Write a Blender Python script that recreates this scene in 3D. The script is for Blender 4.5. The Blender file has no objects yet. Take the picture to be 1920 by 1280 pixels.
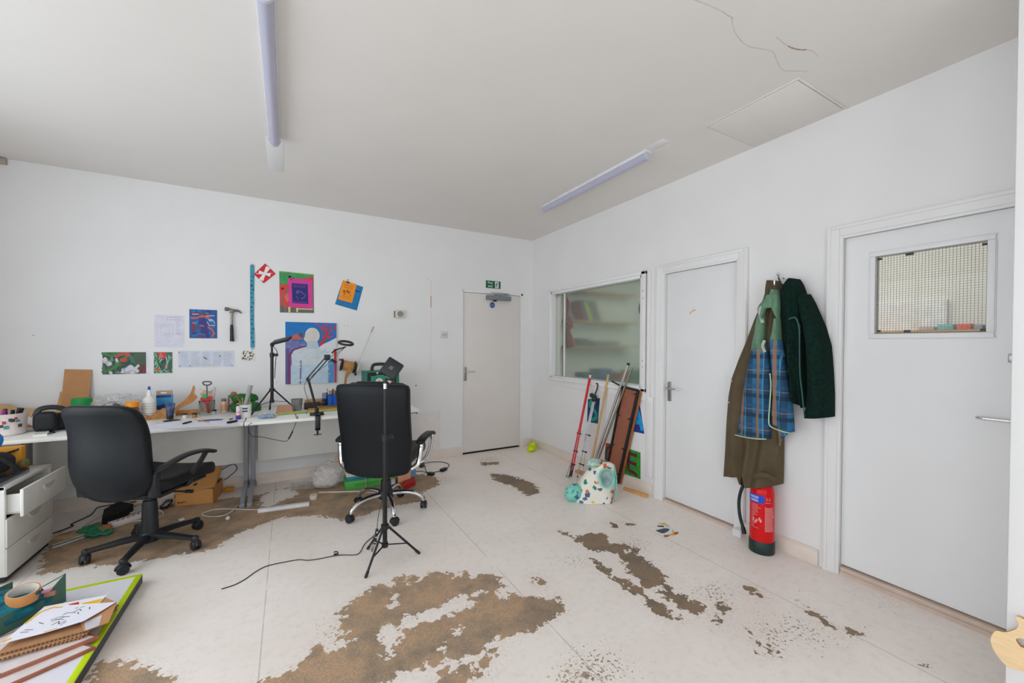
import bpy, bmesh, math, random
import numpy as np
from mathutils import Vector, Matrix, noise as mnoise

random.seed(7)
PI = math.pi
SC = bpy.context.scene
COL = SC.collection

# ------------------------------------------------------------------ camera
CAMF, YAW, PIT, ROL, CYO = 746.81, 0.5124, -0.0118, 0.0050, 14.72
CAM = Vector((-2.8783, -4.568, 1.366))
F_ = Vector((math.sin(YAW)*math.cos(PIT), math.cos(YAW)*math.cos(PIT), math.sin(PIT)))
R0 = Vector((math.cos(YAW), -math.sin(YAW), 0))
U0 = R0.cross(F_)
R_ = R0*math.cos(ROL) + U0*math.sin(ROL)
U_ = -R0*math.sin(ROL) + U0*math.cos(ROL)
H = 2.767


def at(px, py, ax, v):
    """photo point -> point of the room on the plane coordinate[ax] = v"""
    d = F_ + R_*((px-960)/CAMF) - U_*((py-640-CYO)/CAMF)
    return CAM + d*((v-CAM[ax])/d[ax])


def FL(px, py, z=0.0): return at(px, py, 2, z)
def FW(px, py, y=0.0): return at(px, py, 1, y)
def RW(px, py, x=0.0): return at(px, py, 0, x)


cd = bpy.data.cameras.new('camera')
cam = bpy.data.objects.new('camera', cd)
COL.objects.link(cam)
cam.matrix_world = Matrix(((R_.x, U_.x, -F_.x, CAM.x), (R_.y, U_.y, -F_.y, CAM.y),
                           (R_.z, U_.z, -F_.z, CAM.z), (0, 0, 0, 1)))
cd.sensor_width = 36
cd.lens = CAMF/1920*36
cd.shift_y = CYO/1920
cd.clip_start = 0.05
SC.camera = cam

# ------------------------------------------------------------------ materials


def lin(c): return c/12.92 if c <= 0.04045 else ((c+0.055)/1.055)**2.4


def c3(r, g, b, k=1.0):
    return tuple(min(0.95, lin(v/255)*k) for v in (r, g, b))+(1,)


MATS = {}


def mat(name, rgb, rough=0.5, metal=0.0, var=0.06, scale=14.0, bump=0.0, bscale=60.0, k=1.0,
        rgb2=None, detail=4, trans=0.0, ior=1.45, spec=None, coat=0.0, sheen=0.0, ramp=(0.35, 0.65), stretch=None):
    if name in MATS:
        return MATS[name]
    m = bpy.data.materials.new(name)
    m.use_nodes = True
    nt = m.node_tree
    N, L = nt.nodes, nt.links
    b = N['Principled BSDF']
    b.inputs['Roughness'].default_value = rough
    b.inputs['Metallic'].default_value = metal
    b.inputs['Transmission Weight'].default_value = trans
    b.inputs['IOR'].default_value = ior
    b.inputs['Coat Weight'].default_value = coat
    if sheen:
        b.inputs['Sheen Weight'].default_value = sheen
    if spec is not None:
        b.inputs['Specular IOR Level'].default_value = spec
    col = c3(*rgb, k)
    tc = N.new('ShaderNodeTexCoord')
    src = tc.outputs['Object']
    if stretch:
        mp = N.new('ShaderNodeMapping')
        mp.inputs['Scale'].default_value = stretch
        L.new(src, mp.inputs['Vector'])
        src = mp.outputs['Vector']
    nz = N.new('ShaderNodeTexNoise')
    nz.inputs['Scale'].default_value = scale
    nz.inputs['Detail'].default_value = detail
    L.new(src, nz.inputs['Vector'])
    rp = N.new('ShaderNodeValToRGB')
    rp.color_ramp.elements[0].position, rp.color_ramp.elements[1].position = ramp
    if rgb2:
        rp.color_ramp.elements[0].color = col
        rp.color_ramp.elements[1].color = c3(*rgb2, k)
    else:
        rp.color_ramp.elements[0].color = tuple(max(0, v*(1-var)) for v in col[:3])+(1,)
        rp.color_ramp.elements[1].color = tuple(min(0.97, v*(1+var)) for v in col[:3])+(1,)
    L.new(nz.outputs['Fac'], rp.inputs['Fac'])
    L.new(rp.outputs['Color'], b.inputs['Base Color'])
    if bump:
        n2 = N.new('ShaderNodeTexNoise')
        n2.inputs['Scale'].default_value = bscale
        n2.inputs['Detail'].default_value = 5
        L.new(tc.outputs['Object'], n2.inputs['Vector'])
        bp = N.new('ShaderNodeBump')
        bp.inputs['Strength'].default_value = bump
        bp.inputs['Distance'].default_value = 0.01
        L.new(n2.outputs['Fac'], bp.inputs['Height'])
        L.new(bp.outputs['Normal'], b.inputs['Normal'])
    MATS[name] = m
    return m


def M(rgb, **kw):
    """a plain material by colour"""
    nm = 'c_%d_%d_%d' % rgb + ''.join('_%s%s' % (a, kw[a]) for a in sorted(kw))
    return mat(nm, rgb, **kw)


WALL = mat('wall_paint', (231, 230, 230), rough=0.75, var=0.012, scale=3, bump=0.06, bscale=45)
CEIL = mat('ceiling_paint', (226, 222, 218), rough=0.85, var=0.012, scale=2, bump=0.05, bscale=30)
TRIM = mat('trim_paint', (232, 231, 231), rough=0.42, var=0.012, scale=6)
SKIRT = mat('skirting_paint', (226, 214, 204), rough=0.5, var=0.03, scale=9, bump=0.05)
DOOR = mat('door_paint', (224, 218, 214), rough=0.42, var=0.012, scale=4)
DOORR = mat('door_paint_right', (230, 230, 231), rough=0.42, var=0.012, scale=4)
DARKGAP = M((60, 52, 46), rough=0.9)
RUST = M((190, 140, 100), rough=0.9)
CRACK = M((202, 192, 186), rough=0.9)
CRACK2 = M((178, 150, 128), rough=0.9)
LEATHER = mat('black_leather', (18, 21, 25), rough=0.46, var=0.12, scale=30, bump=0.10, bscale=220, spec=0.32)
BLKPL = mat('black_plastic', (30, 32, 35), rough=0.42, var=0.08)
BLKMT = mat('black_metal', (26, 27, 29), rough=0.38, var=0.08)
CHROME = mat('chrome', (215, 215, 218), rough=0.16, metal=1.0, var=0.02)
SATIN = mat('satin_steel', (165, 165, 165), rough=0.34, metal=1.0, var=0.04)
GREYMT = mat('grey_metal', (136, 139, 145), rough=0.45, var=0.03)
DESKW = mat('desk_white', (234, 233, 228), rough=0.38, var=0.015)
PEDW = mat('pedestal_white', (226, 224, 218), rough=0.45, var=0.02)
PAPER = mat('paper_white', (232, 231, 236), rough=0.8, var=0.02)
CARD = mat('cardboard', (190, 148, 108), rough=0.85, var=0.06, scale=9)
CARD2 = mat('cardboard_pale', (206, 168, 126), rough=0.85, var=0.05, scale=9)
KRAFT = mat('kraft_paper', (190, 138, 84), rough=0.8, var=0.1, scale=12)
WOOD = mat('pale_wood', (205, 168, 122), rough=0.6, var=0.1, scale=6, stretch=(14, 14, 1.2))
PLY = mat('birch_ply', (238, 206, 160), rough=0.55, var=0.05, scale=5, stretch=(1, 3, 16))


def glass_mat(name, rgb, rough, bump=0.0, bscale=90.0, film=0.0, ior=1.45):
    m = bpy.data.materials.new(name)
    m.use_nodes = True
    nt = m.node_tree
    N, L = nt.nodes, nt.links
    b = N['Principled BSDF']
    b.inputs['Base Color'].default_value = c3(*rgb)
    b.inputs['Roughness'].default_value = rough
    b.inputs['Transmission Weight'].default_value = 1.0
    b.inputs['IOR'].default_value = ior
    tc = N.new('ShaderNodeTexCoord')
    if film:
        nz = N.new('ShaderNodeTexNoise')
        nz.inputs['Scale'].default_value = bscale
        L.new(tc.outputs['Object'], nz.inputs['Vector'])
        mr = N.new('ShaderNodeMapRange')
        mr.inputs[1].default_value, mr.inputs[2].default_value = 0.3, 0.7
        mr.inputs[3].default_value, mr.inputs[4].default_value = rough*0.8, rough*1.15
        L.new(nz.outputs['Fac'], mr.inputs[0])
        L.new(mr.outputs[0], b.inputs['Roughness'])
        df = N.new('ShaderNodeBsdfDiffuse')
        df.inputs['Color'].default_value = c3(*rgb)
        tl = N.new('ShaderNodeBsdfTranslucent')
        tl.inputs['Color'].default_value = c3(*rgb)
        ad = N.new('ShaderNodeMixShader')
        ad.inputs[0].default_value = 0.5
        L.new(df.outputs[0], ad.inputs[1])
        L.new(tl.outputs[0], ad.inputs[2])
        mx = N.new('ShaderNodeMixShader')
        mx.inputs[0].default_value = film
        L.new(b.outputs[0], mx.inputs[1])
        L.new(ad.outputs[0], mx.inputs[2])
        L.new(mx.outputs[0], N['Material Output'].inputs['Surface'])
    return m


GLASS = glass_mat('clear_glass', (238, 246, 240), 0.0)
WIRED = glass_mat('wired_pane', (252, 250, 247), 0.0, ior=1.2)
FILM = glass_mat('frosted_film_glass', (226, 240, 233), 0.13, bscale=70, film=0.10)
def polythene(name, rgb, opacity, rough):
    m = bpy.data.materials.new(name)
    m.use_nodes = True
    nt = m.node_tree
    N, L = nt.nodes, nt.links
    b = N['Principled BSDF']
    b.inputs['Base Color'].default_value = c3(*rgb)
    b.inputs['Roughness'].default_value = rough
    tr = N.new('ShaderNodeBsdfTransparent')
    tc = N.new('ShaderNodeTexCoord')
    nz = N.new('ShaderNodeTexNoise')
    nz.inputs['Scale'].default_value = 35
    nz.inputs['Detail'].default_value = 5
    L.new(tc.outputs['Object'], nz.inputs['Vector'])
    mr = N.new('ShaderNodeMapRange')
    mr.inputs[1].default_value, mr.inputs[2].default_value = 0.35, 0.65
    mr.inputs[3].default_value, mr.inputs[4].default_value = opacity*0.5, min(1, opacity*1.6)
    L.new(nz.outputs['Fac'], mr.inputs[0])
    mx = N.new('ShaderNodeMixShader')
    L.new(mr.outputs[0], mx.inputs[0])
    L.new(tr.outputs[0], mx.inputs[1])
    L.new(b.outputs[0], mx.inputs[2])
    L.new(mx.outputs[0], N['Material Output'].inputs['Surface'])
    return m


PLASTICBAG = polythene('clear_polythene', (226, 224, 224), 0.32, 0.3)

# ------------------------------------------------------------------ object helpers
W = {}


def tag(o, label=None, cat=None, group=None, kind=None):
    if label: o['label'] = label
    if cat: o['category'] = cat
    if group: o['group'] = group
    if kind: o['kind'] = kind
    return o


def thing(name, label, cat, loc=(0, 0, 0), rz=0.0, group=None):
    o = bpy.data.objects.new(name, None)
    COL.objects.link(o)
    o.empty_display_size = 0.05
    o.location = loc
    o.rotation_euler = (0, 0, rz)
    W[o] = Matrix.Translation(Vector(loc)) @ Matrix.Rotation(rz, 4, 'Z')
    return tag(o, label, cat, group)


def basis(z, x=None):
    z = Vector(z).normalized()
    if x is None:
        x = Vector((1, 0, 0)) if abs(z.x) < 0.9 else Vector((0, 1, 0))
    x = (Vector(x) - z*Vector(x).dot(z)).normalized()
    y = z.cross(x)
    return x, y, z


class MB:
    def __init__(self):
        self.bm = bmesh.new()
        self.m = 0
        self.uv = None

    def face(self, vs):
        try:
            f = self.bm.faces.new(vs)
            f.material_index = self.m
            return f
        except ValueError:
            return None

    def _merge(self, tmp, M4=None):
        vm = {}
        for v in tmp.verts:
            vm[v] = self.bm.verts.new(M4 @ v.co if M4 else v.co)
        for f in tmp.faces:
            self.face([vm[v] for v in f.verts])
        tmp.free()

    def box(self, x0, x1, y0, y1, z0, z1, bev=0.0, seg=2, M4=None):
        t = bmesh.new()
        bmesh.ops.create_cube(t, size=1)
        sx, sy, sz = abs(x1-x0), abs(y1-y0), abs(z1-z0)
        for v in t.verts:
            v.co = Vector(((x0+x1)/2+v.co.x*sx, (y0+y1)/2+v.co.y*sy, (z0+z1)/2+v.co.z*sz))
        if bev:
            bev = min(bev, 0.49*min(sx, sy, sz))
            bmesh.ops.bevel(t, geom=list(t.edges), offset=bev, segments=seg, affect='EDGES', profile=0.5)
        self._merge(t, M4)
        return self

    def bar(self, p0, p1, w, h, up=(0, 0, 1), bev=0.0):
        """box beam from p0 to p1, w across, h along up"""
        p0, p1 = Vector(p0), Vector(p1)
        z = (p1-p0)
        ln = z.length
        z.normalize()
        y = Vector(up) - z*Vector(up).dot(z)
        if y.length < 1e-5:
            y = Vector((1, 0, 0)) - z*z.x
        y.normalize()
        x = y.cross(z)
        M4 = Matrix(((x.x, y.x, z.x, p0.x), (x.y, y.y, z.y, p0.y), (x.z, y.z, z.z, p0.z), (0, 0, 0, 1)))
        return self.box(-w/2, w/2, -h/2, h/2, 0, ln, bev=bev, M4=M4)

    def tube(self, pts, r, n=10, radii=None, closed=False, cap=True, flat=1.0, up=None):
        pts = [Vector(p) for p in pts]
        k = len(pts)
        rings = []
        prev = None
        for i, p in enumerate(pts):
            if closed:
                t = pts[(i+1) % k]-pts[i-1]
            else:
                t = pts[min(i+1, k-1)]-pts[max(i-1, 0)]
            if t.length < 1e-9:
                t = Vector((0, 0, 1))
            t.normalize()
            if up is not None:
                x = Vector(up) - t*Vector(up).dot(t)
                x.normalize()
            elif prev is None:
                x = basis(t)[0]
            else:
                x = prev - t*prev.dot(t)
                x.normalize()
            prev = x
            y = t.cross(x)
            rr = radii[i] if radii else r
            rings.append([self.bm.verts.new(p + x*(math.cos(2*PI*j/n)*rr*flat) + y*(math.sin(2*PI*j/n)*rr)) for j in range(n)])
        m = k if closed else k-1
        for i in range(m):
            a, b = rings[i], rings[(i+1) % k]
            for j in range(n):
                self.face([a[j], a[(j+1) % n], b[(j+1) % n], b[j]])
        if cap and not closed:
            self.face(rings[0][::-1])
            self.face(rings[-1])
        return self

    def cyl(self, p0, p1, r0, r1=None, n=20):
        r1 = r0 if r1 is None else r1
        return self.tube([p0, p1], r0, n=n, radii=[r0, r1])

    def lathe(self, prof, c=(0, 0, 0), axis=(0, 0, 1), n=24):
        x, y, z = basis(axis)
        c = Vector(c)
        rings = []
        for r, h in prof:
            if r < 1e-6:
                rings.append([self.bm.verts.new(c+z*h)])
            else:
                rings.append([self.bm.verts.new(c+z*h+x*(math.cos(2*PI*j/n)*r)+y*(math.sin(2*PI*j/n)*r)) for j in range(n)])
        for a, b in zip(rings, rings[1:]):
            for j in range(n):
                if len(a) == 1 and len(b) == 1:
                    continue
                if len(a) == 1:
                    self.face([a[0], b[(j+1) % n], b[j]])
                elif len(b) == 1:
                    self.face([a[j], a[(j+1) % n], b[0]])
                else:
                    self.face([a[j], a[(j+1) % n], b[(j+1) % n], b[j]])
        return self

    def prism(self, pts, off):
        pts = [Vector(p) for p in pts]
        off = Vector(off)
        a = [self.bm.verts.new(p) for p in pts]
        b = [self.bm.verts.new(p+off) for p in pts]
        self.face(a[::-1])
        self.face(b)
        n = len(pts)
        for i in range(n):
            self.face([a[i], a[(i+1) % n], b[(i+1) % n], b[i]])
        return self

    def grid(self, fn, nu, nv, closed_u=False, uv=False, cap=False):
        if uv and self.uv is None:
            self.uv = self.bm.loops.layers.uv.new('UVMap')
        mu = nu if closed_u else nu+1
        vs = [[self.bm.verts.new(fn(i/nu, j/nv)) for j in range(nv+1)] for i in range(mu)]
        for i in range(nu):
            for j in range(nv):
                a = (i+1) % mu
                f = self.face([vs[i][j], vs[a][j], vs[a][j+1], vs[i][j+1]])
                if uv and f:
                    for l, q in zip(f.loops, ((i, j), (i+1, j), (i+1, j+1), (i, j+1))):
                        l[self.uv].uv = (q[0]/nu, q[1]/nv)
        if cap and closed_u:
            self.face([vs[i][0] for i in range(mu)][::-1])
            self.face([vs[i][nv] for i in range(mu)])
        return self

    def rbox(self, hx, hy, hz, r, n=12, fn=None, M4=None):
        """rounded pad: cube grid, rounded edges, then bent by fn"""
        t = bmesh.new()
        bmesh.ops.create_cube(t, size=2)
        bmesh.ops.subdivide_edges(t, edges=list(t.edges), cuts=n-1, use_grid_fill=True)
        hs = Vector((hx, hy, hz))
        for v in t.verts:
            p = Vector([math.copysign(abs(v.co[i])**0.8, v.co[i])*hs[i] for i in range(3)])
            q = Vector([max(-(hs[i]-r), min(hs[i]-r, p[i])) for i in range(3)])
            d = p-q
            if d.length > 1e-9:
                p = q + d.normalized()*r if d.length > 0 else p
            v.co = fn(p) if fn else p
        self._merge(t, M4)
        return self

    def ball(self, c, r, n=16, sq=None):
        rx, ry, rz = (r, r, r) if not hasattr(r, '__len__') else r
        c = Vector(c)
        def fn(u, v):
            a, b = 2*PI*u, PI*(0.002+v*0.996)
            p = Vector((math.sin(b)*math.cos(a)*rx, math.sin(b)*math.sin(a)*ry, -math.cos(b)*rz))
            if sq:
                p = sq(p)
            return c+p
        self.grid(fn, n, max(6, n//2), closed_u=True, cap=True)
        return self

    def text(self, s, size, M4, depth=0.0, align='CENTER'):
        cu = bpy.data.curves.new('t', 'FONT')
        cu.body = s
        cu.size = size
        cu.align_x = align
        cu.align_y = 'CENTER'
        cu.extrude = depth
        cu.resolution_u = 3
        o = bpy.data.objects.new('t', cu)
        COL.objects.link(o)
        dg = bpy.context.evaluated_depsgraph_get()
        me = o.evaluated_get(dg).to_mesh()
        t = bmesh.new()
        t.from_mesh(me)
        self._merge(t, M4)
        o.evaluated_get(dg).to_mesh_clear()
        bpy.data.objects.remove(o)
        bpy.data.curves.remove(cu)
        return self

    def build(self, name, mats, parent=None, local=False, sharp=38, smooth=True, recalc=True, origin=None):
        bm = self.bm
        if recalc:
            bmesh.ops.recalc_face_normals(bm, faces=bm.faces)
        me = bpy.data.meshes.new(name)
        o = bpy.data.objects.new(name, me)
        if parent is not None:
            if not local:
                bm.transform(W[parent].inverted())
            W[o] = W[parent].copy()
            o.parent = parent
        else:
            co = [v.co for v in bm.verts]
            if origin is None:
                lo = Vector([min(c[i] for c in co) for i in range(3)])
                hi = Vector([max(c[i] for c in co) for i in range(3)])
                origin = Vector(((lo.x+hi.x)/2, (lo.y+hi.y)/2, lo.z))
            origin = Vector(origin)
            bm.transform(Matrix.Translation(-origin))
            o.location = origin
            W[o] = Matrix.Translation(origin)
        bm.to_mesh(me)
        bm.free()
        if not isinstance(mats, (list, tuple)):
            mats = [mats]
        for m_ in mats:
            me.materials.append(m_)
        if smooth:
            me.polygons.foreach_set('use_smooth', [True]*len(me.polygons))
            me.set_sharp_from_angle(angle=math.radians(sharp))
        COL.objects.link(o)
        return o


def struct(o):
    o['kind'] = 'structure'
    return o


def bez(pts, n=8, closed=False):
    """smooth curve through points (Catmull-Rom)"""
    P = [Vector(p) for p in pts]
    out = []
    k = len(P)
    rng = range(k) if closed else range(k-1)
    for i in rng:
        if closed:
            a, b, c, d = P[i-1], P[i], P[(i+1) % k], P[(i+2) % k]
        else:
            a, b, c, d = P[max(i-1, 0)], P[i], P[i+1], P[min(i+2, k-1)]
        for j in range(n):
            t = j/n
            out.append(0.5*((2*b)+(c-a)*t+(2*a-5*b+4*c-d)*t*t+(3*b-a-3*c+d)*t**3))
    if not closed:
        out.append(P[-1])
    return out


def lay(b, tl, tr, br, bl, n, layers, t0=0.0015, dt=0.0004):
    """flat picture: layers = [(polygon in uv with v down, material index, level)]"""
    tl, tr, br, bl, n = map(Vector, (tl, tr, br, bl, n))
    for li, (poly, mi, lv) in enumerate(layers):
        b.m = mi
        pts = []
        for u, v in poly:
            p = (tl*(1-u)+tr*u)*(1-v)+(bl*(1-u)+br*u)*v
            pts.append(p + n*0.0002)
        b.prism(pts, n*(t0+dt*lv+2.5e-6*li))


FULL = [(0, 0), (1, 0), (1, 1), (0, 1)]


def rect(u0, v0, u1, v1): return [(u0, v0), (u1, v0), (u1, v1), (u0, v1)]


def stroke(pts, w, taper=0.0):
    """ribbon polygon along uv points"""
    P = [Vector((p[0], p[1])) for p in pts]
    Lp, Rp = [], []
    for i, p in enumerate(P):
        t = P[min(i+1, len(P)-1)]-P[max(i-1, 0)]
        t.normalize()
        nn = Vector((-t.y, t.x))*(w*(1-taper*i/max(1, len(P)-1)))/2
        Lp.append(tuple(p+nn))
        Rp.append(tuple(p-nn))
    return Lp+Rp[::-1]


def ell(cx, cy, rx, ry, n=14, jit=0.0, rot=0.0):
    o = []
    for i in range(n):
        a = 2*PI*i/n
        k = 1+random.uniform(-jit, jit)
        x, y = math.cos(a)*rx*k, math.sin(a)*ry*k
        o.append((cx+x*math.cos(rot)-y*math.sin(rot), cy+x*math.sin(rot)+y*math.cos(rot)))
    return o


def clampuv(poly):
    return [(min(1, max(0, u)), min(1, max(0, v))) for u, v in poly]


# ================================================================== room shell
X0, Y0 = -4.95, -7.0


def slab(b, ax, v0, v1, a0, a1, z0, z1, holes):
    """wall slab; ax 0: plane x in v0..v1, a is y;  ax 1: plane y, a is x"""
    ua = sorted({a0, a1, *[h[0] for h in holes], *[h[1] for h in holes]})
    uz = sorted({z0, z1, *[h[2] for h in holes], *[h[3] for h in holes]})
    for i in range(len(ua)-1):
        # merge vertically where the column has no hole
        run = None
        for j in range(len(uz)):
            solid = False
            if j < len(uz)-1:
                ca, cz = (ua[i]+ua[i+1])/2, (uz[j]+uz[j+1])/2
                solid = not any(h[0] < ca < h[1] and h[2] < cz < h[3] for h in holes)
            if solid and run is None:
                run = uz[j]
            if not solid and run is not None:
                if ax == 0:
                    b.box(v0, v1, ua[i], ua[i+1], run, uz[j])
                else:
                    b.box(ua[i], ua[i+1], v0, v1, run, uz[j])
                run = None


# ---- floor: painted boards, worn through to brown in patches (signed distance to the worn outlines, per vertex)
def c1(*p): return [(460+x/3.0, 1020+y/3.0) for x, y in p]
def c2(*p): return [(1000+x/3.764, 940+y/3.764) for x, y in p]


worn = [
    c1((530, 380), (610, 320), (680, 265), (730, 225), (800, 215), (826, 262), (835, 195), (900, 180), (990, 178), (965, 210),
       (1020, 172), (1060, 155), (1170, 162), (1180, 192), (1250, 160), (1270, 192), (1370, 165), (1430, 188), (1450, 235), (1420, 260),
       (1435, 292), (1550, 290), (1650, 298), (1765, 310), (1790, 380), (1700, 440), (1620, 480), (1560, 502), (1470, 530), (1400, 555),
       (1330, 590), (1225, 640), (1100, 680), (1010, 680), (1000, 700), (930, 715), (870, 722), (840, 752), (760, 790), (700, 850),
       (200, 850), (80, 800), (85, 750), (200, 730), (300, 685), (350, 650), (360, 600), (400, 570), (450, 585), (500, 570), (560, 500), (555, 430)),
    c1((1075, 790), (1080, 730), (1120, 715), (1180, 722), (1200, 650), (1260, 690), (1350, 655), (1400, 660), (1370, 700), (1290, 750), (1240, 800), (1200, 850), (1090, 850)),
    c1((1350, 600), (1415, 578), (1412, 632), (1375, 632)),
    c2((270, 265), (350, 235), (420, 220), (500, 225), (545, 290), (640, 300), (720, 325), (740, 360), (790, 410), (850, 450), (900, 490),
       (910, 540), (960, 580), (980, 640), (1060, 670), (1130, 690), (1200, 740), (1215, 795), (1130, 800), (1080, 760), (990, 720),
       (940, 670), (880, 640), (800, 622), (750, 590), (750, 540), (640, 480), (640, 430), (600, 370), (500, 350), (380, 345), (340, 300)),
    c2((550, 522), (620, 530), (690, 570), (780, 610), (785, 655), (720, 655), (650, 612)),
    c2((780, 655), (850, 690), (920, 735), (1000, 785), (1045, 825), (960, 830), (900, 810), (850, 760)),
    c2((425, 405), (480, 425), (560, 502), (520, 500), (430, 450)),
    c2((1280, 740), (1340, 695), (1410, 760), (1360, 792), (1280, 782)),
    c2((1210, 795), (1270, 795), (1335, 850), (1290, 862)),
    c2((1462, 608), (1560, 622), (1600, 668), (1540, 652)),
    c2((1495, 898), (1560, 940), (1590, 990), (1650, 1030), (1660, 1000), (1730, 1050), (1690, 1087), (1620, 1082), (1640, 1050), (1570, 990)),
    c2((180, 208), (240, 215), (252, 235), (215, 240)), c2((540, 150), (590, 155), (610, 182), (570, 180)),
    c2((635, 145), (690, 152), (705, 168), (660, 166)), c2((0, 545), (55, 555), (80, 540), (60, 580), (10, 580)),
    [(918, 887), (950, 890), (975, 897), (1003, 906), (1011, 924), (990, 930), (960, 910), (935, 903), (922, 897)],
    [(904, 866), (934, 866), (932, 871), (905, 872)],
    [(75, 1078), (140, 1064), (260, 1052), (330, 1041), (400, 1030), (432, 1008), (480, 985), (530, 970), (600, 966), (640, 975), (690, 962),
     (735, 949), (800, 938), (790, 925), (825, 906), (815, 893), (760, 885), (690, 900), (600, 905), (545, 913), (480, 928), (420, 935), (300, 948), (90, 1005)],
    [(160, 1282), (190, 1240), (225, 1235), (262, 1245), (322, 1275), (330, 1300), (160, 1300)],
    [(1020, 1262), (1050, 1250), (1075, 1268), (1060, 1285), (1020, 1285)] if False else [(1090, 1264), (1108, 1258), (1104, 1268)],
    [(1390, 1096), (1416, 1104), (1423, 1114), (1404, 1112)],
    [(1588, 1180), (1612, 1178), (1618, 1186), (1594, 1190)],
    [(1498, 1130), (1530, 1148), (1565, 1174), (1556, 1174), (1520, 1152)],
    [(1730, 1245), (1740, 1244), (1742, 1250), (1733, 1250)],
]
whole = [
    c1((860, 497), (890, 400), (942, 430), (960, 388), (1040, 365), (1110, 350), (1180, 300), (1270, 280), (1300, 262), (1358, 262), (1352, 280),
       (1240, 308), (1292, 330), (1280, 352), (1180, 392), (1060, 427), (950, 467)),
    c1((725, 520), (790, 448), (855, 480), (872, 520), (850, 560), (820, 632), (785, 632), (760, 570)),
    c1((800, 218), (815, 225), (835, 280), (862, 332), (800, 352), (848, 325), (820, 285)),
    c1((900, 212), (922, 212), (920, 238), (900, 235)), c1((1130, 545), (1150, 505), (1205, 468), (1175, 520), (1140, 550)),
    c1((1095, 605), (1120, 570), (1138, 590), (1115, 612)),
    c1((440, 585), (500, 545), (560, 550), (615, 540), (600, 560), (520, 590), (460, 612)),
    [(488, 930), (512, 918), (548, 914), (560, 928), (530, 938), (505, 950), (492, 950)],
    c2((635, 350), (690, 345), (700, 365), (650, 378)), c2((870, 615), (900, 605), (935, 630), (900, 640)),
]
specks = [  # px, py, radius px, strength
    (915, 862, 45, .8), (900, 878, 60, .55), (960, 905, 60, .6), (1120, 1255, 95, .85), (1075, 1272, 70, .9), (1180, 1262, 80, .6), (1500, 1180, 80, .75), (1450, 1190, 60, .8),
    (1545, 1195, 60, .6), (1340, 1110, 60, .8), (1290, 1090, 55, .55), (1420, 1130, 70, .5), (1080, 1050, 50, .7), (1050, 1050, 40, .6),
    (640, 1185, 60, .85), (600, 1170, 40, .6), (1190, 1020, 60, .7), (1250, 1020, 60, .5), (1290, 1030, 50, .5), (1160, 960, 50, .4),
    (1270, 960, 60, .5), (900, 950, 60, .25), (1660, 1130, 60, .6), (1620, 1110, 50, .5), (1500, 1100, 50, .5), (700, 930, 60, .5),
    (830, 900, 40, .8), (500, 960, 60, .6), (430, 1090, 30, .5), (1330, 1160, 90, .45), (1230, 1180, 60, .3), (900, 1240, 90, .35), (1100, 1120, 60, .3),
    (1000, 1085, 40, .6), (1030, 1100, 30, .6), (280, 1130, 40, .3), (220, 1260, 60, .6), (350, 1240, 50, .25), (1210, 960, 60, .3),
]
GX, GY, GS = X0, Y0, 0.0125
nx, ny = int((0.125-GX)/GS), int((0.125-GY)/GS)
gx, gy = GX+np.arange(nx+1)*GS, GY+np.arange(ny+1)*GS
PXg, PYg = np.meshgrid(gx, gy, indexing='ij')


def poly_sd(poly):
    P = np.array([[FL(*p).x, FL(*p).y] for p in poly])
    lo, hi = P.min(0)-0.12, P.max(0)+0.12
    i0, i1 = np.searchsorted(gx, [lo[0], hi[0]])
    j0, j1 = np.searchsorted(gy, [lo[1], hi[1]])
    x, y = PXg[i0:i1, j0:j1], PYg[i0:i1, j0:j1]
    d = np.full(x.shape, 1e9)
    ins = np.zeros(x.shape, bool)
    for a, b_ in zip(P, np.roll(P, -1, 0)):
        e = b_-a
        t = np.clip(((x-a[0])*e[0]+(y-a[1])*e[1])/max(1e-12, e@e), 0, 1)
        d = np.minimum(d, np.hypot(x-a[0]-t*e[0], y-a[1]-t*e[1]))
        if abs(e[1]) > 1e-12:
            c = ((a[1] > y) != (b_[1] > y)) & (x < (e[0]*(y-a[1])/e[1]+a[0]))
            ins ^= c
    return (slice(i0, i1), slice(j0, j1)), np.where(ins, d, -d)


sd = np.full(PXg.shape, -0.1)
for q in worn:
    s, v = poly_sd(q)
    sd[s] = np.maximum(sd[s], v)
for q in whole:
    s, v = poly_sd(q)
    sd[s] = np.minimum(sd[s], -v)
sd = np.clip(sd, -0.1, 0.1)
sp = np.zeros(PXg.shape)
for px, py, r, k in specks:
    c = FL(px, py)
    rr = r*(c-CAM).dot(F_)/CAMF
    g = np.exp(-((PXg-c.x)**2+(PYg-c.y)**2)/(rr*rr))*k
    sp = np.maximum(sp, g)
me = bpy.data.meshes.new('floor')
NV = (nx+1)*(ny+1)
co = np.zeros((NV, 3))
co[:, 0], co[:, 1] = PXg.ravel(), PYg.ravel()
ii, jj = np.meshgrid(np.arange(nx), np.arange(ny), indexing='ij')
v0 = (ii*(ny+1)+jj).ravel()
quads = np.stack([v0, v0+(ny+1), v0+(ny+2), v0+1], 1)
me.vertices.add(NV)
me.vertices.foreach_set('co', co.ravel())
me.loops.add(quads.size)
me.loops.foreach_set('vertex_index', quads.ravel().astype(np.int32))
me.polygons.add(len(quads))
me.polygons.foreach_set('loop_start', (np.arange(len(quads))*4).astype(np.int32))
me.polygons.foreach_set('loop_total', np.full(len(quads), 4, np.int32))
me.update()
me.validate()
for nm, arr in (('worn', sd), ('speck', sp)):
    at_ = me.attributes.new(nm, 'FLOAT', 'POINT')
    at_.data.foreach_set('value', arr.ravel().astype(np.float32))
floor = bpy.data.objects.new('floor', me)
COL.objects.link(floor)
struct(floor)


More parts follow.
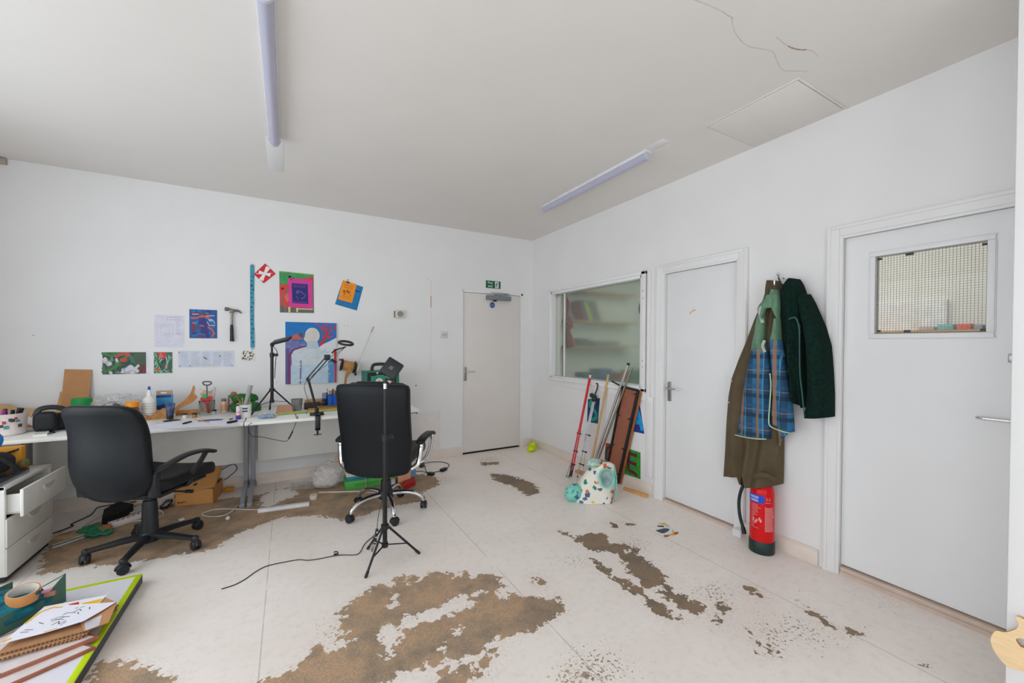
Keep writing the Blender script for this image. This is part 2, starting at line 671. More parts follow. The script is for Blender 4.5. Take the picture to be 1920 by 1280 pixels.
def floor_material():
    m = bpy.data.materials.new('worn_painted_floor')
    m.use_nodes = True
    nt = m.node_tree
    N, L = nt.nodes, nt.links
    b = N['Principled BSDF']
    tc = N.new('ShaderNodeTexCoord')
    O = tc.outputs['Object']

    def noise(scale, detail=4, rough=0.55):
        n = N.new('ShaderNodeTexNoise')
        n.inputs['Scale'].default_value, n.inputs['Detail'].default_value, n.inputs['Roughness'].default_value = scale, detail, rough
        L.new(O, n.inputs['Vector'])
        return n.outputs['Fac']

    def mth(op, a, b_=None, c=None, clamp=False):
        n = N.new('ShaderNodeMath')
        n.operation = op
        n.use_clamp = clamp
        for i, v in enumerate((a, b_, c)):
            if v is None:
                continue
            if isinstance(v, (int, float)):
                n.inputs[i].default_value = v
            else:
                L.new(v, n.inputs[i])
        return n.outputs[0]

    def attr(nm):
        n = N.new('ShaderNodeAttribute')
        n.attribute_name = nm
        return n.outputs['Fac']

    def step(v, a, b_):
        n = N.new('ShaderNodeMapRange')
        n.interpolation_type = 'SMOOTHSTEP'
        n.inputs[1].default_value, n.inputs[2].default_value = a, b_
        L.new(v, n.inputs[0])
        return n.outputs[0]

    def ramp(v, *stops):
        r = N.new('ShaderNodeValToRGB')
        e = r.color_ramp.elements
        e[0].position, e[0].color = stops[0]
        e[1].position, e[1].color = stops[-1]
        for p, c in stops[1:-1]:
            q = e.new(p)
            q.color = c
        L.new(v, r.inputs['Fac'])
        return r.outputs['Color']

    def mix(f, a, b_, mode='MIX'):
        n = N.new('ShaderNodeMix')
        n.data_type = 'RGBA'
        n.blend_type = mode
        if isinstance(f, (int, float)):
            n.inputs[0].default_value = f
        else:
            L.new(f, n.inputs[0])
        for i, v in ((6, a), (7, b_)):
            if isinstance(v, tuple):
                n.inputs[i].default_value = v
            else:
                L.new(v, n.inputs[i])
        return n.outputs[2]

    big = mth('MULTIPLY', mth('SUBTRACT', noise(11, 6, 0.62), 0.5), 0.13)
    fine = mth('MULTIPLY', mth('SUBTRACT', noise(55, 5), 0.5), 0.06)
    mid = mth('MULTIPLY', mth('SUBTRACT', noise(24, 5, 0.6), 0.5), 0.16)
    s = mth('ADD', mth('ADD', mth('ADD', attr('worn'), big), mid), fine)
    edge = step(s, -0.0012, 0.0012)
    thr = mth('MULTIPLY_ADD', attr('speck'), -0.31, 0.815)
    spk = step(mth('SUBTRACT', noise(68, 3, 0.55), thr), -0.004, 0.006)
    # sheet joints every 1.22 m and one crack
    sep = N.new('ShaderNodeSeparateXYZ')
    L.new(O, sep.inputs[0])
    jx = mth('PINGPONG', mth('ADD', sep.outputs[0], 0.545), 0.61)
    jy = mth('PINGPONG', mth('ADD', sep.outputs[1], 2.42), 1.22)
    j = jx
    jn = mth('MULTIPLY', mth('SUBTRACT', 1.0, step(j, 0.0012, 0.0034)), step(noise(3.1, 3), 0.30, 0.48))
    bare = ramp(noise(5.0, 7, 0.65), (0.30, c3(128, 116, 104)), (0.48, c3(170, 146, 121)), (0.58, c3(192, 158, 126)), (0.75, c3(150, 137, 124)))
    grain = ramp(noise(130, 4, 0.7), (0.3, (0.62, 0.62, 0.62, 1)), (0.7, (1.22, 1.22, 1.22, 1)))
    bare = mix(1.0, bare, grain, 'MULTIPLY')
    # bare floor is darker with trodden dirt next to the doors than by the camera
    dirt = step(sep.outputs[0], -2.0, -1.25)
    bare = mix(mth('MULTIPLY', dirt, 0.55), bare, c3(92, 82, 68), 'MIX')
    paint = ramp(noise(1.7, 5, 0.6), (0.3, c3(237, 226, 218)), (0.7, c3(245, 237, 231)))
    scuff = ramp(noise(22, 8, 0.7), (0.28, (0.86, 0.84, 0.82, 1)), (0.5, (1, 1, 1, 1)))
    paint = mix(0.7, paint, scuff, 'MULTIPLY')
    grime = mth('MULTIPLY', step(mth('ADD', attr('worn'), mth('MULTIPLY', attr('speck'), 0.09)), -0.09, 0.03), step(noise(75, 3), 0.45, 0.75))
    paint = mix(mth('MULTIPLY', grime, 0.5), paint, c3(196, 176, 156))
    msk = mth('MAXIMUM', edge, mth('MULTIPLY', spk, 0.9))
    col = mix(msk, paint, bare)
    col = mix(mth('MULTIPLY', jn, 0.5), col, c3(140, 122, 108))
    L.new(col, b.inputs['Base Color'])
    rg = N.new('ShaderNodeMapRange')
    rg.inputs[3].default_value, rg.inputs[4].default_value = 0.42, 0.72
    L.new(msk, rg.inputs[0])
    L.new(rg.outputs[0], b.inputs['Roughness'])
    bp = N.new('ShaderNodeBump')
    bp.inputs['Strength'].default_value = 0.35
    bp.inputs['Distance'].default_value = 0.0015
    L.new(mth('SUBTRACT', mth('MULTIPLY', noise(60, 4), 0.3), msk), bp.inputs['Height'])
    L.new(bp.outputs['Normal'], b.inputs['Normal'])
    return m


me.materials.append(floor_material())

# ---- ceiling with its cracks, filler smears and loose tape
b = MB()
b.box(X0-0.15, 0.15, Y0-0.15, 0.15, H, H+0.1)
b.m = 1


def ceil_line(b, pts, w, mi, d=0.0008):
    b.m = mi
    P = [at(px, py, 2, H) for px, py in pts]
    P = bez(P, 5)
    l, r = [], []
    for i, p in enumerate(P):
        t = (P[min(i+1, len(P)-1)]-P[max(0, i-1)]).normalized()
        nn = Vector((-t.y, t.x, 0))*w*(0.5+0.5*random.random())/2
        l.append(p+nn)
        r.append(p-nn)
    for i in range(len(P)-1):
        b.prism([l[i], l[i+1], r[i+1], r[i]], (0, 0, -d))


ceil_line(b, [(1298, -2), (1330, 10), (1352, 20), (1362, 27), (1375, 34)], 0.005, 1)
ceil_line(b, [(1372, 34), (1376, 55), (1386, 72), (1402, 86), (1425, 91), (1449, 97), (1456, 112), (1468, 131), (1500, 133), (1515, 134)], 0.004, 1)
ceil_line(b, [(1456, 70), (1470, 81), (1478, 86)], 0.004, 1)
ceil_line(b, [(1478, 86), (1486, 90), (1500, 93), (1512, 93)], 0.010, 2)
ceil_line(b, [(1512, 93), (1524, 96), (1534, 106)], 0.003, 1)
ceiling = b.build('ceiling', [CEIL, CRACK, CRACK2], smooth=False)
struct(ceiling)

# ---- walls
D1 = (-1.012, -0.145, 0.0, 2.042)      # far door opening
D2 = (-2.84, -2.165, 0.0, 2.005)        # right wall door, behind coats
D3 = (-4.19, -3.45, 0.0, 2.02)
WN = (-1.93, -0.47, 0.965, 2.02)
b = MB()
slab(b, 1, 0.0, 0.14, X0-0.15, 0.14, 0, H, [D1])
# chased-in cable line with a rust-stained gap, screw holes
b.m = 1
b.box(-1.4095, -1.4065, -0.0006, 0.0, 1.05, 2.12)
b.m = 2
b.box(-1.4135, -1.4035, -0.0012, 0.0, 1.80, 1.93)
for hx, hz, r in ((-1.452, 2.135, .004), (-1.43, 2.13, .003), (-2.358, 1.56, .004), (-2.322, 1.558, .004), (-2.975, 0.985, .004), (-1.585, .885, .009), (-4.62, 1.42, .004)):
    b.m = 3
    b.cyl((hx, -0.0012, hz), (hx, 0, hz), r, n=10)
b.m = 4
b.box(-1.66, -1.29, -0.004, 0, 0.11, 0.565, bev=0.002)
wall_far = struct(b.build('wall_far', [WALL, CRACK, RUST, M((140, 130, 122), rough=.9), mat('filler_patch', (229, 223, 220), rough=.8, var=.02)], sharp=30))
b = MB()
slab(b, 0, 0.0, 0.13, Y0-0.15, 0.0, 0, H, [D2, D3, WN])
wall_right = struct(b.build('wall_right', WALL, sharp=30))
b = MB()
WL = [(-6.3, -4.1, 0.40, 2.40), (-3.7, -1.1, 0.40, 2.40)]
slab(b, 0, X0-0.15, X0, Y0-0.15, 0.0, 0, H, WL)
wall_left = struct(b.build('wall_left', WALL, sharp=30))
b = MB()
WB = [(-4.5, -2.9, 0.40, 2.40), (-2.6, -1.0, 0.40, 2.40)]
slab(b, 1, Y0-0.15, Y0, X0, 0.0, 0, H, WB)
wall_back = struct(b.build('wall_back', WALL, sharp=30))
b = MB()
b.box(-0.6, 0.0, -4.33, -4.199, 0, H, bev=0.004)
wall_near = struct(b.build('wall_near', WALL, sharp=30))
# daylight windows, behind and to the left of the camera
nwin = 1
for hs, ax, v in ((WL, 0, X0-0.07), (WB, 1, Y0-0.07)):
    for a0, a1, z0, z1 in hs:
        nwin += 1
        b = MB()
        w = 0.05
        for (p0, p1, q0, q1) in ((a0, a1, z0, z0+w), (a0, a1, z1-w, z1), (a0, a0+w, z0, z1), (a1-w, a1, z0, z1), ((a0+a1)/2-w/2, (a0+a1)/2+w/2, z0, z1)):
            if ax == 0:
                b.box(v-.03, v+.03, p0, p1, q0, q1, bev=.004)
            else:
                b.box(p0, p1, v-.03, v+.03, q0, q1, bev=.004)
        struct(b.build('window_%d' % nwin, TRIM))

# ---- skirting
b = MB()


def skirt(b, x0, x1, y0, y1, h=0.105):
    b.box(x0, x1, y0, y1, 0, h-0.012, bev=0.002)
    b.box(x0 + (0.004 if x1-x0 < .05 else 0), x1, y0 + (0.004 if y1-y0 < .05 else 0), y1, h-0.014, h, bev=0.004)


skirt(b, X0, -1.02, -0.018, 0)
skirt(b, -0.135, 0, -0.016, 0)
struct(b.build('baseboard_far', SKIRT, sharp=30))
b = MB()
for y0, y1 in ((-2.065, -0.018), (-3.36, -2.905)):
    skirt(b, -0.016, 0, y0, y1, 0.10)
struct(b.build('baseboard_right', [SKIRT], sharp=30))


# ---- doors
def lever(door, pos, out, along, plate_h=0.17, key=True):
    """backplate + lever; out = direction away from the leaf, along = lever direction"""
    out, along, pos = Vector(out), Vector(along), Vector(pos)
    up = Vector((0, 0, 1))
    b = MB()
    side = up.cross(out)
    M4 = Matrix(((side.x, up.x, out.x, pos.x), (side.y, up.y, out.y, pos.y), (side.z, up.z, out.z, pos.z), (0, 0, 0, 1)))
    b.box(-.019, .019, -plate_h/2, plate_h/2, 0, .007, bev=.004, M4=M4)
    if key:
        b.cyl(pos-up*.045, pos-up*.045+out*.009, .007, n=12)
    h = b.build('door_handle', SATIN, door)
    b = MB()
    q = pos+up*.03
    b.cyl(q, q+out*.045, .009, n=14)
    b.tube(bez([q+out*.04, q+out*.052+along*.012, q+out*.052+along*.06, q+out*.05+along*.105, q+out*.038+along*.122], 5), .008, n=12)
    lv = MB
    o = b.build('lever', CHROME, h)
    return h


# door 1 (far wall, fire exit)
b = MB()
for x0, x1, z0, z1 in ((D1[0], D1[0]+.012, 0, D1[3]), (D1[1]-.030, D1[1], 0, D1[3]), (D1[0], D1[1], D1[3]-.028, D1[3])):
    b.box(x0, x1, -0.002, 0.14, z0, z1, bev=.003)
b.box(D1[0]+.008, D1[1]-.03, 0.075, 0.09, 0, D1[3]-.02)
door1 = struct(b.build('door_1', TRIM, origin=(-.58, 0.05, 0)))
b = MB()
b.box(-1.0, -0.178, 0.018, 0.062, 0.024, 2.01, bev=.002)
b.m = 1
b.box(-1.0, -0.16, 0.02, 0.14, 0.0, 0.004)
b.build('door_leaf', [DOOR, DARKGAP], door1)
for z in (0.32, 1.05, 1.78):
    b = MB()
    b.cyl((-.172, .012, z-.045), (-.172, .012, z+.045), .007, n=12)
    b.build('hinge', TRIM, door1)
lever(door1, (-.965, .018, 1.0), (0, -1, 0), (1, 0, 0))
b = MB()
b.box(-.685, -.340, -.036, .018, 1.935, 1.99, bev=.006)
cl = b.build('door_closer', mat('closer_grey', (128, 134, 136), rough=.45, metal=.3), door1)
b = MB()
b.m = 0
b.bar((-.56, -.01, 1.997), (-.36, -.012, 2.02), .016, .007)
b.bar((-.62, -.004, 2.028), (-.36, -.012, 2.022), .016, .007)
b.cyl((-.565, -.01, 1.985), (-.565, -.01, 2.005), .013, n=12)
b.build('closer_arm', GREYMT, cl)
b = MB()
b.box(-.595, -.552, -.030, -.008, 1.915, 1.937, bev=.003)
b.build('closer_valve', BLKPL, cl)
# blue "fire door keep shut" disc
b = MB()
b.cyl((-.592, .0168, 1.872), (-.592, .018, 1.872), .037, n=28)
b.m = 1
Mt = Matrix(((1, 0, 0, -.592), (0, 0, -1, .0164), (0, 1, 0, 1.872), (0, 0, 0, 1)))
b.text('Fire door', .0145, Mt @ Matrix.Translation((0, .009, 0)), .0002)
b.text('keep shut', .0145, Mt @ Matrix.Translation((0, -.009, 0)), .0002)
b.build('door_sign', [M((34, 70, 150), rough=.4), M((225, 228, 235))], door1)


# right-wall doors
def architrave(b, y0, y1, ztop, w=.066):
    """moulded casing round an opening y0..y1 (y0 < y1) on the wall x = 0"""
    for k, (t, a, c) in enumerate(((.020, 0.0, w), (.014, -.016, .006), (.026, w-.024, w-.004))):
        b.box(-t, 0.0, y1+a, y1+c, 0, ztop+c, bev=.004)
        b.box(-t, 0.0, y0-c, y0-a, 0, ztop+c, bev=.004)
        b.box(-t, 0.0, y0-a, y1+a, ztop+a, ztop+c, bev=.004)


def right_door(n, D, leafz, hinge_near):
    y0, y1, _, zt = D
    b = MB()
    architrave(b, y0, y1, zt)
    # lining and stop
    b.box(0.0, .13, y1-.010, y1, 0, zt)
    b.box(0.0, .13, y0, y0+.010, 0, zt)
    b.box(0.0, .13, y0, y1, zt-.010, zt)
    for yy in (y1-.022, y0+.010):
        b.box(0.072, .10, yy, yy+.012, 0, zt)
    d = struct(b.build('door_%d' % n, TRIM, origin=(.03, (y0+y1)/2, 0)))
    return d


door2 = right_door(2, D2, .03, True)
b = MB()
b.box(.028, .068, D2[0]+.012, D2[1]-.013, .026, D2[3]-.013, bev=.002)
b.m = 1
b.prism([(.0274, -2.43+dy, 1.645+dz) for dy, dz in ((-.035, .012), (-.02, .022), (-.004, .012), (.012, .002), (.03, -.012), (.02, -.02), (0, -.004), (-.02, .004))], (.001, 0, 0))
b.build('door_leaf', [DOORR, M((214, 184, 158), rough=.9)], door2)
lever(door2, (.028, -2.215, .965), (-1, 0, 0), (0, -1, 0))
b = MB()
b.box(.024, .0275, -2.174, -2.166, .88, 1.05, bev=.001)
b.build('keep_plate', GREYMT, door2)
b = MB()
b.box(.0, .13, D2[0], D2[1], 0, .016)
b.build('threshold', mat('threshold_paint', (206, 186, 172), rough=.6, var=.06), door2)

door3 = right_door(3, D3, .055, False)
pn = (-4.02, -3.606, 1.437, 1.874)   # glass of the vision panel
b = MB()
slab(b, 0, .028, .068, D3[0]+.012, D3[1]-.012, .056, D3[3]-.012, [pn])
b.build('door_leaf', DOORR, door3, sharp=30)
b = MB()
for k, (w0, w1, t) in enumerate(((-.0, .026, .012), (.018, .030, .006))):
    a0, a1, z0, z1 = pn
    b.box(.028-t, .031, a0-w1, a1+w1, z1+w0, z1+w1, bev=.003)
    b.box(.028-t, .031, a0-w1, a1+w1, z0-w1, z0-w0, bev=.003)
    b.box(.028-t, .031, a1+w0, a1+w1, z0, z1, bev=.003)
    b.box(.028-t, .031, a0-w1, a0-w0, z0, z1, bev=.003)
b.build('panel_bead', DOORR, door3)
# wired glass
b = MB()
a0, a1, z0, z1 = pn
b.box(.045, .051, a0, a1, z0, z1)
g = b.build('wired_glass', WIRED, door3)
b = MB()
yy = a0+.006
while yy < a1:
    b.box(.0475, .0485, yy-.0008, yy+.0008, z0, z1)
    yy += .0125
zz = z0+.006
while zz < z1:
    b.box(.0475, .0485, a0, a1, zz-.0008, zz+.0008)
    zz += .0125
b.build('wire_grid', M((168, 165, 155), rough=.5), g)
for yy, zz, s in ((a1-.012, z1-.014, .012), (a0+.012, z1-.014, .013), (a1-.012, z0+.016, .010), (a0+.014, z0+.012, .012), (a1-.135, z1-.010, .022), (a1-.13, z0+.012, .018)):
    b = MB()
    b.box(.042, .0452, yy-s/1.3, yy+s/1.3, zz-.006, zz+.006, bev=.002)
    b.build('glazing_clip', M((58, 66, 74), rough=.5), door3)
lever(door3, (.028, -4.125, 1.0), (-1, 0, 0), (0, 1, 0))
b = MB()
b.box(.022, .03, -4.12, -4.088, 1.295, 1.335, bev=.003)
b.build('lock_case', SATIN, door3)
b = MB()
b.box(.0, .13, D3[0], D3[1], 0, .020)
b.box(.006, .13, D3[0], D3[1], 0.018, .044, bev=.004)
b.build('threshold', MATS['threshold_paint'], door3)

# ---- window_1: internal window looking into the next room
b = MB()
y0, y1, z0, z1 = WN
for (p0, p1, q0, q1) in ((y0-.05, y1+.035, z1, z1+.03), (y0-.05, y1+.035, z0-.035, z0), (y1, y1+.035, z0, z1), (y0-.05, y0, z0-.03, z1+.03)):
    b.box(-.028, .0, p0, p1, q0, q1, bev=.004)
for (p0, p1, q0, q1) in ((y0, y1, z1-.03, z1), (y0, y1, z0, z0+.02), (y1-.02, y1, z0, z1), (y0, y0+.018, z0, z1)):
    b.box(-.018, .12, p0, p1, q0, q1, bev=.003)
b.box(-.020, .0, y0-.10, y0-.064, z0-.12, z1+.03, bev=.004)
for yy, zz in ((y0-.025, 1.865), (y0-.027, 1.80), (y0-.027, 1.225), (y0-.026, 1.165)):
    b.m = 1
    b.cyl((-.0290, yy, zz), (-.028, yy, zz), .010, n=12)
b.m = 2
b.box(-.0015, .0, y0-.063, y0-.052, z0, z1+.02)
window1 = struct(b.build('window_1', [TRIM, M((226, 196, 178), rough=.9), M((95, 100, 102), rough=.9)], origin=(0, -1.2, z0)))
ysp = -0.655
b = MB()
b.box(.046, .052, ysp, y1-.02, z0+.02, z1-.03)
b.build('clear_pane', GLASS, window1)
b = MB()
b.box(.046, .052, y0+.018, ysp-.02, z0+.02, z1-.03)
b.build('frosted_pane', FILM, window1)
b = MB()
b.box(.036, .062, ysp-.022, ysp, z0+.02, z1-.03, bev=.003)
b.m = 1
b.box(.036, .062, ysp, ysp+.012, z0+.02, z1-.03)
b.build('mullion', [TRIM, M((70, 88, 86), rough=.5)], window1)
# timber sill board and cover strip under the window
b = MB()
b.box(-.010, 0, -2.03, -.44, .86, .928, bev=.003)
b.box(-.012, 0, -2.068, -1.99, .16, .9, bev=.003)
struct(b.build('trim_1', TRIM))

# ---- the next room behind the right wall
b = MB()
b.box(2.4, 2.5, -5.0, 0.14, 0, H)
struct(b.build('wall_beyond', mat('next_room_paint', (228, 230, 224), rough=.8, var=.02, scale=3)))
b = MB()
b.box(.14, 2.5, 0.0, .14, 0, H)
struct(b.build('wall_adjoining', MATS['next_room_paint']))
b = MB()
b.box(.13, 2.5, -5.1, -5.0, 0, H)
struct(b.build('wall_adjoining_end', MATS['next_room_paint']))
b = MB()
b.box(.125, 2.5, -5.1, .14, -.1, 0)
b.m = 1
b.box(.13, 2.5, -5.1, .14, H, H+.1)
struct(b.build('floor_adjoining', [M((170, 165, 158), rough=.7), CEIL]))

# ---- ceiling access hatch
b = MB()
hx0, hx1, hy0, hy1 = -.538, -.030, -3.46, -2.947
b.box(hx0, hx1, hy0, hy1, H-.004, H, bev=.001)
b.m = 1
b.box(hx0-.004, hx0, hy0, hy1, H-.0015, H)
b.box(hx1, hx1+.004, hy0, hy1, H-.0015, H)
b.box(hx0, hx1, hy1, hy1+.004, H-.0015, H)
b.box(hx0, hx1, hy0-.004, hy0, H-.0015, H)
hatch = b.build('ceiling_hatch', [CEIL, CRACK2])
tag(hatch, 'square painted access hatch in the ceiling by the right wall', 'hatch')
b = MB()
for (p0, p1, q0, q1) in ((hx0-.016, hx0-.004, hy0-.016, hy1+.016), (hx0-.004, hx1+.016, hy0-.016, hy0-.004)):
    b.box(p0, p1, q0, q1, H-.005, H, bev=.002)
b.build('hatch_bead', CEIL, hatch)
# ================================================================== furniture


def caster(parent, c, ang, hood, wheel_r=.030):
    """twin-wheel caster as one part: hood, wheels, stem"""
    c = Vector(c)
    d = Vector((math.cos(ang), math.sin(ang), 0))
    s = Vector((-d.y, d.x, 0))
    b = MB()
    for k in (-1, 1):
        w0 = c+s*(k*.006)
        w1 = c+s*(k*.024)
        b.lathe([(0, 0), (wheel_r*.7, 0), (wheel_r, .003), (wheel_r, .013), (wheel_r*.85, .018), (0, .019)], w0, s*k, n=20)
    # hood
    arc = [c+d*(math.cos(t)*(wheel_r+.004))+Vector((0, 0, math.sin(t)*(wheel_r+.004))) for t in [PI*(.02+.96*i/10) for i in range(11)]]
    b.tube(arc, .013, n=8, flat=.35, up=d)
    b.cyl(c+Vector((0, 0, .012)), c+Vector((0, 0, .055)), .009, n=12)
    return b.build('caster', hood, parent, local=True)


# ---- task chair
CH1 = (-3.675, -1.115, 0)
a1 = math.radians(29)
chair = thing('task_chair', 'black leather task chair with looped plastic arms and black star base', 'chair', CH1, -a1)
b = MB()


def seat1(p):
    q = p.copy()
    k = max(abs(p.x)/.26, abs(p.y)/.25)
    cr = 1-0.10*(abs(p.x)/.26)**4*(abs(p.y)/.25)**4
    q.x *= cr
    q.y *= cr
    q.z += .018*(abs(p.x)/.26)**2 - .02*max(0, p.y/.25)**3
    return q+Vector((0, .045, .468))


b.rbox(.262, .255, .042, .04, 14, seat1)
b.build('seat', LEATHER, chair, local=True, sharp=60)
b = MB()
b.box(-.21, .21, -.17, .22, .408, .428, bev=.01)
b.box(-.09, .09, -.13, .11, .375, .41, bev=.012)
b.build('seat_pan', BLKPL, chair, local=True)
b = MB()


def back1(p):
    # p: x width, y thickness, z height (pad standing), lean and curve
    u, v = p.x/.23, p.z/.29
    w = 1.0 - .05*v - .10*max(0, -v)**5*0
    cx = p.x*w*(1-.13*abs(v)**8)*(1-.10*max(0, -v)**3)
    zz = p.z*(1-.10*abs(u)**6) - .03*(1-abs(u)**2)*(1 if v < 0 else 0)*abs(v)
    y = p.y + .045*u*u - .125*(v*.5+.5)**1.2 + .02*math.sin(v*3)
    return Vector((cx, y-.245, zz+.725))


b.rbox(.232, .036, .282, .032, 16, back1)
b.build('backrest', LEATHER, chair, local=True, sharp=60)
b = MB()
b.bar((0, -.05, .41), (0, -.20, .43), .07, .02)
b.bar((0, -.195, .425), (0, -.205, .54), .07, .02, up=(0, 1, 0))
b.build('back_bracket', BLKPL, chair, local=True)
for s in (-1, 1):
    b = MB()
    x = s*.252
    path = bez([(x*.86, -.205, .48), (x*.90, -.215, .575), (x*1.08, -.19, .615), (x*1.14, -.06, .645), (x*1.14, .08, .636), (x*1.10, .195, .602)], 6)
    rad = [.024+.003*math.sin(i/len(path)*PI) for i in range(len(path))]
    b.tube(path, .02, n=10, radii=rad, flat=.55, up=(0, -.3, 1))
    p2 = bez([(x*1.12, .12, .624), (x*1.08, .075, .56), (x*1.0, .03, .50), (x*.93, .03, .43), (x*.7, .03, .415)], 5)
    b.tube(p2, .021, n=10, flat=.6, up=(1, 0, 0))
    b.bar((x*.84, -.205, .43), (x*.88, -.215, .585), .05, .045, up=(0, 1, 0), bev=.01)
    b.tube([(x*.84, -.20, .44), (x*.7, -.16, .42), (x*.6, -.12, .415)], .02, n=8)
    b.build('armrest', BLKPL, chair, local=True)
b = MB()
b.lathe([(0, .08), (.046, .08), (.046, .10), (.040, .30), (.036, .33), (.028, .335), (.028, .39), (0, .39)], n=24)
b.build('gas_column', BLKPL, chair, local=True)
b = MB()
b.box(-.02, .05, .02, .13, .33, .378, bev=.008)
b.cyl((.05, .07, .36), (.22, .06, .365), .006)
b.cyl((.19, .06, .364), (.235, .058, .366), .012)
b.build('tilt_lever', BLKPL, chair, local=True)
b = MB()
b.lathe([(0, .06), (.05, .06), (.055, .07), (.055, .115), (.047, .125), (0, .125)], n=24)
b.build('base_hub', BLKPL, chair, local=True)
for k in range(5):
    wa = math.radians(187.4+72*k)
    la = wa + a1
    d = Vector((math.cos(la), math.sin(la), 0))
    b = MB()
    e = d*.295
    pts = [d*.03+Vector((0, 0, .098)), d*.14+Vector((0, 0, .092)), d*.25+Vector((0, 0, .080)), e+Vector((0, 0, .074))]
    b.tube(pts, .02, n=10, radii=[.030, .026, .021, .020], flat=.75, up=(0, 0, 1))
    b.lathe([(0, .05), (.017, .05), (.020, .056), (.020, .082), (.014, .090), (0, .090)], e, n=16)
    b.build('base_leg', BLKPL, chair, local=True)
    caster(chair, e+d*.004+Vector((0, 0, .0305)), la+PI/2+0.5*k, BLKPL)

# ---- executive chair
CH2 = (-2.18, -1.233, 0)
a2 = math.radians(33)
ex = thing('executive_chair', 'high-backed black leather chair with chrome arms and chrome star base', 'chair', CH2, -a2)
b = MB()


def back2(p):
    u, v = p.x/.275, p.z/.35
    w = 1.0 + .025*v - .05*max(0, -v)**3
    zz = p.z + .012*(1-abs(u)**2)*(1 if v > 0 else -2.2)*abs(v)**3
    y = p.y + .05*u*u - .06*(v*.5+.5) - .02*math.sin(v*2.2)
    return Vector((p.x*w*(1-.02*abs(v)**10), y-.232, zz+.715))


b.rbox(.275, .038, .345, .026, 16, back2)
bk = b.build('backrest', LEATHER, ex, local=True, sharp=60)
b = MB()


def pad2(p):
    u, v = p.x/.235, p.z/.33
    y = p.y*(1+.5*math.exp(-((v+.35)/.35)**2)) + .05*u*u - .06*(v*.5+.5)
    return Vector((p.x*(1-.06*abs(v)**8), y-.170, p.z+.735))


b.rbox(.240, .045, .335, .042, 14, pad2)
b.build('back_cushion', LEATHER, bk, local=True, sharp=60)
b = MB()
b.rbox(.155, .048, .05, .04, 10, lambda p: Vector((p.x, p.y-.255+.03*(p.x/.155)**2, p.z+1.034)))
b.build('headrest', LEATHER, bk, local=True, sharp=60)
b = MB()
b.rbox(.262, .25, .055, .05, 12, lambda p: Vector((p.x*(1-.08*(p.y/.25)**6), p.y+.06, p.z+.46+.015*(p.x/.26)**2)))
b.build('seat', LEATHER, ex, local=True, sharp=60)
for s in (-1, 1):
    x = s*.325
    b = MB()
    loop = bez([(x*.80, -.17, .405), (x*.95, -.135, .44), (x, -.12, .55), (x, -.10, .590), (x, .05, .605), (x, .19, .600), (x, .20, .56), (x, .12, .46), (x*.92, .05, .41), (x*.75, .02, .40)], 6)
    b.tube(loop, .013, n=12, flat=1.5, up=(1, 0, 0))
    ar = b.build('armrest', CHROME, ex, local=True)
    b = MB()
    b.rbox(.034, .185, .016, .014, 8, lambda p: Vector((p.x+x, p.y+.04, p.z+.622-.028*max(0, p.y/.185)**3-.02*max(0, -p.y/.185)**3)))
    b.build('arm_pad', LEATHER, ar, local=True, sharp=60)
b = MB()
b.box(-.12, .12, -.12, .16, .375, .405, bev=.012)
b.bar((0, -.10, .385), (0, -.215, .42), .16, .022, bev=.006)
b.bar((0, -.20, .41), (0, -.24, .60), .16, .014, up=(0, 1, 0), bev=.005)
b.build('tilt_mechanism', BLKMT, ex, local=True)
b = MB()
b.lathe([(0, .12), (.044, .12), (.046, .15), (.042, .22), (.040, .255), (.031, .26), (.031, .385), (0, .385)], n=24)
b.build('gas_column', BLKPL, ex, local=True)
b = MB()
b.lathe([(0, .105), (.05, .105), (.06, .115), (.06, .165), (.05, .178), (0, .178)], n=28)
b.build('base_hub', BLKPL, ex, local=True)
for k in range(5):
    wa = math.radians(198+72*k)
    la = wa + a2
    d = Vector((math.cos(la), math.sin(la), 0))
    b = MB()
    pts = bez([d*.045+Vector((0, 0, .145)), d*.15+Vector((0, 0, .148)), d*.235+Vector((0, 0, .128)), d*.285+Vector((0, 0, .095)), d*.30+Vector((0, 0, .064))], 5)
    b.tube(pts, .018, n=12, radii=[.021-.006*i/len(pts) for i in range(len(pts))], flat=.8, up=(0, 0, 1))
    lg = b.build('base_leg', CHROME, ex, local=True)
    b = MB()
    pt2 = bez([d*.05+Vector((0, 0, .161)), d*.15+Vector((0, 0, .161)), d*.222+Vector((0, 0, .147))], 5)
    b.tube(pt2, .012, n=8, flat=.4, up=(0, 0, 1))
    b.build('leg_inlay', BLKPL, lg, local=True)
    caster(ex, d*.302+Vector((0, 0, .0305)), la+PI/2-0.3*k+.4, BLKPL)

# ---- pedestal of drawers
PX, PY0, PY1, PZ = -4.262, -1.235, -.725, .555
ped = thing('drawer_pedestal', 'white three-drawer pedestal with its top drawer pulled open, below the desk', 'drawers', (-4.56, -.98, 0))
b = MB()
PB = -4.87
t = .018
b.box(PB, PX-.004, PY0, PY0+t, .045, PZ, bev=.002)
b.box(PB, PX-.004, PY1-t, PY1, .045, PZ, bev=.002)
b.box(PB, PB+t, PY0+t, PY1-t, .045, PZ)
b.box(PB, PX-.004, PY0+t, PY1-t, .045, .063)
b.box(PB, PX-.002, PY0, PY1, PZ-.022, PZ, bev=.003)
b.build('body', PEDW, ped)
b = MB()
b.box(PB+.02, PX-.015, PY0+.02, PY1-.02, .012, .046)
for x in (PB+.05, PX-.05):
    for y in (PY0+.05, PY1-.05):
        b.cyl((x, y-.012, .016), (x, y+.012, .016), .016, n=14)
b.build('base', BLKPL, ped)
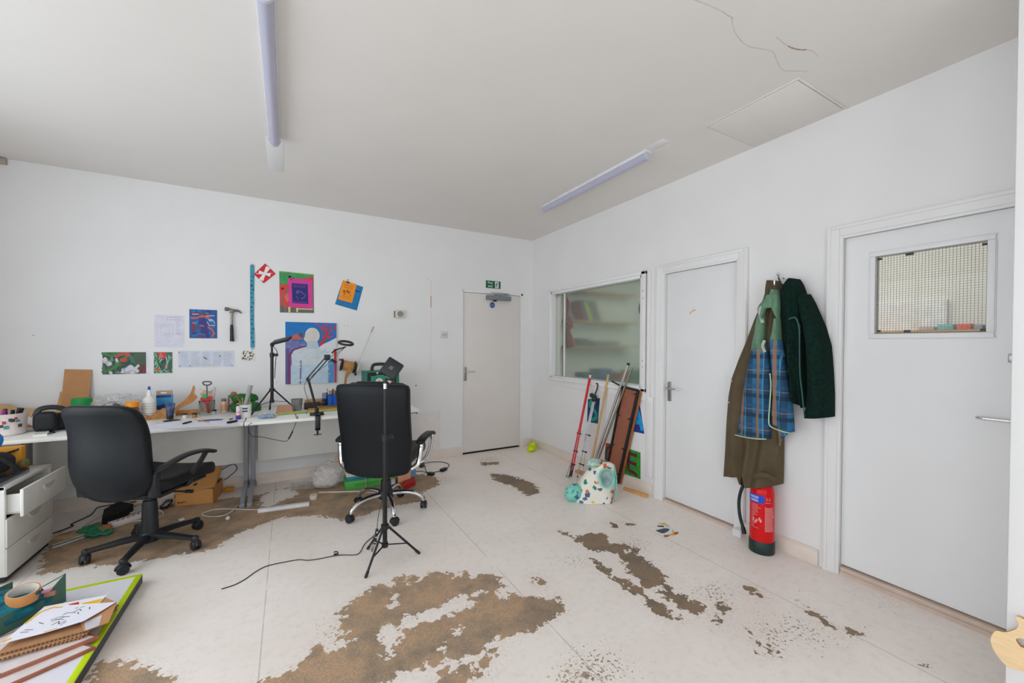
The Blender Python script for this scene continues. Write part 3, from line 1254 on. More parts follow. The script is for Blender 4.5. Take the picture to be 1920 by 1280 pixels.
for z0, z1, pull in ((.372, .528, .068), (.205, .366, .004), (.042, .200, .002)):
    b = MB()
    x1 = PX+pull
    y0_, y1_ = PY0+.003, PY1-.003
    b.box(x1-.016, x1, y0_, y1_, z0, z1, bev=.004)
    # tray
    b.box(PB+.06, x1-.016, y0_+.03, y0_+.04, z0+.02, z1-.03)
    b.box(PB+.06, x1-.016, y1_-.04, y1_-.03, z0+.02, z1-.03)
    b.box(PB+.06, x1-.016, y0_+.03, y1_-.03, z0+.015, z0+.022)
    dr = b.build('drawer', PEDW, ped)
    # scooped grip: a half-moon lip standing out of the front
    b = MB()
    cy, cz = (y0_+y1_)/2+.03, z1-.062
    prof = []
    for i in range(13):
        tt = PI*i/12
        prof.append((cy+math.cos(tt)*.075, cz+.022-math.sin(tt)*.045))
    b.prism([(x1, y, z) for y, z in prof], (.004, 0, 0))
    inner = [(cy+(y-cy)*.84, cz+.022+(z-cz-.022)*.78) for y, z in prof]
    b.m = 1
    b.prism([(x1+.004, y, z) for y, z in inner], (.0006, 0, 0))
    b.build('grip', [PEDW, mat('grip_recess', (196, 194, 188), rough=.6)], dr)
b = MB()
b.cyl((PX+.004, PY1-.055, .345), (PX+.009, PY1-.055, .345), .008, n=14)
b.build('lock', GREYMT, ped)

# ---- desks
DZ = .742


def desk(x0, x1, label, legs):
    d = thing('desk', label, 'desk', ((x0+x1)/2, -.42, 0), group='white desks along the far wall')
    b = MB()
    b.box(x0, x1, -.822, -.022, DZ-.025, DZ, bev=.003)
    b.build('desktop', DESKW, d)
    b = MB()
    b.box(x0+.05, x1-.05, -.128, -.112, .255, DZ-.04, bev=.002)
    b.build('modesty_panel', DESKW, d)
    for lx in legs:
        b = MB()
        b.box(lx-.017, lx+.017, -.26, -.195, .125, DZ-.028, bev=.003)
        b.bar((lx, -.215, .118), (lx, -.60, .022), .034, .036, bev=.004)
        b.bar((lx, -.24, .118), (lx, -.06, .030), .034, .036, bev=.004)
        b.box(lx-.02, lx+.02, -.62, -.575, 0, .036, bev=.004)
        b.box(lx-.02, lx+.02, -.085, -.045, 0, .04, bev=.004)
        b.bar((lx, -.20, DZ-.05), (lx, -.74, DZ-.034), .034, .02)
        b.build('leg', GREYMT, d)
    b = MB()
    b.box(x0+.05, x1-.05, -.245, -.215, DZ-.075, DZ-.027)
    b.build('crossbar', GREYMT, d)
    return d


desk(-4.72, -3.186, 'left white desk with grey legs, cluttered with craft things, behind the task chair', (-4.57, -3.212))
dR = desk(-3.178, -1.778, 'right white desk with grey legs, behind the high-backed chair', (-3.160, -1.84))
b = MB()
b.bar((-1.80, -.80, DZ-.034), (-1.80, -.55, DZ-.034), .012, .018)
b.prism([(-1.798, -.79, DZ-.026), (-1.798, -.62, DZ-.026), (-1.798, -.62, DZ-.062), (-1.798, -.66, DZ-.062)], (-.012, 0, 0))
b.build('end_bracket', mat('bracket_grey', (120, 118, 112), rough=.5, metal=.4), dR)


# ---- light stands with square lamp heads
def light_stand(name, label, base, top, feet, hubz, lowz, tube_r, clamps):
    s = thing(name, label, 'light stand', base)
    x, y, z = base
    b = MB()
    b.cyl((x, y, z+lowz), (x, y, z+clamps[0]), tube_r*1.25, n=16)
    b.build('lower_tube', BLKMT, s)
    b = MB()
    zz = clamps[0]
    b.cyl((x, y, z+zz-.02), (x, y, z+top), tube_r*.85, n=16)
    b.build('upper_tube', BLKMT, s)
    for cz in clamps:
        b = MB()
        b.cyl((x, y, z+cz-.02), (x, y, z+cz+.02), tube_r*1.7, n=16)
        b.box(x-.004, x+tube_r*2.8, y-.006, y+.006, z+cz-.012, z+cz+.012, bev=.003)
        k = b.build('clamp', BLKPL, s)
        b = MB()
        b.lathe([(0, 0), (.007, 0), (.013, .006), (.013, .018), (.009, .022), (0, .022)], (x+tube_r*2.6, y, z+cz), (1, 0, 0), n=14)
        b.build('knob', BLKPL, k)
    b = MB()
    b.cyl((x, y, z+hubz-.014), (x, y, z+hubz+.014), tube_r*2.1, n=16)
    b.build('leg_collar', BLKPL, s)
    b = MB()
    b.cyl((x, y, z+lowz-.012), (x, y, z+lowz+.012), tube_r*1.8, n=16)
    b.build('brace_collar', BLKPL, s)
    for fx, fy in feet:
        f = Vector((fx, fy, z+.006))
        c = Vector((x, y, z+hubz))
        d = (f-c)
        d2 = Vector((d.x, d.y, 0)).normalized()
        b = MB()
        b.cyl(c+d2*tube_r*1.6, f, tube_r*.62, n=12)
        lg = b.build('leg', BLKMT, s)
        b = MB()
        b.cyl(f-d.normalized()*.03, f, tube_r*.8, n=12)
        b.ball(f, tube_r*.75, 10)
        b.build('foot', BLKPL, lg)
        b = MB()
        mid = c+d*.62
        b.bar(Vector((x, y, z+lowz))+d2*tube_r*1.2, mid, .009, .004)
        b.build('brace', BLKMT, s)
    return s


ST = (-2.347, -2.0, 0)
st = light_stand('light_stand', 'tall black tripod light stand in front of the high-backed chair', ST, 1.10,
                 [(-2.484, -2.139), (-2.135, -2.026), (-2.418, -1.805)], .215, .10, .0115, (.778,))
b = MB()
b.cyl((ST[0], ST[1], 1.085), (ST[0], ST[1], 1.118), .011, n=16)
b.build('spigot', CHROME, st)
# lamp head: a square panel, standing on one corner, seen from behind
lp = thing('square_lamp', 'square black panel lamp on top of the tall tripod stand', 'lamp', (ST[0], ST[1], 1.118))
hc = Vector((-2.303, -1.985, 1.212))
nrm = Vector((-.42, -.86, .30)).normalized()          # back of the panel looks at the camera
xx, yy_, zz_ = basis(nrm, Vector((1, -.49, -.72)))
Mh = Matrix(((xx.x, yy_.x, zz_.x, hc.x), (xx.y, yy_.y, zz_.y, hc.y), (xx.z, yy_.z, zz_.z, hc.z), (0, 0, 0, 1)))
b = MB()
b.box(-.054, .054, -.054, .054, -.012, .010, bev=.006, M4=Mh)
for i in range(13):
    for sgn in (-1, 1):
        q = -.048+i*.008
        b.box(q-.0022, q+.0022, sgn*.054-.002, sgn*.054+.002, -.010, .008, M4=Mh)
        b.box(sgn*.054-.002, sgn*.054+.002, q-.0022, q+.0022, -.010, .008, M4=Mh)
hd = b.build('housing', mat('lamp_housing', (30, 31, 34), rough=.5, var=.05), lp)
b = MB()
b.box(-.049, .049, -.049, .049, -.0135, -.012, M4=Mh)
b.build('diffuser', M((225, 225, 222), rough=.5), lp)
b = MB()   # woven "N" style mark on the back
for i in range(3):
    q = -.012+i*.009
    b.prism([Mh @ Vector(v) for v in ((q-.004, -.012, .0101), (q, -.012, .0101), (q+.006, .012, .0101), (q+.002, .012, .0101))], zz_*.0006)
b.prism([Mh @ Vector(v) for v in ((-.012, .008, .0101), (-.008, .010, .0101), (.012, -.006, .0101), (.009, -.009, .0101))], zz_*.0006)
b.build('badge', M((120, 122, 124), rough=.5), lp)
b = MB()
p0 = Vector((ST[0], ST[1], 1.118))
b.ball(p0+Vector((.006, 0, .022)), .012, 14)
b.cyl(p0+Vector((0, 0, .0)), p0+Vector((.002, 0, .016)), .010, n=14)
b.cyl(p0+Vector((.006, 0, .022)), hc-yy_*.0+Vector((-.0, 0, -.075)), .006, n=12)
b.cyl(hc+Vector((0, 0, -.085)), hc+Vector((0, 0, -.06)), .010, n=12)
b.m = 1
b.cyl(p0+Vector((.028, 0, .012)), p0+Vector((.008, 0, .02)), .007, n=12)
b.ball(p0+Vector((.03, -.002, .010)), .010, 10)
b.build('ball_head', [BLKPL, M((196, 168, 150), rough=.4)], lp)
# cable with an inline switch from the stand over the floor
cab = [FL(a_, b_)+Vector((0, 0, .0035)) for a_, b_ in ((700, 1006), (684, 1020), (672, 1039), (650, 1041), (630, 1042), (600, 1048), (578, 1051), (560, 1050), (530, 1055), (500, 1062), (480, 1072), (462, 1085), (440, 1097), (415, 1105))]
ck = thing('power_cable', 'thin black cable trailing left over the floor from the tall tripod stand', 'cable', FL(560, 1050))
up = [Vector((ST[0]-.035, ST[1]+.02, .30)), Vector((ST[0]-.05, ST[1]+.02, .19)), Vector((ST[0]-.06, ST[1]+.02, .06))]
b = MB()
b.tube(bez(cab[3:], 5), .0026, n=6)
b.build('cord', BLKPL, ck)
b = MB()
b.tube(bez(cab[:4], 5), .0026, n=6)
b.build('lead', BLKPL, st)
b = MB()
q = FL(630, 1042)
b.tube([q+Vector((math.cos(i*.7)*.012, math.sin(i*.7)*.012, .006+.0015*i)) for i in range(14)], .0035, n=6)
b.build('cable_tie', BLKPL, ck)
b = MB()
sw0 = Vector((ST[0]-.048, ST[1]-.004, .175))
b.bar(sw0+Vector((-.018, -.01, -.05)), sw0+Vector((0, 0, .04)), .016, .014, bev=.004)
b.m = 1
for i in range(3):
    c_ = sw0+Vector((-.016+.007*i, -.0185+.003*i, -.035+.028*i))
    b.ball(c_, .0045, 8)
b.m = 0
b.tube(bez([sw0+Vector((0, 0, .04)), sw0+Vector((.01, .01, .12)), Vector((ST[0]-.012, ST[1], .40))], 5), .002, n=6)
b.tube(bez([sw0+Vector((-.018, -.01, -.05)), Vector((ST[0]-.07, ST[1]+.05, .05)), cab[0]+Vector((0, 0, .004)), cab[0]], 5), .002, n=6)
b.build('inline_switch', [BLKPL, M((210, 212, 215), rough=.4)], st)
# ================================================================== things on the far wall
def wall_rect(x0, x1, z0, z1):
    return (x0, 0, z1), (x1, 0, z1), (x1, 0, z0), (x0, 0, z0)


NO = (0, -1, 0)

# large painting of a pale figure
b = MB()
cv = wall_rect(-2.901, -2.435, .960, 1.582)
x0, x1, z0, z1 = -2.901, -2.435, .960, 1.582
b.box(x0, x1, -.022, -.001, z0, z1, bev=.002)
b.m = 1
L = []
sh = lambda pts: clampuv(pts)
L += [(FULL, 1, 0)]
L += [(sh([(0, .25), (.06, .28), (.42, .33), (.44, .5), (.12, .55), (.10, 1), (0, 1)]), 2, 1)]                 # violet ground
L += [(sh([(.0, .42), (.07, .42), (.1, 1), (0, 1)]), 3, 2)]
L += [(sh(stroke([(.42, .40), (.30, .425), (.16, .455), (.09, .52), (.07, .62), (.075, .8), (.08, 1)], .055)), 4, 3)]
L += [(sh([(.05, .285), (.20, .185), (.255, .215), (.255, .175), (.325, .175), (.325, .28), (.10, .285)]), 5, 2)]
L += [(sh([(.255, .175), (.325, .175), (.325, .262), (.255, .225)]), 6, 3)]
# light cape on the right, figure
L += [(sh([(.62, .42), (.72, .36), (.85, .31), (1, .245), (1, .46), (.9, .55), (.7, .5)]), 7, 2)]
L += [(sh([(.10, 1), (.12, .62), (.11, .53), (.16, .46), (.30, .42), (.40, .40), (.42, .36), (.62, .36), (.66, .43), (.80, .47), (.97, .50), (.95, .62), (.83, .63), (.84, 1)]), 8, 3)]
L += [(ell(.515, .215, .145, .128, 26), 9, 4)]
L += [(sh([(.345, .28), (.38, .20), (.42, .2), (.42, .34), (.37, .30)]), 9, 4)]
L += [(sh([(.42, .30), (.61, .30), (.635, .38), (.66, .43), (.40, .43), (.41, .37)]), 10, 4)]
L += [(sh([(.10, .70), (.83, .70), (.84, 1), (.10, 1)]), 11, 4)]
L += [(sh(stroke([(.29, .62), (.288, .8), (.28, 1)], .03)), 12, 5)]
L += [(sh([(.83, .63), (.94, .64), (.965, .8), (.97, 1), (.83, 1)]), 13, 4)]
L += [(sh([(.94, .44), (1, .43), (1, 1), (.965, 1), (.965, .7)]), 14, 5)]
# red branches
for pts, w in (([(.66, .37), (.73, .315), (.77, .24), (.80, .19)], .055), ([(.80, .20), (.82, .12), (.83, .04)], .040), ([(.81, .20), (.86, .27)], .045),
               ([(.80, .19), (.74, .11), (.66, .06), (.55, .0)], .026), ([(.80, .19), (.89, .14), (.99, .09)], .022), ([(.73, .27), (.70, .17), (.70, .1), (.82, .02)], .018),
               ([(.78, .10), (.72, .03), (.70, 0)], .016), ([(.88, .13), (.88, .06), (.90, 0)], .014), ([(.95, .11), (.97, .05), (.97, 0)], .016), ([(.84, .21), (.92, .24), (.95, .16)], .014)):
    L.append((sh(stroke(pts, w, .3)), 14, 5))
for i in range(46):   # brush marks
    u, v = random.uniform(.14, .8), random.uniform(.45, .98)
    L.append((sh(stroke([(u, v), (u+random.uniform(.05, .13), v+random.uniform(-.03, .01))], random.uniform(.008, .018))), random.choice((7, 8, 10, 11)), 6))
for i in range(16):
    u, v = random.uniform(.01, .38), random.uniform(.3, .42)
    L.append((sh(stroke([(u, v), (u+.05, v+random.uniform(-.02, .02))], .014)), random.choice((2, 3, 15)), 2))
tl, tr, br, bl = [Vector((p[0], -.022, p[2])) for p in cv]
lay(b, tl, tr, br, bl, NO, L, t0=.0006, dt=.0003)
pal = [(228, 228, 224), (0, 112, 186), (112, 116, 172), (96, 84, 140), (118, 56, 110), (184, 98, 84), (120, 66, 70), (216, 220, 224), (204, 214, 220), (216, 210, 202), (186, 202, 214), (184, 206, 222), (122, 120, 160), (92, 146, 200), (206, 38, 40), (134, 150, 200)]
o = b.build('canvas_painting', [M(c, rough=.55) for c in pal], sharp=20)
tag(o, 'largest painting, a white faceless figure with red branches on blue, above the desk', 'painting')

# poster with pink and navy flyers clipped to it
b = MB()
q = [Vector((-2.953, 0, 2.084)), Vector((-2.648, 0, 2.078)), Vector((-2.645, 0, 1.680)), Vector((-2.947, 0, 1.673))]
L = [(FULL, 0, 0), (rect(0, 0, 1, .02), 10, 1), ([(0, .33), (.25, .31), (.55, .17), (.95, .07), (1, .10), (.96, .3), (.96, .88), (0, .9)], 1, 1),
     (stroke([(.24, .42), (.2, .52), (.08, .62), (.06, .8), (.06, 1)], .045), 2, 2), (stroke([(.25, .78), (.17, .9), (.16, 1)], .04), 2, 2),
     ([(.13, .6), (.25, .52), (.27, .7), (.2, .75)], 3, 2), ([(.12, .86), (.16, .86), (.14, .96)], 1, 2),
     (rect(0, .88, 1, 1), 4, 1), (rect(.24, .86, .30, .99), 5, 3), (rect(.47, .88, .52, .98), 5, 3), (rect(.52, .89, .97, .915), 5, 3), ([(0, .82), (.1, .86), (.12, 1), (0, 1)], 4, 2),
     (ell(.085, .42, .035, .035, 12, .2), 6, 3), (ell(.30, .125, .05, .03, 12, .3), 6, 3), (rect(.37, .14, .44, .155), 6, 3)]
for i in range(30):
    u, v = random.uniform(0.02, .9), random.uniform(.02, .28)
    if v < .3-.22*u:
        L.append((ell(u, v, .05, .022, 9, .3), random.choice((0, 7)), 2))
lay(b, *q, NO, L)
po = b.build('poster', [M((58, 146, 84)), M((214, 58, 62)), M((110, 112, 104)), M((226, 104, 76)), M((92, 98, 94)), M((222, 204, 150)), M((28, 34, 30)), M((84, 150, 106)), M((206, 56, 140)), M((24, 30, 116)), M((170, 190, 130))], sharp=20)
tag(po, 'green and red painted poster on the wall behind the pink flyer', 'poster')
b = MB()
q2 = [Vector((-2.877, -.0055, 2.018)), Vector((-2.66, -.0055, 2.018)), Vector((-2.652, -.0055, 1.728)), Vector((-2.868, -.0055, 1.735))]
L = [(FULL, 0, 0), (rect(.14, .165, .80, .865), 1, 1)]
L += [(stroke([(.33, .52), (.33, .44), (.42, .425), (.56, .48), (.70, .56), (.64, .64), (.50, .70)], .035), 2, 2), (stroke([(.30, .62), (.36, .66), (.37, .74)], .03), 2, 2), (stroke([(.36, .45), (.40, .52)], .05), 2, 2)]
for i in range(9):
    L.append((stroke([(.2+.06*i, .80+.02*random.random()), (.235+.06*i, .82+.02*random.random())], .03), 2, 2))
lay(b, *q2, NO, L, t0=.0012, dt=.0005)
b.m = 2
for r in range(2):     # two rows of blurred capitals across the top of the navy panel
    for i in range(8 - r):
        u0 = .20+.068*i+.03*r
        for k in range(2):
            lay(b, *q2, NO, [(stroke([(u0+.018*k, .215+.055*r+random.uniform(-.008, .008)), (u0+.03+.01*k, .245+.055*r+random.uniform(-.01, .01))], .014), 2, 3)], t0=.0016+.00001*(i+k), dt=.0005)
o = b.build('flyer', [M((214, 54, 146)), M((16, 32, 112)), M((132, 64, 160))], sharp=20)
tag(o, 'bright pink flyer with a navy panel, hung over the green poster', 'flyer')
b = MB()
b.cyl((-2.85, -.011, 2.006), (-2.85, .0, 2.006), .006, n=10)
b.build('pin', BLKPL, o)

# blue sheet and orange flyer on a bulldog clip
q = [Vector(FW(643, 525)), Vector(FW(681, 538)), Vector(FW(669, 582)), Vector(FW(628, 570))]
b = MB()
lay(b, *q, NO, [(FULL, 0, 0), (rect(.66, .20, .9, .27), 1, 1)]+[(rect(.08+.2*i, .80, .16+.2*i, .82), 1, 1) for i in range(4)])
o = b.build('blue_sheet', [M((0, 118, 178), var=.1), M((14, 62, 110))], sharp=20)
tag(o, 'tilted bright blue sheet on the wall behind an orange flyer', 'paper')
b = MB()
q2 = [Vector(FW(*p, y=-.0045)) for p in ((643, 525), (669, 533), (660, 568), (634, 561))]
L = [(FULL, 0, 0)]
for r in range(3):
    for i in range(5):
        L.append((rect(.22+.12*i, .16+.075*r, .31+.12*i, .19+.075*r), 1, 1))
for i in range(22):
    L.append((ell(random.uniform(.2, .8), random.uniform(.43, .66), .045, .022, 8, .4), 2, 1))
for r in range(3):
    L.append((rect(.2, .72+.05*r, .78, .735+.05*r), 1, 1))
lay(b, *q2, NO, L, t0=.001)
o = b.build('flyer', [M((244, 148, 14)), M((176, 108, 20)), M((96, 60, 24))], sharp=20)
tag(o, 'orange flyer with dark print clipped on the tilted blue sheet', 'flyer')
b = MB()
b.cyl(FW(664, 536, -.009), FW(664, 536, 0), .003, n=8)
b.build('pin', BLKPL, o)
cp = FW(652.5, 528, -.008)
b = MB()
b.prism([cp+Vector((-.016, .006, .004)), cp+Vector((.016, .006, -.004)), cp+Vector((.014, -.002, -.018)), cp+Vector((-.016, -.002, -.010))], (0, -.007, 0))
b.tube(bez([cp+Vector((-.008, -.002, .0)), cp+Vector((-.006, 0, .022)), cp+Vector((.004, 0, .026)), cp+Vector((.006, -.002, -.002))], 4), .0014, n=6)
o = b.build('bulldog_clip', BLKMT)
tag(o, 'small black bulldog clip on top of the orange flyer', 'clip')

# red diamond with a white cross
b = MB()
q = [Vector(FW(497, 494)), Vector(FW(517, 513)), Vector(FW(494.5, 531)), Vector(FW(476, 514))]
b.m = 0
b.prism(q, (0, -.005, 0))
cx = sum(q, Vector())/4
u1, u2 = (q[0]-q[2])*.40, (q[1]-q[3])*.40
ua, ub = (u1+u2)*.5, (u1-u2)*.5
b.m = 1
oo = Vector((0, -.0052, 0))
for d1, d2 in ((u1*.94, u2*.94),):
    pass
def crossbar(d, e, w, lv):
    d, e = d, e.normalized()*w
    P = [cx-d+e*1.3, cx-d*.3+e*.8, cx+d*.3+e*.8, cx+d+e*1.3, cx+d-e*1.3, cx+d*.3-e*.8, cx-d*.3-e*.8, cx-d-e*1.3]
    b.prism([p+oo*lv for p in P], (0, -.0012, 0))
crossbar(Vector((.030, 0, .066)), Vector((.066, 0, -.030)), .015, 1.0)
crossbar(Vector((.050, 0, -.010))*.95+Vector((0, 0, -.02))*0, Vector((.01, 0, .05)), .014, 1.1)
b.m = 2
b.prism([p+oo*1.0 for p in (cx-u2*.98+u1*.10, cx-u2*.45+u1*.12, cx-u2*.45-u1*.06, cx-u2*.98-u1*.03)], (0, -.0008, 0))
b.prism([p+oo*1.0 for p in (cx+u2*.95+u1*.05, cx+u2*.5+u1*.12, cx+u2*.5-u1*.06, cx+u2*.95-u1*.03)], (0, -.0008, 0))
o = b.build('diamond_sign', [M((204, 28, 44), rough=.5), M((236, 232, 232)), M((232, 150, 164))], sharp=20)
tag(o, 'red diamond sign with a white cross beside the blue strip', 'sign')

# blue strip (a printed fabric tape) hanging from a nail
b = MB()
xs = -3.177
b.grid(lambda u, v: Vector((xs-.016+.032*u+.002*math.sin(v*9), -.004-.003*math.sin(v*14+u), 2.115-.79*v)), 4, 40, uv=True)
b.grid(lambda u, v: Vector((xs-.016+.032*u+.002*math.sin(v*9), -.002, 2.115-.79*v)), 1, 2)
b.m = 1
for i in range(16):
    zz = 2.02-.042*i-random.uniform(0, .012)
    b.box(xs+(-.012 if i % 3 else .0), xs+(.002 if i % 3 else .013), -.0095, -.006, zz-random.uniform(.006, .016), zz)
o = b.build('tape_strip', mat('blue_print_strip', (58, 140, 168), rough=.6, scale=30, rgb2=(20, 60, 100), ramp=(.45, .62), stretch=(60, 1, 9)) if False else [mat('blue_strip', (64, 148, 176), rough=.6, var=.12, scale=9), M((22, 62, 110), rough=.6)])
tag(o, 'long narrow blue strip hanging on the wall left of the red diamond', 'strip')
b = MB()
b.cyl((xs, -.012, 2.118), (xs, 0, 2.118), .008, n=10)
b.build('nail', GREYMT, o)
b = MB()
b.box(xs-.010, xs+.010, -.006, -.001, 1.305, 1.345)
b.build('end_tag', M((150, 190, 200)), o)

# hammer hung on the wall
hm = thing('hammer', 'claw hammer with a black rubber grip hanging on the wall', 'hammer', (-3.335, -.02, 1.383))
b = MB()
px_ = [FW(422, 578, -.02), FW(430, 577, -.02), FW(437, 580, -.02), FW(446, 582, -.02), FW(454, 588, -.02)]
b.cyl(FW(421.5, 579, -.02), FW(428, 579.5, -.02), .016, n=16)
b.cyl(FW(428, 579.5, -.02), FW(433, 581, -.02), .010, .013, n=14)
b.box(-3.352, -3.318, -.034, -.006, 1.655, 1.685, bev=.006)
b.tube(bez([Vector((-3.325, -.02, 1.672)), Vector((-3.29, -.02, 1.672)), Vector((-3.262, -.02, 1.650))], 5), .011, n=10, radii=[.013-.0008*i for i in range(11)])
b.build('head', mat('forged_steel', (120, 112, 104), rough=.4, metal=.9, var=.2), hm)
b = MB()
b.tube([(-3.335, -.02, 1.665), (-3.337, -.02, 1.60), (-3.338, -.02, 1.53)], .009, n=12)
b.build('shaft', mat('worn_steel', (150, 140, 128), rough=.35, metal=.8, var=.25, scale=40), hm)
b = MB()
b.tube([(-3.338, -.02, 1.54), (-3.338, -.02, 1.50), (-3.337, -.02, 1.44), (-3.336, -.02, 1.39), (-3.336, -.02, 1.384)], .014, n=14, radii=[.011, .014, .0145, .017, .015])
b.build('grip', BLKPL, hm)
b = MB()
b.cyl((-3.352, -.004, 1.655), (-3.352, 0, 1.655), .004, n=8)
b.cyl((-3.352, -.04, 1.652), (-3.352, 0, 1.652), .003, n=8)
b.build('nail', GREYMT, hm)

# papers and prints
def sheet(name, label, cat, r, L, mats, t0=.0012, pts=None):
    b = MB()
    q = [Vector(p) for p in (pts or wall_rect(*r))]
    lay(b, *q, NO, L, t0=t0)
    return tag(b.build(name, mats, sharp=20), label, cat)


L = [(FULL, 0, 0)]
for r in range(2):
    for i in range(6):
        L.append((rect(.40+.085*i, .055+.075*r, .465+.085*i, .075+.075*r), 1, 1))
for i in range(16):
    L.append((rect(.72, .2+.026*i, .72+random.uniform(.06, .2), .206+.026*i), 1, 1))
for pts in ([(.22, .32), (.62, .30), (.62, .6), (.22, .62), (.22, .32)], [(.32, .38), (.5, .38), (.5, .58), (.3, .58)], [(.1, .72), (.22, .71)], [(.4, .65), (.38, .72), (.5, .78), (.44, .86)], [(.42, .76), (.4, .85)], [(.7, .58), (.88, .58)]):
    L.append((stroke(pts, .008), 1, 1))
sheet('sketch_sheet', 'lilac sheet with a faint pencil sketch, left of the blue abstract painting', 'drawing', (-3.896, -3.690, 1.327, 1.612), L, [M((216, 214, 228)), M((170, 168, 186))])

L = [(FULL, 0, 0)]
for i in range(26):
    u, v = random.random()*.8, random.uniform(0, .5)
    L.append((clampuv(stroke([(u, v), (u+.12, v+random.uniform(-.05, .05))], .06)), random.choice((1, 1, 2, 3)), 1))
for i in range(22):
    u, v = random.random()*.85, random.uniform(.55, 1)
    L.append((clampuv(stroke([(u, v), (u+.12, v+random.uniform(-.05, .05))], .07)), random.choice((2, 2, 1, 4)), 1))
for pts, w, m_ in (([(.05, .16), (.3, .12), (.6, .17), (.72, .21)], .07, 4), ([(.06, .3), (.25, .3), (.45, .22), (.62, .27), (.72, .3)], .07, 5), ([(.44, .3), (.40, .45), (.5, .6), (.48, .85)], .16, 2), ([(.5, .28), (.55, .5), (.62, .7), (.66, 1)], .12, 2),
                   ([(.38, .55), (.52, .58)], .05, 5), ([(.64, .42), (.7, .54), (.92, .55), (.9, .42), (.76, .31)], .03, 6), ([(.66, .6), (.8, .68), (.88, .8), (.8, .95)], .07, 5), ([(.12, .5), (.16, .62), (.1, .7), (.2, .75)], .12, 4), ([(.1, .46), (.24, .5)], .05, 5),
                   ([(.1, .17), (.32, .16)], .03, 6), ([(.35, .84), (.55, .88)], .05, 1), ([(.68, .34), (.78, .38)], .04, 6), ([(.3, .92), (.45, .9)], .07, 4), ([(.6, .22), (.9, .2)], .03, 6)):
    L.append((clampuv(stroke(pts, w)), m_, 2 if m_ != 6 else 3))
sheet('abstract_painting', 'small square blue and rust abstract painting beside the hammer', 'painting', (-3.654, -3.451, 1.410, 1.672), L,
      [M((26, 84, 150)), M((0, 116, 190)), M((52, 48, 122)), M((52, 150, 200)), M((120, 52, 70)), M((190, 96, 84)), M((206, 186, 200))], t0=.002)

L = [(FULL, 0, 0), (rect(.02, .04, .93, .97), 1, 1)]
for i in range(70):
    u, v = random.uniform(.02, .66), random.uniform(.04, .97)
    L.append((clampuv([(min(.93, a), min(.97, max(.04, c))) for a, c in ell(u, v, random.uniform(.02, .07), random.uniform(.04, .10), 9, .4)]), random.choice((1, 2, 2, 3, 7)), 2))
L.append((rect(.66, .05, .93, .6), 7, 2))
for pts, w, m_ in (([(.27, .24), (.40, .12), (.55, .10)], .10, 4), ([(.38, .38), (.52, .36)], .16, 4), ([(.5, .05), (.56, .22)], .12, 4), ([(.10, .85), (.25, .7), (.38, .5)], .09, 5), ([(.06, .1), (.2, .2), (.32, .12)], .10, 5), ([(.60, .2), (.66, .5)], .09, 6), ([(.76, .97), (.78, .7), (.90, .65), (.91, .97)], .12, 8), ([(.30, .3), (.32, .45)], .05, 9)):
    L.append((clampuv([(min(.93, a), min(.97, max(.04, c))) for a, c in stroke(pts, w)]), m_, 3))
for cu, cv_, r in ((.08, .4, .09), (.14, .52, .07), (.60, .72, .10), (.52, .85, .10), (.70, .85, .09), (.64, .9, .08), (.44, .84, .06), (.18, .93, .05), (.74, .66, .05)):
    for k in range(5):
        L.append(([(min(.93, max(.02, a)), min(.97, max(.04, c))) for a, c in ell(cu+random.uniform(-.03, .03), cv_+random.uniform(-.06, .06), r*.55, r*1.0, 9, .3)], 9 if k % 3 else 10, 4))
sheet('photo_print', 'wide photo print of white blossom and toadstools, low on the wall at left', 'picture', (-4.232, -3.930, 1.094, 1.293), L,
      [M((222, 222, 232)), M((48, 66, 64)), M((70, 110, 66)), M((98, 140, 120)), M((190, 72, 58)), M((60, 126, 44)), M((40, 116, 96)), M((70, 88, 66)), M((112, 52, 38)), M((206, 208, 214)), M((170, 168, 172))])
L = [(FULL, 0, 0), (rect(.03, .04, .94, .97), 1, 1)]
cl_ = lambda P: [(min(.94, max(.03, a)), min(.97, max(.04, c))) for a, c in P]
for i in range(60):
    u, v = random.uniform(.05, .92), random.uniform(.06, .95)
    L.append((cl_(stroke([(u, v), (u+random.uniform(-.15, .15), v+random.uniform(.08, .2))], .06)), random.choice((2, 3, 3, 4, 6)), 2))
L.append((cl_([(.18, .05), (.68, .05), (.62, .22), (.5, .36), (.44, .34), (.3, .22)]), 5, 3))
for i in range(14):
    L.append((cl_(ell(random.uniform(.25, .62), random.uniform(.08, .26), .05, .03, 7, .4)), random.choice((5, 7)), 4))
L += [(cl_(ell(.2, .78, .14, .05, 9, .3)), 8, 3), (cl_(ell(.62, .72, .06, .06, 8, .3)), 7, 3), (cl_(ell(.28, .82, .07, .03, 9, .3)), 8, 4)]
sheet('flower_print', 'narrow print of a red flower among green leaves, second in the low row', 'picture', (-3.904, -3.766, 1.094, 1.292), L,
      [M((222, 222, 232)), M((60, 96, 76)), M((52, 130, 84)), M((132, 176, 140)), M((40, 62, 56)), M((204, 58, 66)), M((150, 186, 176)), M((232, 130, 128)), M((206, 84, 30))])
L = [(FULL, 0, 0)]
for cc in range(5):
    for r in range(11):
        L.append((rect(.03+.19*cc, .08+.08*r, .03+.19*cc+random.uniform(.12, .17), .115+.08*r), 1, 1))
L += [(stroke([(.44, .38), (.5, .52)], .03), 2, 2), (ell(.73, .33, .012, .05, 8), 2, 2)]
for u, v in ((.02, .1), (.95, .06), (.03, .9), (.95, .92), (.2, .9)):
    L.append((ell(u, v, .01, .04, 8), 2, 2))
L += [(rect(.93, -0.0, .985, .10), 3, 3), (rect(.5, .94, .6, 1), 3, 3)]
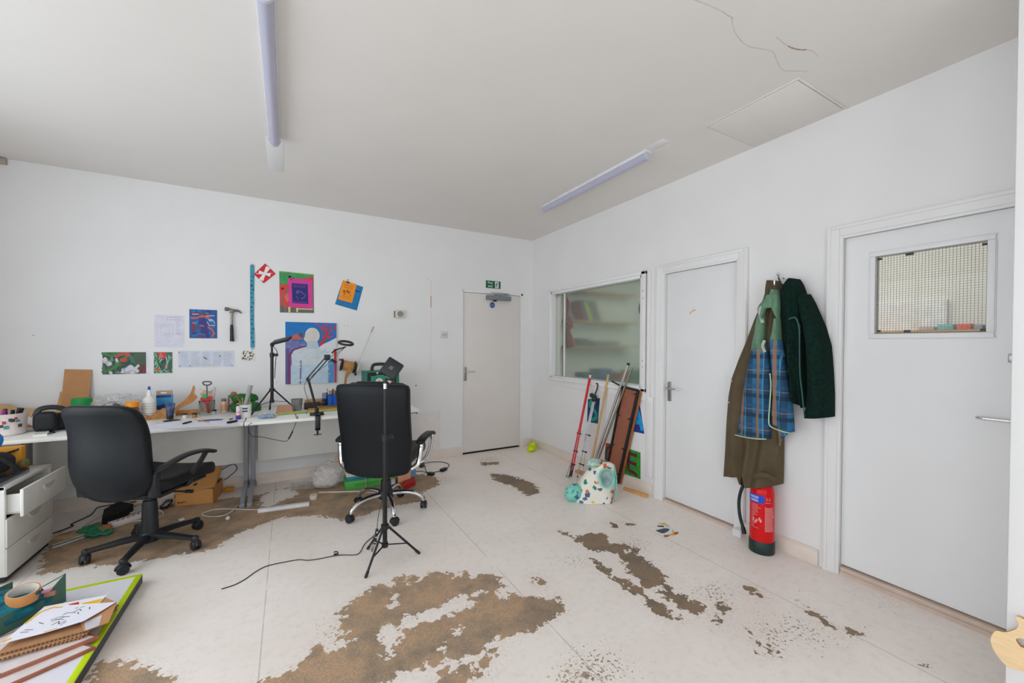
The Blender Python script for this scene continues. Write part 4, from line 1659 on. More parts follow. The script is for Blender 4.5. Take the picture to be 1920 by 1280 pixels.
sheet('text_sheet', 'wide grey sheet of fine print between the flower print and ink drawing', 'paper', (-3.735, -3.318, 1.144, 1.296), L,
      [M((208, 212, 224)), M((184, 190, 206)), M((70, 76, 96)), M((230, 216, 180))])
L = [(FULL, 0, 0)]
for i in range(46):
    u, v = random.uniform(.15, .85), random.uniform(.15, .85)
    L.append((clampuv(stroke([(u, v), (u+random.uniform(-.1, .1), v+random.uniform(-.15, .15))], random.uniform(.04, .09))), 1 if random.random() < .7 else 2, 1))
sheet('ink_drawing', 'small black ink drawing on cream paper, rightmost of the low row', 'drawing', (-3.272, -3.150, 1.193, 1.296), L, [M((228, 224, 214)), M((62, 58, 56)), M((150, 144, 138))])

# thermostat, light switch, exit sign
th = thing('wall_socket', 'round-fronted white wall socket right of the orange flyer', 'socket', (-1.778, 0, 1.66))
b = MB()
b.box(-1.826, -1.730, -.035, 0, 1.660, 1.748, bev=.006)
b.build('box', mat('old_white_plastic', (214, 210, 200), rough=.5), th)
b = MB()
b.lathe([(.030, 0), (.033, .004), (.033, .007), (.025, .009), (.022, .004), (0, .004)], (-1.776, -.035, 1.704), (0, -1, 0), n=28)
b.build('ring', M((150, 146, 138), rough=.4), th)
b = MB()
for dx, dz in ((-.009, 0), (.009, 0), (0, .012)):
    b.cyl((-1.776+dx, -.0405, 1.704+dz), (-1.776+dx, -.039, 1.704+dz), .003, n=8)
b.build('pin_hole', BLKPL, th)
b = MB()
b.box(-1.838, -1.826, -.012, 0, 1.665, 1.74, bev=.002)
b.build('edge_plate', M((150, 110, 84), rough=.7), th)
sw = thing('light_switch', 'white square light switch on the far wall left of the exit door', 'switch', (-1.249, 0, 1.438))
b = MB()
b.box(-1.296, -1.200, -.010, 0, 1.438, 1.522, bev=.004)
b.build('plate', M((214, 212, 216), rough=.4), sw)
for k in (-1, 1):
    b = MB()
    b.box(-1.249+k*.016-.011, -1.249+k*.016+.011, -.014, -.009, 1.462, 1.498, bev=.003)
    b.build('rocker', M((190, 188, 194), rough=.35), sw)
sg = thing('exit_sign', 'green and white fire exit sign over the far door', 'sign', (-.59, 0, 2.086))
b = MB()
b.box(-.694, -.486, -.006, 0, 2.084, 2.178, bev=.001)
b.build('plate', M((10, 92, 62), rough=.45), sg)
b = MB()
Mt = Matrix(((1, 0, 0, 0), (0, 0, -1, -.0064), (0, 1, 0, 0), (0, 0, 0, 1)))
b.text('Fire', .046, Matrix.Translation((-.634, 0, 2.151)) @ Mt, .0004)
b.text('exit', .046, Matrix.Translation((-.634, 0, 2.110)) @ Mt, .0004)
b.build('lettering', M((232, 238, 234)), sg)
b = MB()
b.box(-.566, -.514, -.0066, -.006, 2.090, 2.172)
b.m = 1
b.cyl((-.536, -.0074, 2.158), (-.536, -.0064, 2.158), .0075, n=14)
for P, w in (([(-.540, 2.147), (-.546, 2.125)], .011), ([(-.545, 2.127), (-.534, 2.112), (-.540, 2.096)], .008), ([(-.547, 2.127), (-.553, 2.110), (-.563, 2.105)], .008), ([(-.538, 2.146), (-.527, 2.136), (-.520, 2.142)], .006), ([(-.542, 2.147), (-.555, 2.142), (-.557, 2.131)], .006)):
    P3 = [Vector((x, -.0064, z)) for x, z in P]
    for a_, c_ in zip(P3, P3[1:]):
        d = (c_-a_).normalized()
        n_ = Vector((-d.z, 0, d.x))*w/2
        b.prism([a_+n_, c_+n_, c_-n_, a_-n_], (0, -.0010, 0))
b.build('running_figure', [M((232, 238, 234)), M((10, 92, 62), rough=.45)], sg)
# small detector box high in the far left corner
b = MB()
q = FW(4, 303, -.0)
b.box(q.x-.06, q.x+.028, -.03, 0, q.z-.022, q.z+.022, bev=.004)
o = tag(b.build('junction_box', M((172, 162, 148), rough=.6)), 'small beige box at the top left edge of the far wall', 'junction box')

# tape roll on a spool and the string that ties it to a nail
sp_ = thing('tape_spool', 'spool of brown paper tape on black flanges against the wall', 'tape spool', FW(652, 700, -.07))
c0, c1_ = FW(642, 684, -.07), FW(663, 688, -.07)
ax_ = (c1_-c0).normalized()
b = MB()
b.lathe([(.012, 0), (.046, 0), (.050, .012), (.050, (c1_-c0).length-.012), (.044, (c1_-c0).length), (.012, (c1_-c0).length)], c0, ax_, n=28)
b.build('tape_roll', mat('brown_tape', (184, 134, 78), rough=.45, var=.08, stretch=(30, 1, 1)), sp_)
b = MB()
tailp = bez([(c0+c1_)/2+Vector((.022, -.045, -.035)), FW(651, 702, -.09), FW(648, 712, -.07), FW(647, 725, -.06), FW(646, 745, -.05)], 5)
b.tube(tailp, .016, n=8, flat=.08, up=(0, 1, .01), radii=[.026-.014*min(1, i/9) for i in range(len(tailp))])
b.build('tape_tail', MATS['brown_tape'], sp_)
for k, (c_, s_) in enumerate(((c0, -1), (c1_, 1))):
    b = MB()
    b.lathe([(0, 0), (.060, 0), (.064, .004), (.064, .012), (.058, .016), (0, .016)], c_, ax_*s_, n=24)
    b.bar(c_+ax_*s_*.006, c_+ax_*s_*.02+Vector((0, -.01, -.085 if k else -.03)), .022, .012, up=(0, 1, 0), bev=.003)
    b.build('flange', BLKPL, sp_)
b = MB()
b.lathe([(.0, 0), (.050, 0), (.050, .018), (.0, .018)], c1_+ax_*.03, ax_, n=24)
b.build('white_core', M((212, 208, 202)), sp_)
b = MB()
b.lathe([(0, 0), (.018, 0), (.018, .02), (0, .02)], c0+Vector((-.015, 0, .045)), (0, 0, 1), n=14)
b.build('red_knob', M((150, 24, 52)), sp_)
b = MB()
p0, p1 = FW(700, 613, -.004), c1_+ax_*.04+Vector((0, 0, .03))
b.tube([p0, p0*.7+p1*.3+Vector((0, 0, -.003)), p1], .0024, n=6)
b.build('string', M((206, 180, 160)), sp_)
b = MB()
b.cyl(p0+Vector((0, -.012, 0)), p0+Vector((0, .004, 0)), .005, n=8)
b.tube([p0, p0*.86+p1*.14+Vector((.0, 0, 0))], .0042, n=6)
b.build('nail', M((176, 140, 116)), sp_)
# ================================================================== things on the desks
def D(px, py, dz=0.0):
    p = FL(px, py, DZ+dz)
    return Vector((p.x, p.y, DZ+dz))


def jar(name, label, cat, p, r, h, body, lid, lidc, lidr=None, neck=True, band=None):
    t = thing(name, label, cat, p)
    b = MB()
    rr = lidr or r*.86
    hb = h*(1-lid)
    b.lathe([(0, 0), (r*.94, 0), (r, .004), (r, hb*.86), (r*.86, hb*.97), (rr*.9, hb), (0, hb)], p, n=22)
    b.build('body', body, t)
    if band:
        b = MB()
        b.lathe([(r+.0006, hb*.18), (r+.0008, hb*.19), (r+.0008, hb*.74), (r+.0006, hb*.75)], p, n=22)
        b.build('paper_label', band, t)
    b = MB()
    b.lathe([(0, hb), (rr, hb), (rr, h-.004), (rr-.004, h), (0, h)], p, n=22)
    b.build('lid', lidc, t)
    return t


def leaning_board(name, label, px0, py0, px1, py1, y0, mt, th=.004, dx=0.0):
    """card leaning on the far wall: upper corners by picture rows"""
    a, c = FW(px0, py0, -.012), FW(px1, py1, -.012)
    b = MB()
    ln = th
    b.prism([(a.x, -.008+.0*y0, a.z), (c.x, -.008, c.z), (c.x-dx, y0, DZ+.001), (a.x-dx, y0, DZ+.001)], (0, -ln, .0))
    return tag(b.build(name, mt, sharp=20), label, 'cardboard')


# --- left desk, back row
leaning_board('cardboard_sheet', 'tallest brown cardboard sheet leaning on the wall at the desk\'s left', 121, 692, 172, 693, -.07, mat('card_tan', (186, 136, 92), rough=.85, var=.04), dx=.012)
leaning_board('cardboard_sheet', 'shorter tan cardboard sheet leaning in front of the tallest one', 113, 734, 155, 733, -.095, mat('card_tan_pale', (200, 152, 108), rough=.85, var=.04), dx=.01)
b = MB()
q = FW(171, 748, -.03)
b.prism([(q.x-.02, -.04, DZ+.001), (q.x+.035, -.04, DZ+.001), (q.x+.035, -.02, q.z-.03), (q.x+.02, -.02, q.z+.0), (q.x-.02, -.02, q.z)], (0, -.004, 0))
tag(b.build('cardboard_offcut', CARD, sharp=20), 'small cardboard offcut beside the tall sheet and the plastic bag', 'cardboard')
# long flat flap of cardboard lying along the wall
b = MB()
P = [FW(0, 757, -.05), FW(18, 757, -.05), FW(30, 763, -.05), FW(72, 766, -.05), FW(90, 770, -.05), FW(108, 777, -.05)]
for a_, c_ in zip(P, P[1:]):
    b.prism([a_, c_, Vector((c_.x, -.30, DZ+.012)), Vector((a_.x, -.30, DZ+.012))], (0, -.002, -.005))
b.prism([Vector((P[0].x, -.30, DZ+.001)), Vector((P[-1].x, -.30, DZ+.001)), Vector((P[-1].x, -.30, DZ+.016)), Vector((P[0].x, -.30, DZ+.016))], (0, .004, 0))
tag(b.build('cardboard_flap', CARD2, sharp=20), 'large creased cardboard flap sloping against the wall at far left of the desk', 'cardboard')
b = MB()
a_ = D(65, 783)
b.grid(lambda u, v: Vector((-4.70+.28*u, -.50+.16*v, DZ+.035+.06*math.sin(u*PI)*(.6+.4*v)+.01*math.sin(u*17+v*5))), 14, 8)
b.grid(lambda u, v: Vector((-4.70+.28*u, -.50+.16*v, DZ+.002)), 14, 8)
tag(b.build('crumpled_paper', PAPER), 'crumpled white paper sheet in front of the cardboard flap', 'paper')
# green lidded jar
jar('green_lidded_jar', 'jar with a bright green lid standing before the cardboard sheets', 'jar', Vector((-4.285, -.21, DZ)), .055, .190, M((210, 214, 206)), .52, M((30, 150, 76), rough=.4), lidr=.058)
# polythene bag heaped with white things
b = MB()
bc = Vector((-4.12, -.17, DZ))


def bagfn(c, rx, ry, rz, seed, am=.18):
    def fn(u, v):
        a, p = 2*PI*u, PI*(0.01+.98*v)
        d = Vector((math.sin(p)*math.cos(a), math.sin(p)*math.sin(a), -math.cos(p)))
        k = 1+am*mnoise.noise(d*2.2+Vector((seed, 0, 0)))+am*.5*mnoise.noise(d*6+Vector((0, seed, 0)))
        z = max(0.002, rz*.92+d.z*rz*k)
        return Vector((c.x+d.x*rx*k, c.y+d.y*ry*k, c.z+z))
    return fn


b.grid(bagfn(bc, .19, .09, .105, 3.1, .3), 40, 24, closed_u=True, cap=True)
bag = b.build('polythene_bag', PLASTICBAG, sharp=60)
tag(bag, 'clear plastic bag of white packing in front of the photo print', 'bag')
b = MB()
b.grid(bagfn(bc+Vector((-.05, .0, .004)), .10, .07, .07, 7.7, .2), 20, 12, closed_u=True, cap=True)
b.grid(bagfn(bc+Vector((.09, .0, .004)), .08, .06, .055, 1.7, .2), 20, 12, closed_u=True, cap=True)
b.build('packing', M((206, 206, 206)), bag)
b = MB()
b.tube(bez([Vector((-4.19, -.21, DZ+.03)), Vector((-4.18, -.22, DZ+.10)), Vector((-4.13, -.22, DZ+.145)), Vector((-4.06, -.22, DZ+.14)), Vector((-4.035, -.22, DZ+.09))], 6), .012, n=10, flat=.5)
b.build('band', M((120, 116, 116)), bag)
# scrunched foil-like dark ribbon
b = MB()
b.grid(bagfn(Vector((-4.05, -.345, DZ)), .042, .03, .072, 5.2, .5), 16, 12, closed_u=True, cap=True)
tag(b.build('ribbon_knot', M((112, 100, 84), rough=.4, rgb2=(60, 72, 92), scale=60)), 'small dark knotted ribbon beside the spice jar', 'ribbon')
jar('spice_jar', 'spice jar with a bright orange lid beside the glue bottle', 'jar', Vector((-3.955, -.345, DZ)), .040, .158, mat('jar_red', (150, 70, 60), rough=.2), .26, M((240, 150, 20), rough=.4), lidr=.042, band=M((214, 170, 120), rgb2=(220, 120, 50), scale=30))
# glue bottle
p = Vector((-3.875, -.25, DZ))
t = thing('glue_bottle', 'tall white glue bottle with a blue nozzle tip', 'bottle', p)
b = MB()
b.lathe([(0, 0), (.042, 0), (.045, .006), (.045, .135), (.038, .165), (.016, .185), (.016, .19), (0, .19)], p, n=26)
b.build('body', M((232, 232, 226), rough=.4), t)
b = MB()
b.lathe([(0, .188), (.018, .188), (.017, .205), (.008, .232), (.006, .24), (0, .24)], p, n=18)
b.build('nozzle', M((236, 236, 234), rough=.4), t)
b = MB()
b.lathe([(0, .238), (.009, .238), (.010, .246), (.006, .266), (0, .268)], p, n=14)
b.build('tip_cap', M((40, 80, 170), rough=.4), t)
b = MB()
for i, (h0, h1) in enumerate(((.030, .036), (.045, .049), (.085, .087), (.106, .108), (.126, .128))):
    b.lathe([(.0454, h0), (.0457, h0+.0005), (.0457, h1-.0005), (.0454, h1)], p, n=26)
b.build('printing', M((150, 150, 148)), t)
# blue blister pack with a bottle-shaped kraft piece
b = MB()
q0, q1 = FW(293, 734, -.16), FW(321, 734, -.16)
b.box(q0.x, q1.x+.01, -.165, -.145, DZ+.002, q0.z-.03, bev=.002)
b.m = 1
b.box(q0.x, q1.x+.005, -.166, -.144, q0.z-.028, q0.z+.005, bev=.001)
b.m = 2
b.box(q0.x+.03, q1.x-.03, -.1668, -.1655, q0.z-.018, q0.z-.006)
b.m = 3
b.box(q0.x, q1.x, -.1665, -.1645, q0.z-.052, q0.z-.034)
b.prism([(q0.x, -.166, DZ+.05), (q1.x, -.166, DZ+.085), (q1.x, -.166, DZ+.112), (q0.x, -.166, DZ+.09)], (0, -.0012, 0))
o = b.build('retail_pack', [mat('pack_blue', (50, 136, 184), rough=.45, var=.15), mat('pack_card', (176, 150, 124), rough=.8), PAPER, M((24, 52, 120), rough=.45)], sharp=25)
tag(o, 'blue retail pack with a card header standing behind the kraft paper', 'packet')
# crumpled kraft paper pieces
b = MB()


def sheetfn(c, ux, uy, amp, sd, fr=3.0):
    def fn(u, v):
        p = c+ux*(u-.5)+uy*(v-.5)
        n = mnoise.noise(Vector((u*fr, v*fr, sd)))+.5*mnoise.noise(Vector((u*fr*2.3, v*fr*2.3, sd+4)))
        return p+Vector((0, 0, abs(n)*amp))
    return fn


kc = Vector((-3.80, -.30, DZ+.012))
b.grid(sheetfn(kc, Vector((.16, .02, .0)), Vector((.05, .14, .10)), .045, 1.3), 16, 12)
b.grid(sheetfn(kc+Vector((0, 0, -.010)), Vector((.15, .02, .0)), Vector((.04, .12, .06)), .012, 2.3), 16, 12)
o = tag(b.build('kraft_paper', KRAFT, sharp=25), 'crumpled kraft paper in front of the blue retail pack', 'paper')
b = MB()
kp = [FW(337, 757, -.17), FW(346, 750, -.17), FW(357, 738, -.17), FW(363, 722, -.17), FW(366, 726, -.17), FW(364, 738, -.17), FW(371, 744, -.17), FW(362, 754, -.17), FW(348, 760, -.17), FW(338, 766, -.17), FW(330, 772, -.17), FW(328, 764, -.17)]
kp = [Vector((q_.x, q_.y, max(q_.z, DZ+.0015))) for q_ in kp]
b.prism(kp, (0, -.012, 0))
b.box(kp[-2].x, kp[6].x, -.185, -.165, DZ+.001, kp[-2].z+.012)
o = tag(b.build('kraft_paper', mat('kraft_dark', (186, 128, 72), rough=.75, var=.14, scale=25), sharp=25), 'torn kraft paper with a raised point beside the glass tool jar', 'paper')
# navy tube
p = Vector((-3.72, -.36, DZ))
t = thing('paint_tube', 'navy tube standing on its black cap in front of the kraft paper', 'tube', p)
b = MB()
b.lathe([(0, 0), (.021, 0), (.022, .003), (.022, .030), (0, .030)], p, n=18)
b.build('cap', BLKPL, t)
b = MB()
b.grid(lambda u, v: p+Vector((math.cos(2*PI*u)*(.022+.012*v), math.sin(2*PI*u)*.022*(1-.9*v), .03+.10*v)), 18, 8, closed_u=True, cap=True)
b.build('body', mat('tube_navy', (36, 54, 92), rough=.35, rgb2=(90, 120, 160), scale=24, ramp=(.5, .72)), t)
# glass jar with tools: red brush, green-ended handle, black ring handle, card
p = Vector((-3.50, -.20, DZ))
t = thing('tool_jar', 'clear glass jar of tools with a red scraper and ring handle', 'jar', p)
b = MB()
b.lathe([(.0, 0), (.055, 0), (.058, .004), (.058, .12), (.055, .122), (.053, .118), (.053, .008), (0, .006)], p, n=28)
b.build('jar_glass', GLASS, t)
b = MB()
b.bar(p+Vector((.012, -.01, .012)), p+Vector((-.006, -.02, .15)), .022, .008, up=(0, 1, 0), bev=.003)
b.prism([p+Vector((-.042, -.03, .15)), p+Vector((.040, -.03, .158)), p+Vector((.036, -.03, .125)), p+Vector((.018, -.03, .10)), p+Vector((-.012, -.03, .102)), p+Vector((-.038, -.03, .128))], (0, -.012, 0))
b.build('red_scraper', M((200, 30, 34), rough=.4), t)
b = MB()
b.ball(p+Vector((-.008, -.045, .160)), (.022, .012, .022), 14)
b.build('green_knob', M((70, 160, 96), rough=.4), t)
b = MB()
b.prism([p+Vector((-.05, .02, .02)), p+Vector((.045, .02, .02)), p+Vector((.062, .02, .235)), p+Vector((.02, .02, .195)), p+Vector((-.055, .02, .225))], (0, -.004, 0))
b.build('card', mat('card_print', (196, 160, 132), rough=.8, rgb2=(226, 214, 208), scale=22), t)
b = MB()
b.tube(bez([p+Vector((-.022, -.005, .262)), p+Vector((-.024, -.005, .284)), p+Vector((.022, -.005, .284)), p+Vector((.030, -.005, .266)), p+Vector((.004, -.005, .254))], 5, closed=True), .006, n=8, closed=True)
b.tube([p+Vector((.0, -.005, .254)), p+Vector((.0, -.005, .015))], .005, n=8)
b.build('ring_handle', mat('handle_grey', (92, 92, 92), rough=.4), t)
b = MB()
b.tube([p+Vector((.035, 0, .012)), p+Vector((.045, 0, .15)), p+Vector((.05, .0, .24))], .004, n=8)
b.build('rod', mat('clear_rod', (200, 206, 208), rough=.2), t)
# small ink pots
for i, (px_, py_, lb, cc) in enumerate(((343, 785, 'tiny white pot at the foot of the tool jar', (222, 220, 214)), (365, 783, 'tiny brass-coloured pot with black top by the tool jar', (150, 124, 70)), (392, 780, 'small glass pot with dark base right of the tool jar', (168, 172, 170)))):
    q = Vector((-3.625+.075*i+.03*(i == 2), -.36+.06*i*(i == 2), DZ))
    if i == 1: q = Vector((-3.56, -.37, DZ))
    jar('ink_pot', lb, 'pot', q, .017, .04, M(cc, rough=.35), .28, BLKPL, lidr=.019)
# salt shaker style jar, green-lidded glass jar
jar('narrow_jar', 'narrow pale jar between the tool jar and green-topped jar', 'jar', Vector((-3.385, -.16, DZ)), .022, .125, M((226, 196, 170), rough=.3), .2, M((120, 116, 112)), band=M((214, 160, 120)))
jar('green_topped_jar', 'glass jar of reddish beads with a teal lid', 'jar', Vector((-3.325, -.12, DZ)), .036, .15, mat('beads', (176, 150, 140), rough=.25, rgb2=(120, 60, 56), scale=70), .12, M((44, 120, 92), rough=.4))
# green rolled cloths
for k, (c_, r_, z_, lb) in enumerate((((-3.215, -.20), .045, .04, 'lower green cloth roll tied with twine'), ((-3.225, -.19), .040, .124, 'upper green cloth roll on top of the lower one'))):
    b = MB()
    x, y = c_
    L_ = .20 if k == 0 else .17
    n_ = 26
    pts = [Vector((x-L_/2+L_*i/n_, y+.008*math.sin(i*.9), DZ+z_+.006*math.sin(i*.7+k))) for i in range(n_+1)]
    rad = [r_*(.80+.16*math.sin(PI*i/n_)+.07*math.sin(i*1.7)) for i in range(n_+1)]
    b.tube(pts, r_, n=18, radii=rad)
    o = b.build('cloth_roll', mat('green_cloth', (46, 104, 52), rough=.9, var=.3, scale=40, bump=.4, bscale=60))
    tag(o, lb, 'cloth')
    if k == 0:
        b = MB()
        b.tube([Vector((x+math.sin(i*.7)*.06-.01, y-.044, DZ+.078+.004*math.sin(i*1.3))) for i in range(12)], .005, n=6)
        b.build('twine', M((184, 160, 110)), o)
jar('orange_cap_pot', 'tiny pot with an orange cap by the green cloth rolls', 'pot', Vector((-3.20, -.33, DZ)), .014, .036, M((196, 120, 70)), .4, M((214, 128, 60)))
# pot of brushes at the desk joint
p = Vector((-3.19, -.565, DZ))
t = thing('brush_pot', 'white printed pot holding brushes, spoon and a grey foam roller', 'pot', p)
b = MB()
b.lathe([(0, 0), (.036, 0), (.040, .004), (.043, .112), (.040, .112), (.036, .01), (0, .01)], p, n=26)
b.build('pot', M((226, 226, 222), rough=.4), t)
b = MB()
for k in range(2):
    for i in range(5):
        a_ = -1.9+.16*i
        c_ = p+Vector((math.cos(a_)*.0425, math.sin(a_)*.0425, .082-.022*k))
        b.box(-.0045, .0045, -.0012, .0012, -.006, .006, M4=Matrix.Translation(c_) @ Matrix.Rotation(a_+PI/2, 4, 'Z'))
b.build('printing', M((48, 62, 92)), t)
b = MB()
b.tube([p+Vector((-.006, .0, .02)), p+Vector((.0, .0, .11)), p+Vector((.036, .01, .27))], .018, n=14, radii=[.010, .016, .017])
b.build('foam_roller', M((158, 158, 154), rough=.9), t)
b = MB()
b.tube([p+Vector((-.012, .01, .02)), p+Vector((-.045, .01, .15)), p+Vector((-.066, .01, .19))], .005, n=8)
b.ball(p+Vector((-.082, .01, .205)), (.022, .007, .018), 12)
b.build('wooden_spoon', M((140, 84, 44), rough=.5), t)
b = MB()
for dx, dz, col in ((-.018, .17, 0), (.028, .16, 1), (.012, .18, 0), (-.03, .145, 1)):
    b.m = col
    b.tube([p+Vector((dx*.3, -.01, .02)), p+Vector((dx*1.2, -.008, dz))], .004, n=8)
b.build('brush_handle', [M((190, 140, 90)), M((92, 150, 84))], t)
# glue stick lying beside
p = Vector((-3.235, -.62, DZ))
t = thing('glue_stick', 'white glue stick with pink band and blue base beside the brush pot', 'glue stick', p)
b = MB()
b.lathe([(0, .028), (.015, .028), (.015, .10), (.012, .108), (0, .108)], p, n=18)
b.build('body', M((226, 220, 226), rough=.35), t)
b = MB()
b.lathe([(0, 0), (.018, 0), (.018, .026), (0, .028)], p, n=18)
b.build('base', M((32, 66, 176), rough=.4), t)
b = MB()
b.lathe([(.0152, .05), (.0156, .051), (.0156, .066), (.0152, .067)], p, n=18)
b.m = 1
b.lathe([(.0182, .024), (.0186, .025), (.0186, .034), (.0156, .035)], p, n=18)
b.build('bands', [M((226, 176, 200)), M((196, 40, 50))], t)

# --- front of the left desk
p = Vector((-4.43, -.50, DZ))
t = thing('printed_pot', 'pale printed pot full of pens at the left end of the desk', 'pot', Vector((-4.53, -.56, DZ)))
p = Vector((-4.53, -.56, DZ))
b = MB()
b.lathe([(0, 0), (.072, 0), (.080, .005), (.092, .145), (.087, .145), (.074, .01), (0, .01)], p, n=30)
b.build('pot', mat('pot_print', (206, 190, 184), rough=.5, rgb2=(232, 220, 214), scale=9), t)
b = MB()
for i in range(16):
    a_ = -2.6+.14*i
    z_ = random.uniform(.03, .12)
    r_ = .081+.011*z_/.145+.001
    M4 = Matrix.Translation(p+Vector((math.cos(a_)*r_, math.sin(a_)*r_, z_))) @ Matrix.Rotation(a_+PI/2, 4, 'Z')
    b.m = i % 4
    b.box(-random.uniform(.006, .014), .008, -.001, .0015, -random.uniform(.004, .016), .008, M4=M4)
b.build('printing', [M((52, 52, 60)), M((170, 60, 60)), M((70, 140, 150)), M((80, 70, 66))], t)
b = MB()
for i, (dx, dy, h, mi) in enumerate(((-.04, -.02, .175, 0), (-.02, .03, .17, 1), (.02, 0, .165, 1), (.045, .02, .172, 1), (.0, -.03, .168, 2), (.05, -.02, .178, 1))):
    b.m = mi
    b.tube([p+Vector((dx*.6, dy*.6, .02)), p+Vector((dx*1.3, dy*1.3, h))], .010, n=10)
b.build('pens', [M((30, 190, 70), rough=.4), BLKPL, M((170, 40, 150))], t)
# headphones
t = thing('headphones', 'black over-ear headphones lying on the left desk', 'headphones', Vector((-4.34, -.58, DZ)))
c = Vector((-4.335, -.60, DZ+.078))
b = MB()
b.rbox(.062, .028, .072, .026, 10, lambda q_: Vector((c.x+q_.x*(1-.12*abs(q_.z/.07)**3), c.y+q_.y+.0*q_.x, c.z-.004+q_.z*(1-.15*abs(q_.x/.06)**3))))
b.build('ear_cup', LEATHER, t)
b = MB()
c2_ = c+Vector((.055, .055, -.012))
b.rbox(.055, .026, .062, .024, 10, lambda q_: Vector((c2_.x+q_.x*.8, c2_.y+q_.y+.4*q_.x, c2_.z+q_.z)))
b.build('ear_cup', LEATHER, t)
b = MB()
b.tube(bez([c+Vector((-.05, 0, .04)), c+Vector((-.035, .02, .085)), c+Vector((.03, .035, .092)), c+Vector((.085, .05, .062)), c+Vector((.095, .06, .0))], 6), .010, n=8, flat=1.8)
b.build('headband', BLKPL, t)
b = MB()
b.tube(bez([c+Vector((.03, -.02, -.07)), c+Vector((.06, -.05, -.073)), c+Vector((.02, -.09, -.0745))], 6), .003, n=6)
b.build('lead', BLKPL, t)
# keyboard
k0, k1, k2_, k3 = D(61, 819), D(88, 817), D(104, 797), D(80, 795)
t = thing('keyboard', 'slim white computer keyboard on the left desk beside the headphones', 'keyboard', (k0+k2_)/2)
b = MB()
b.prism([k0, k1, k2_, k3], (0, 0, .012))
b.build('base', M((226, 224, 216), rough=.5), t)
for r in range(5):
    b = MB()
    for i in range(13):
        v0_, v1_ = (r+.12)/5, (r+.90)/5
        u0_, u1_ = (i+.1)/13, (i+.9)/13
        pp = lambda u, v: (k0*(1-v)+k1*v)*(1-u)+(k3*(1-v)+k2_*v)*u+Vector((0, 0, .012))
        b.prism([pp(u0_, v0_), pp(u0_, v1_), pp(u1_, v1_), pp(u1_, v0_)], (0, 0, .003))
    b.build('key_row', M((212, 210, 204), rough=.5), t)
# blue patterned pouch, camera-like dark piece, brown strip
b = MB()
b.grid(bagfn(Vector((-4.09, -.50, DZ)), .075, .05, .042, 2.2, .2), 22, 14, closed_u=True, cap=True)
tag(b.build('patterned_pouch', mat('pouch_blue', (40, 64, 150), rough=.8, rgb2=(206, 190, 200), scale=34, ramp=(.52, .6))), 'small blue and white patterned pouch behind the task chair', 'pouch')
b = MB()
b.box(-4.19, -4.10, -.42, -.36, DZ, DZ+.05, bev=.01)
b.m = 1
b.cyl((-4.15, -.43, DZ+.032), (-4.10, -.44, DZ+.032), .016, n=16)
tag(b.build('webcam', [BLKPL, M((200, 204, 214), rough=.3)]), 'small black gadget with silver rim beside the patterned pouch', 'gadget')
b = MB()
b.bar((-4.32, -.34, DZ+.012), (-4.04, -.30, DZ+.012), .03, .02, bev=.003)
tag(b.build('wood_strip', M((186, 140, 116), rough=.7)), 'pinkish wood strip lying behind the keyboard', 'strip')
b = MB()
b.prism([(-4.20, -.60, DZ), (-4.02, -.64, DZ), (-4.0, -.56, DZ), (-4.16, -.54, DZ)], (0, 0, .012))
tag(b.build('leather_offcut', M((160, 92, 66), rough=.6)), 'reddish brown offcut in front of the patterned pouch', 'offcut')
# big papers, pens and cutters
b = MB()
b.prism([D(272, 806), D(452, 796), D(430, 788), D(282, 793)], (0, 0, .0015))
paper1 = tag(b.build('paper_sheet', mat('paper_lilac', (224, 223, 234), rough=.8, var=.02)), 'large white paper sheet along the front of the left desk', 'paper')
b = MB()
b.tube(bez([D(291, 790, .004), D(297, 796, .004), D(320, 795, .004), D(345, 792, .004)], 5), .0035, n=8)
tag(b.build('white_cable', M((216, 216, 220))), 'thin white cable loop on the large paper sheet', 'cable')
for (x0_, y0_, x1_, y1_, w, col, nm, lb) in (
        (306, 790, 334, 786, .010, (40, 38, 44), 'pliers', 'small black pliers on the paper sheet'),
        (343, 794, 360, 789.5, .012, (38, 38, 44), 'marker_pen', 'short black marker pen on the paper sheet'),
        (372, 788.5, 418, 785.5, .009, (62, 88, 138), 'ruler', 'narrow blue ruler lying on the left desk'),
        (426, 792, 446, 788.5, .016, (26, 28, 32), 'craft_knife', 'black craft knife near the desk joint'),
        (430, 786, 437, 784, .008, (50, 56, 66), 'pencil_stub', 'tiny dark pencil stub beside the craft knife')):
    b = MB()
    a_, c_ = D(x0_, y0_, w*.5+.002), D(x1_, y1_, w*.5+.002)
    b.tube([a_, a_*.8+c_*.2, a_*.15+c_*.85, c_], w*.6, n=10, radii=[w*.45, w*.62, w*.55, w*.2])
    if nm == 'pliers':
        b.tube(bez([a_+Vector((0, .03, 0)), (a_+c_)/2, c_+Vector((.02, -.02, 0))], 5), w*.4, n=8)
        b.ball((a_+c_)/2, .010, 10)
    if nm == 'ruler':
        b.bar(a_, c_, .022, .004)
    tag(b.build(nm, M(col, rough=.4)), lb, nm.replace('_', ' '))
b = MB()
b.tube([D(392, 791, .005), D(365, 786, .012)], .0035, n=8)
for i in range(3):
    b.tube([D(338+7*i, 775, .0075), D(347+7*i, 772.5, .0075)], .006, n=8)
tag(b.build('wood_offcuts', M((204, 146, 78)), sharp=30), 'little yellow wood pegs lying in front of the tool jar', 'pegs')

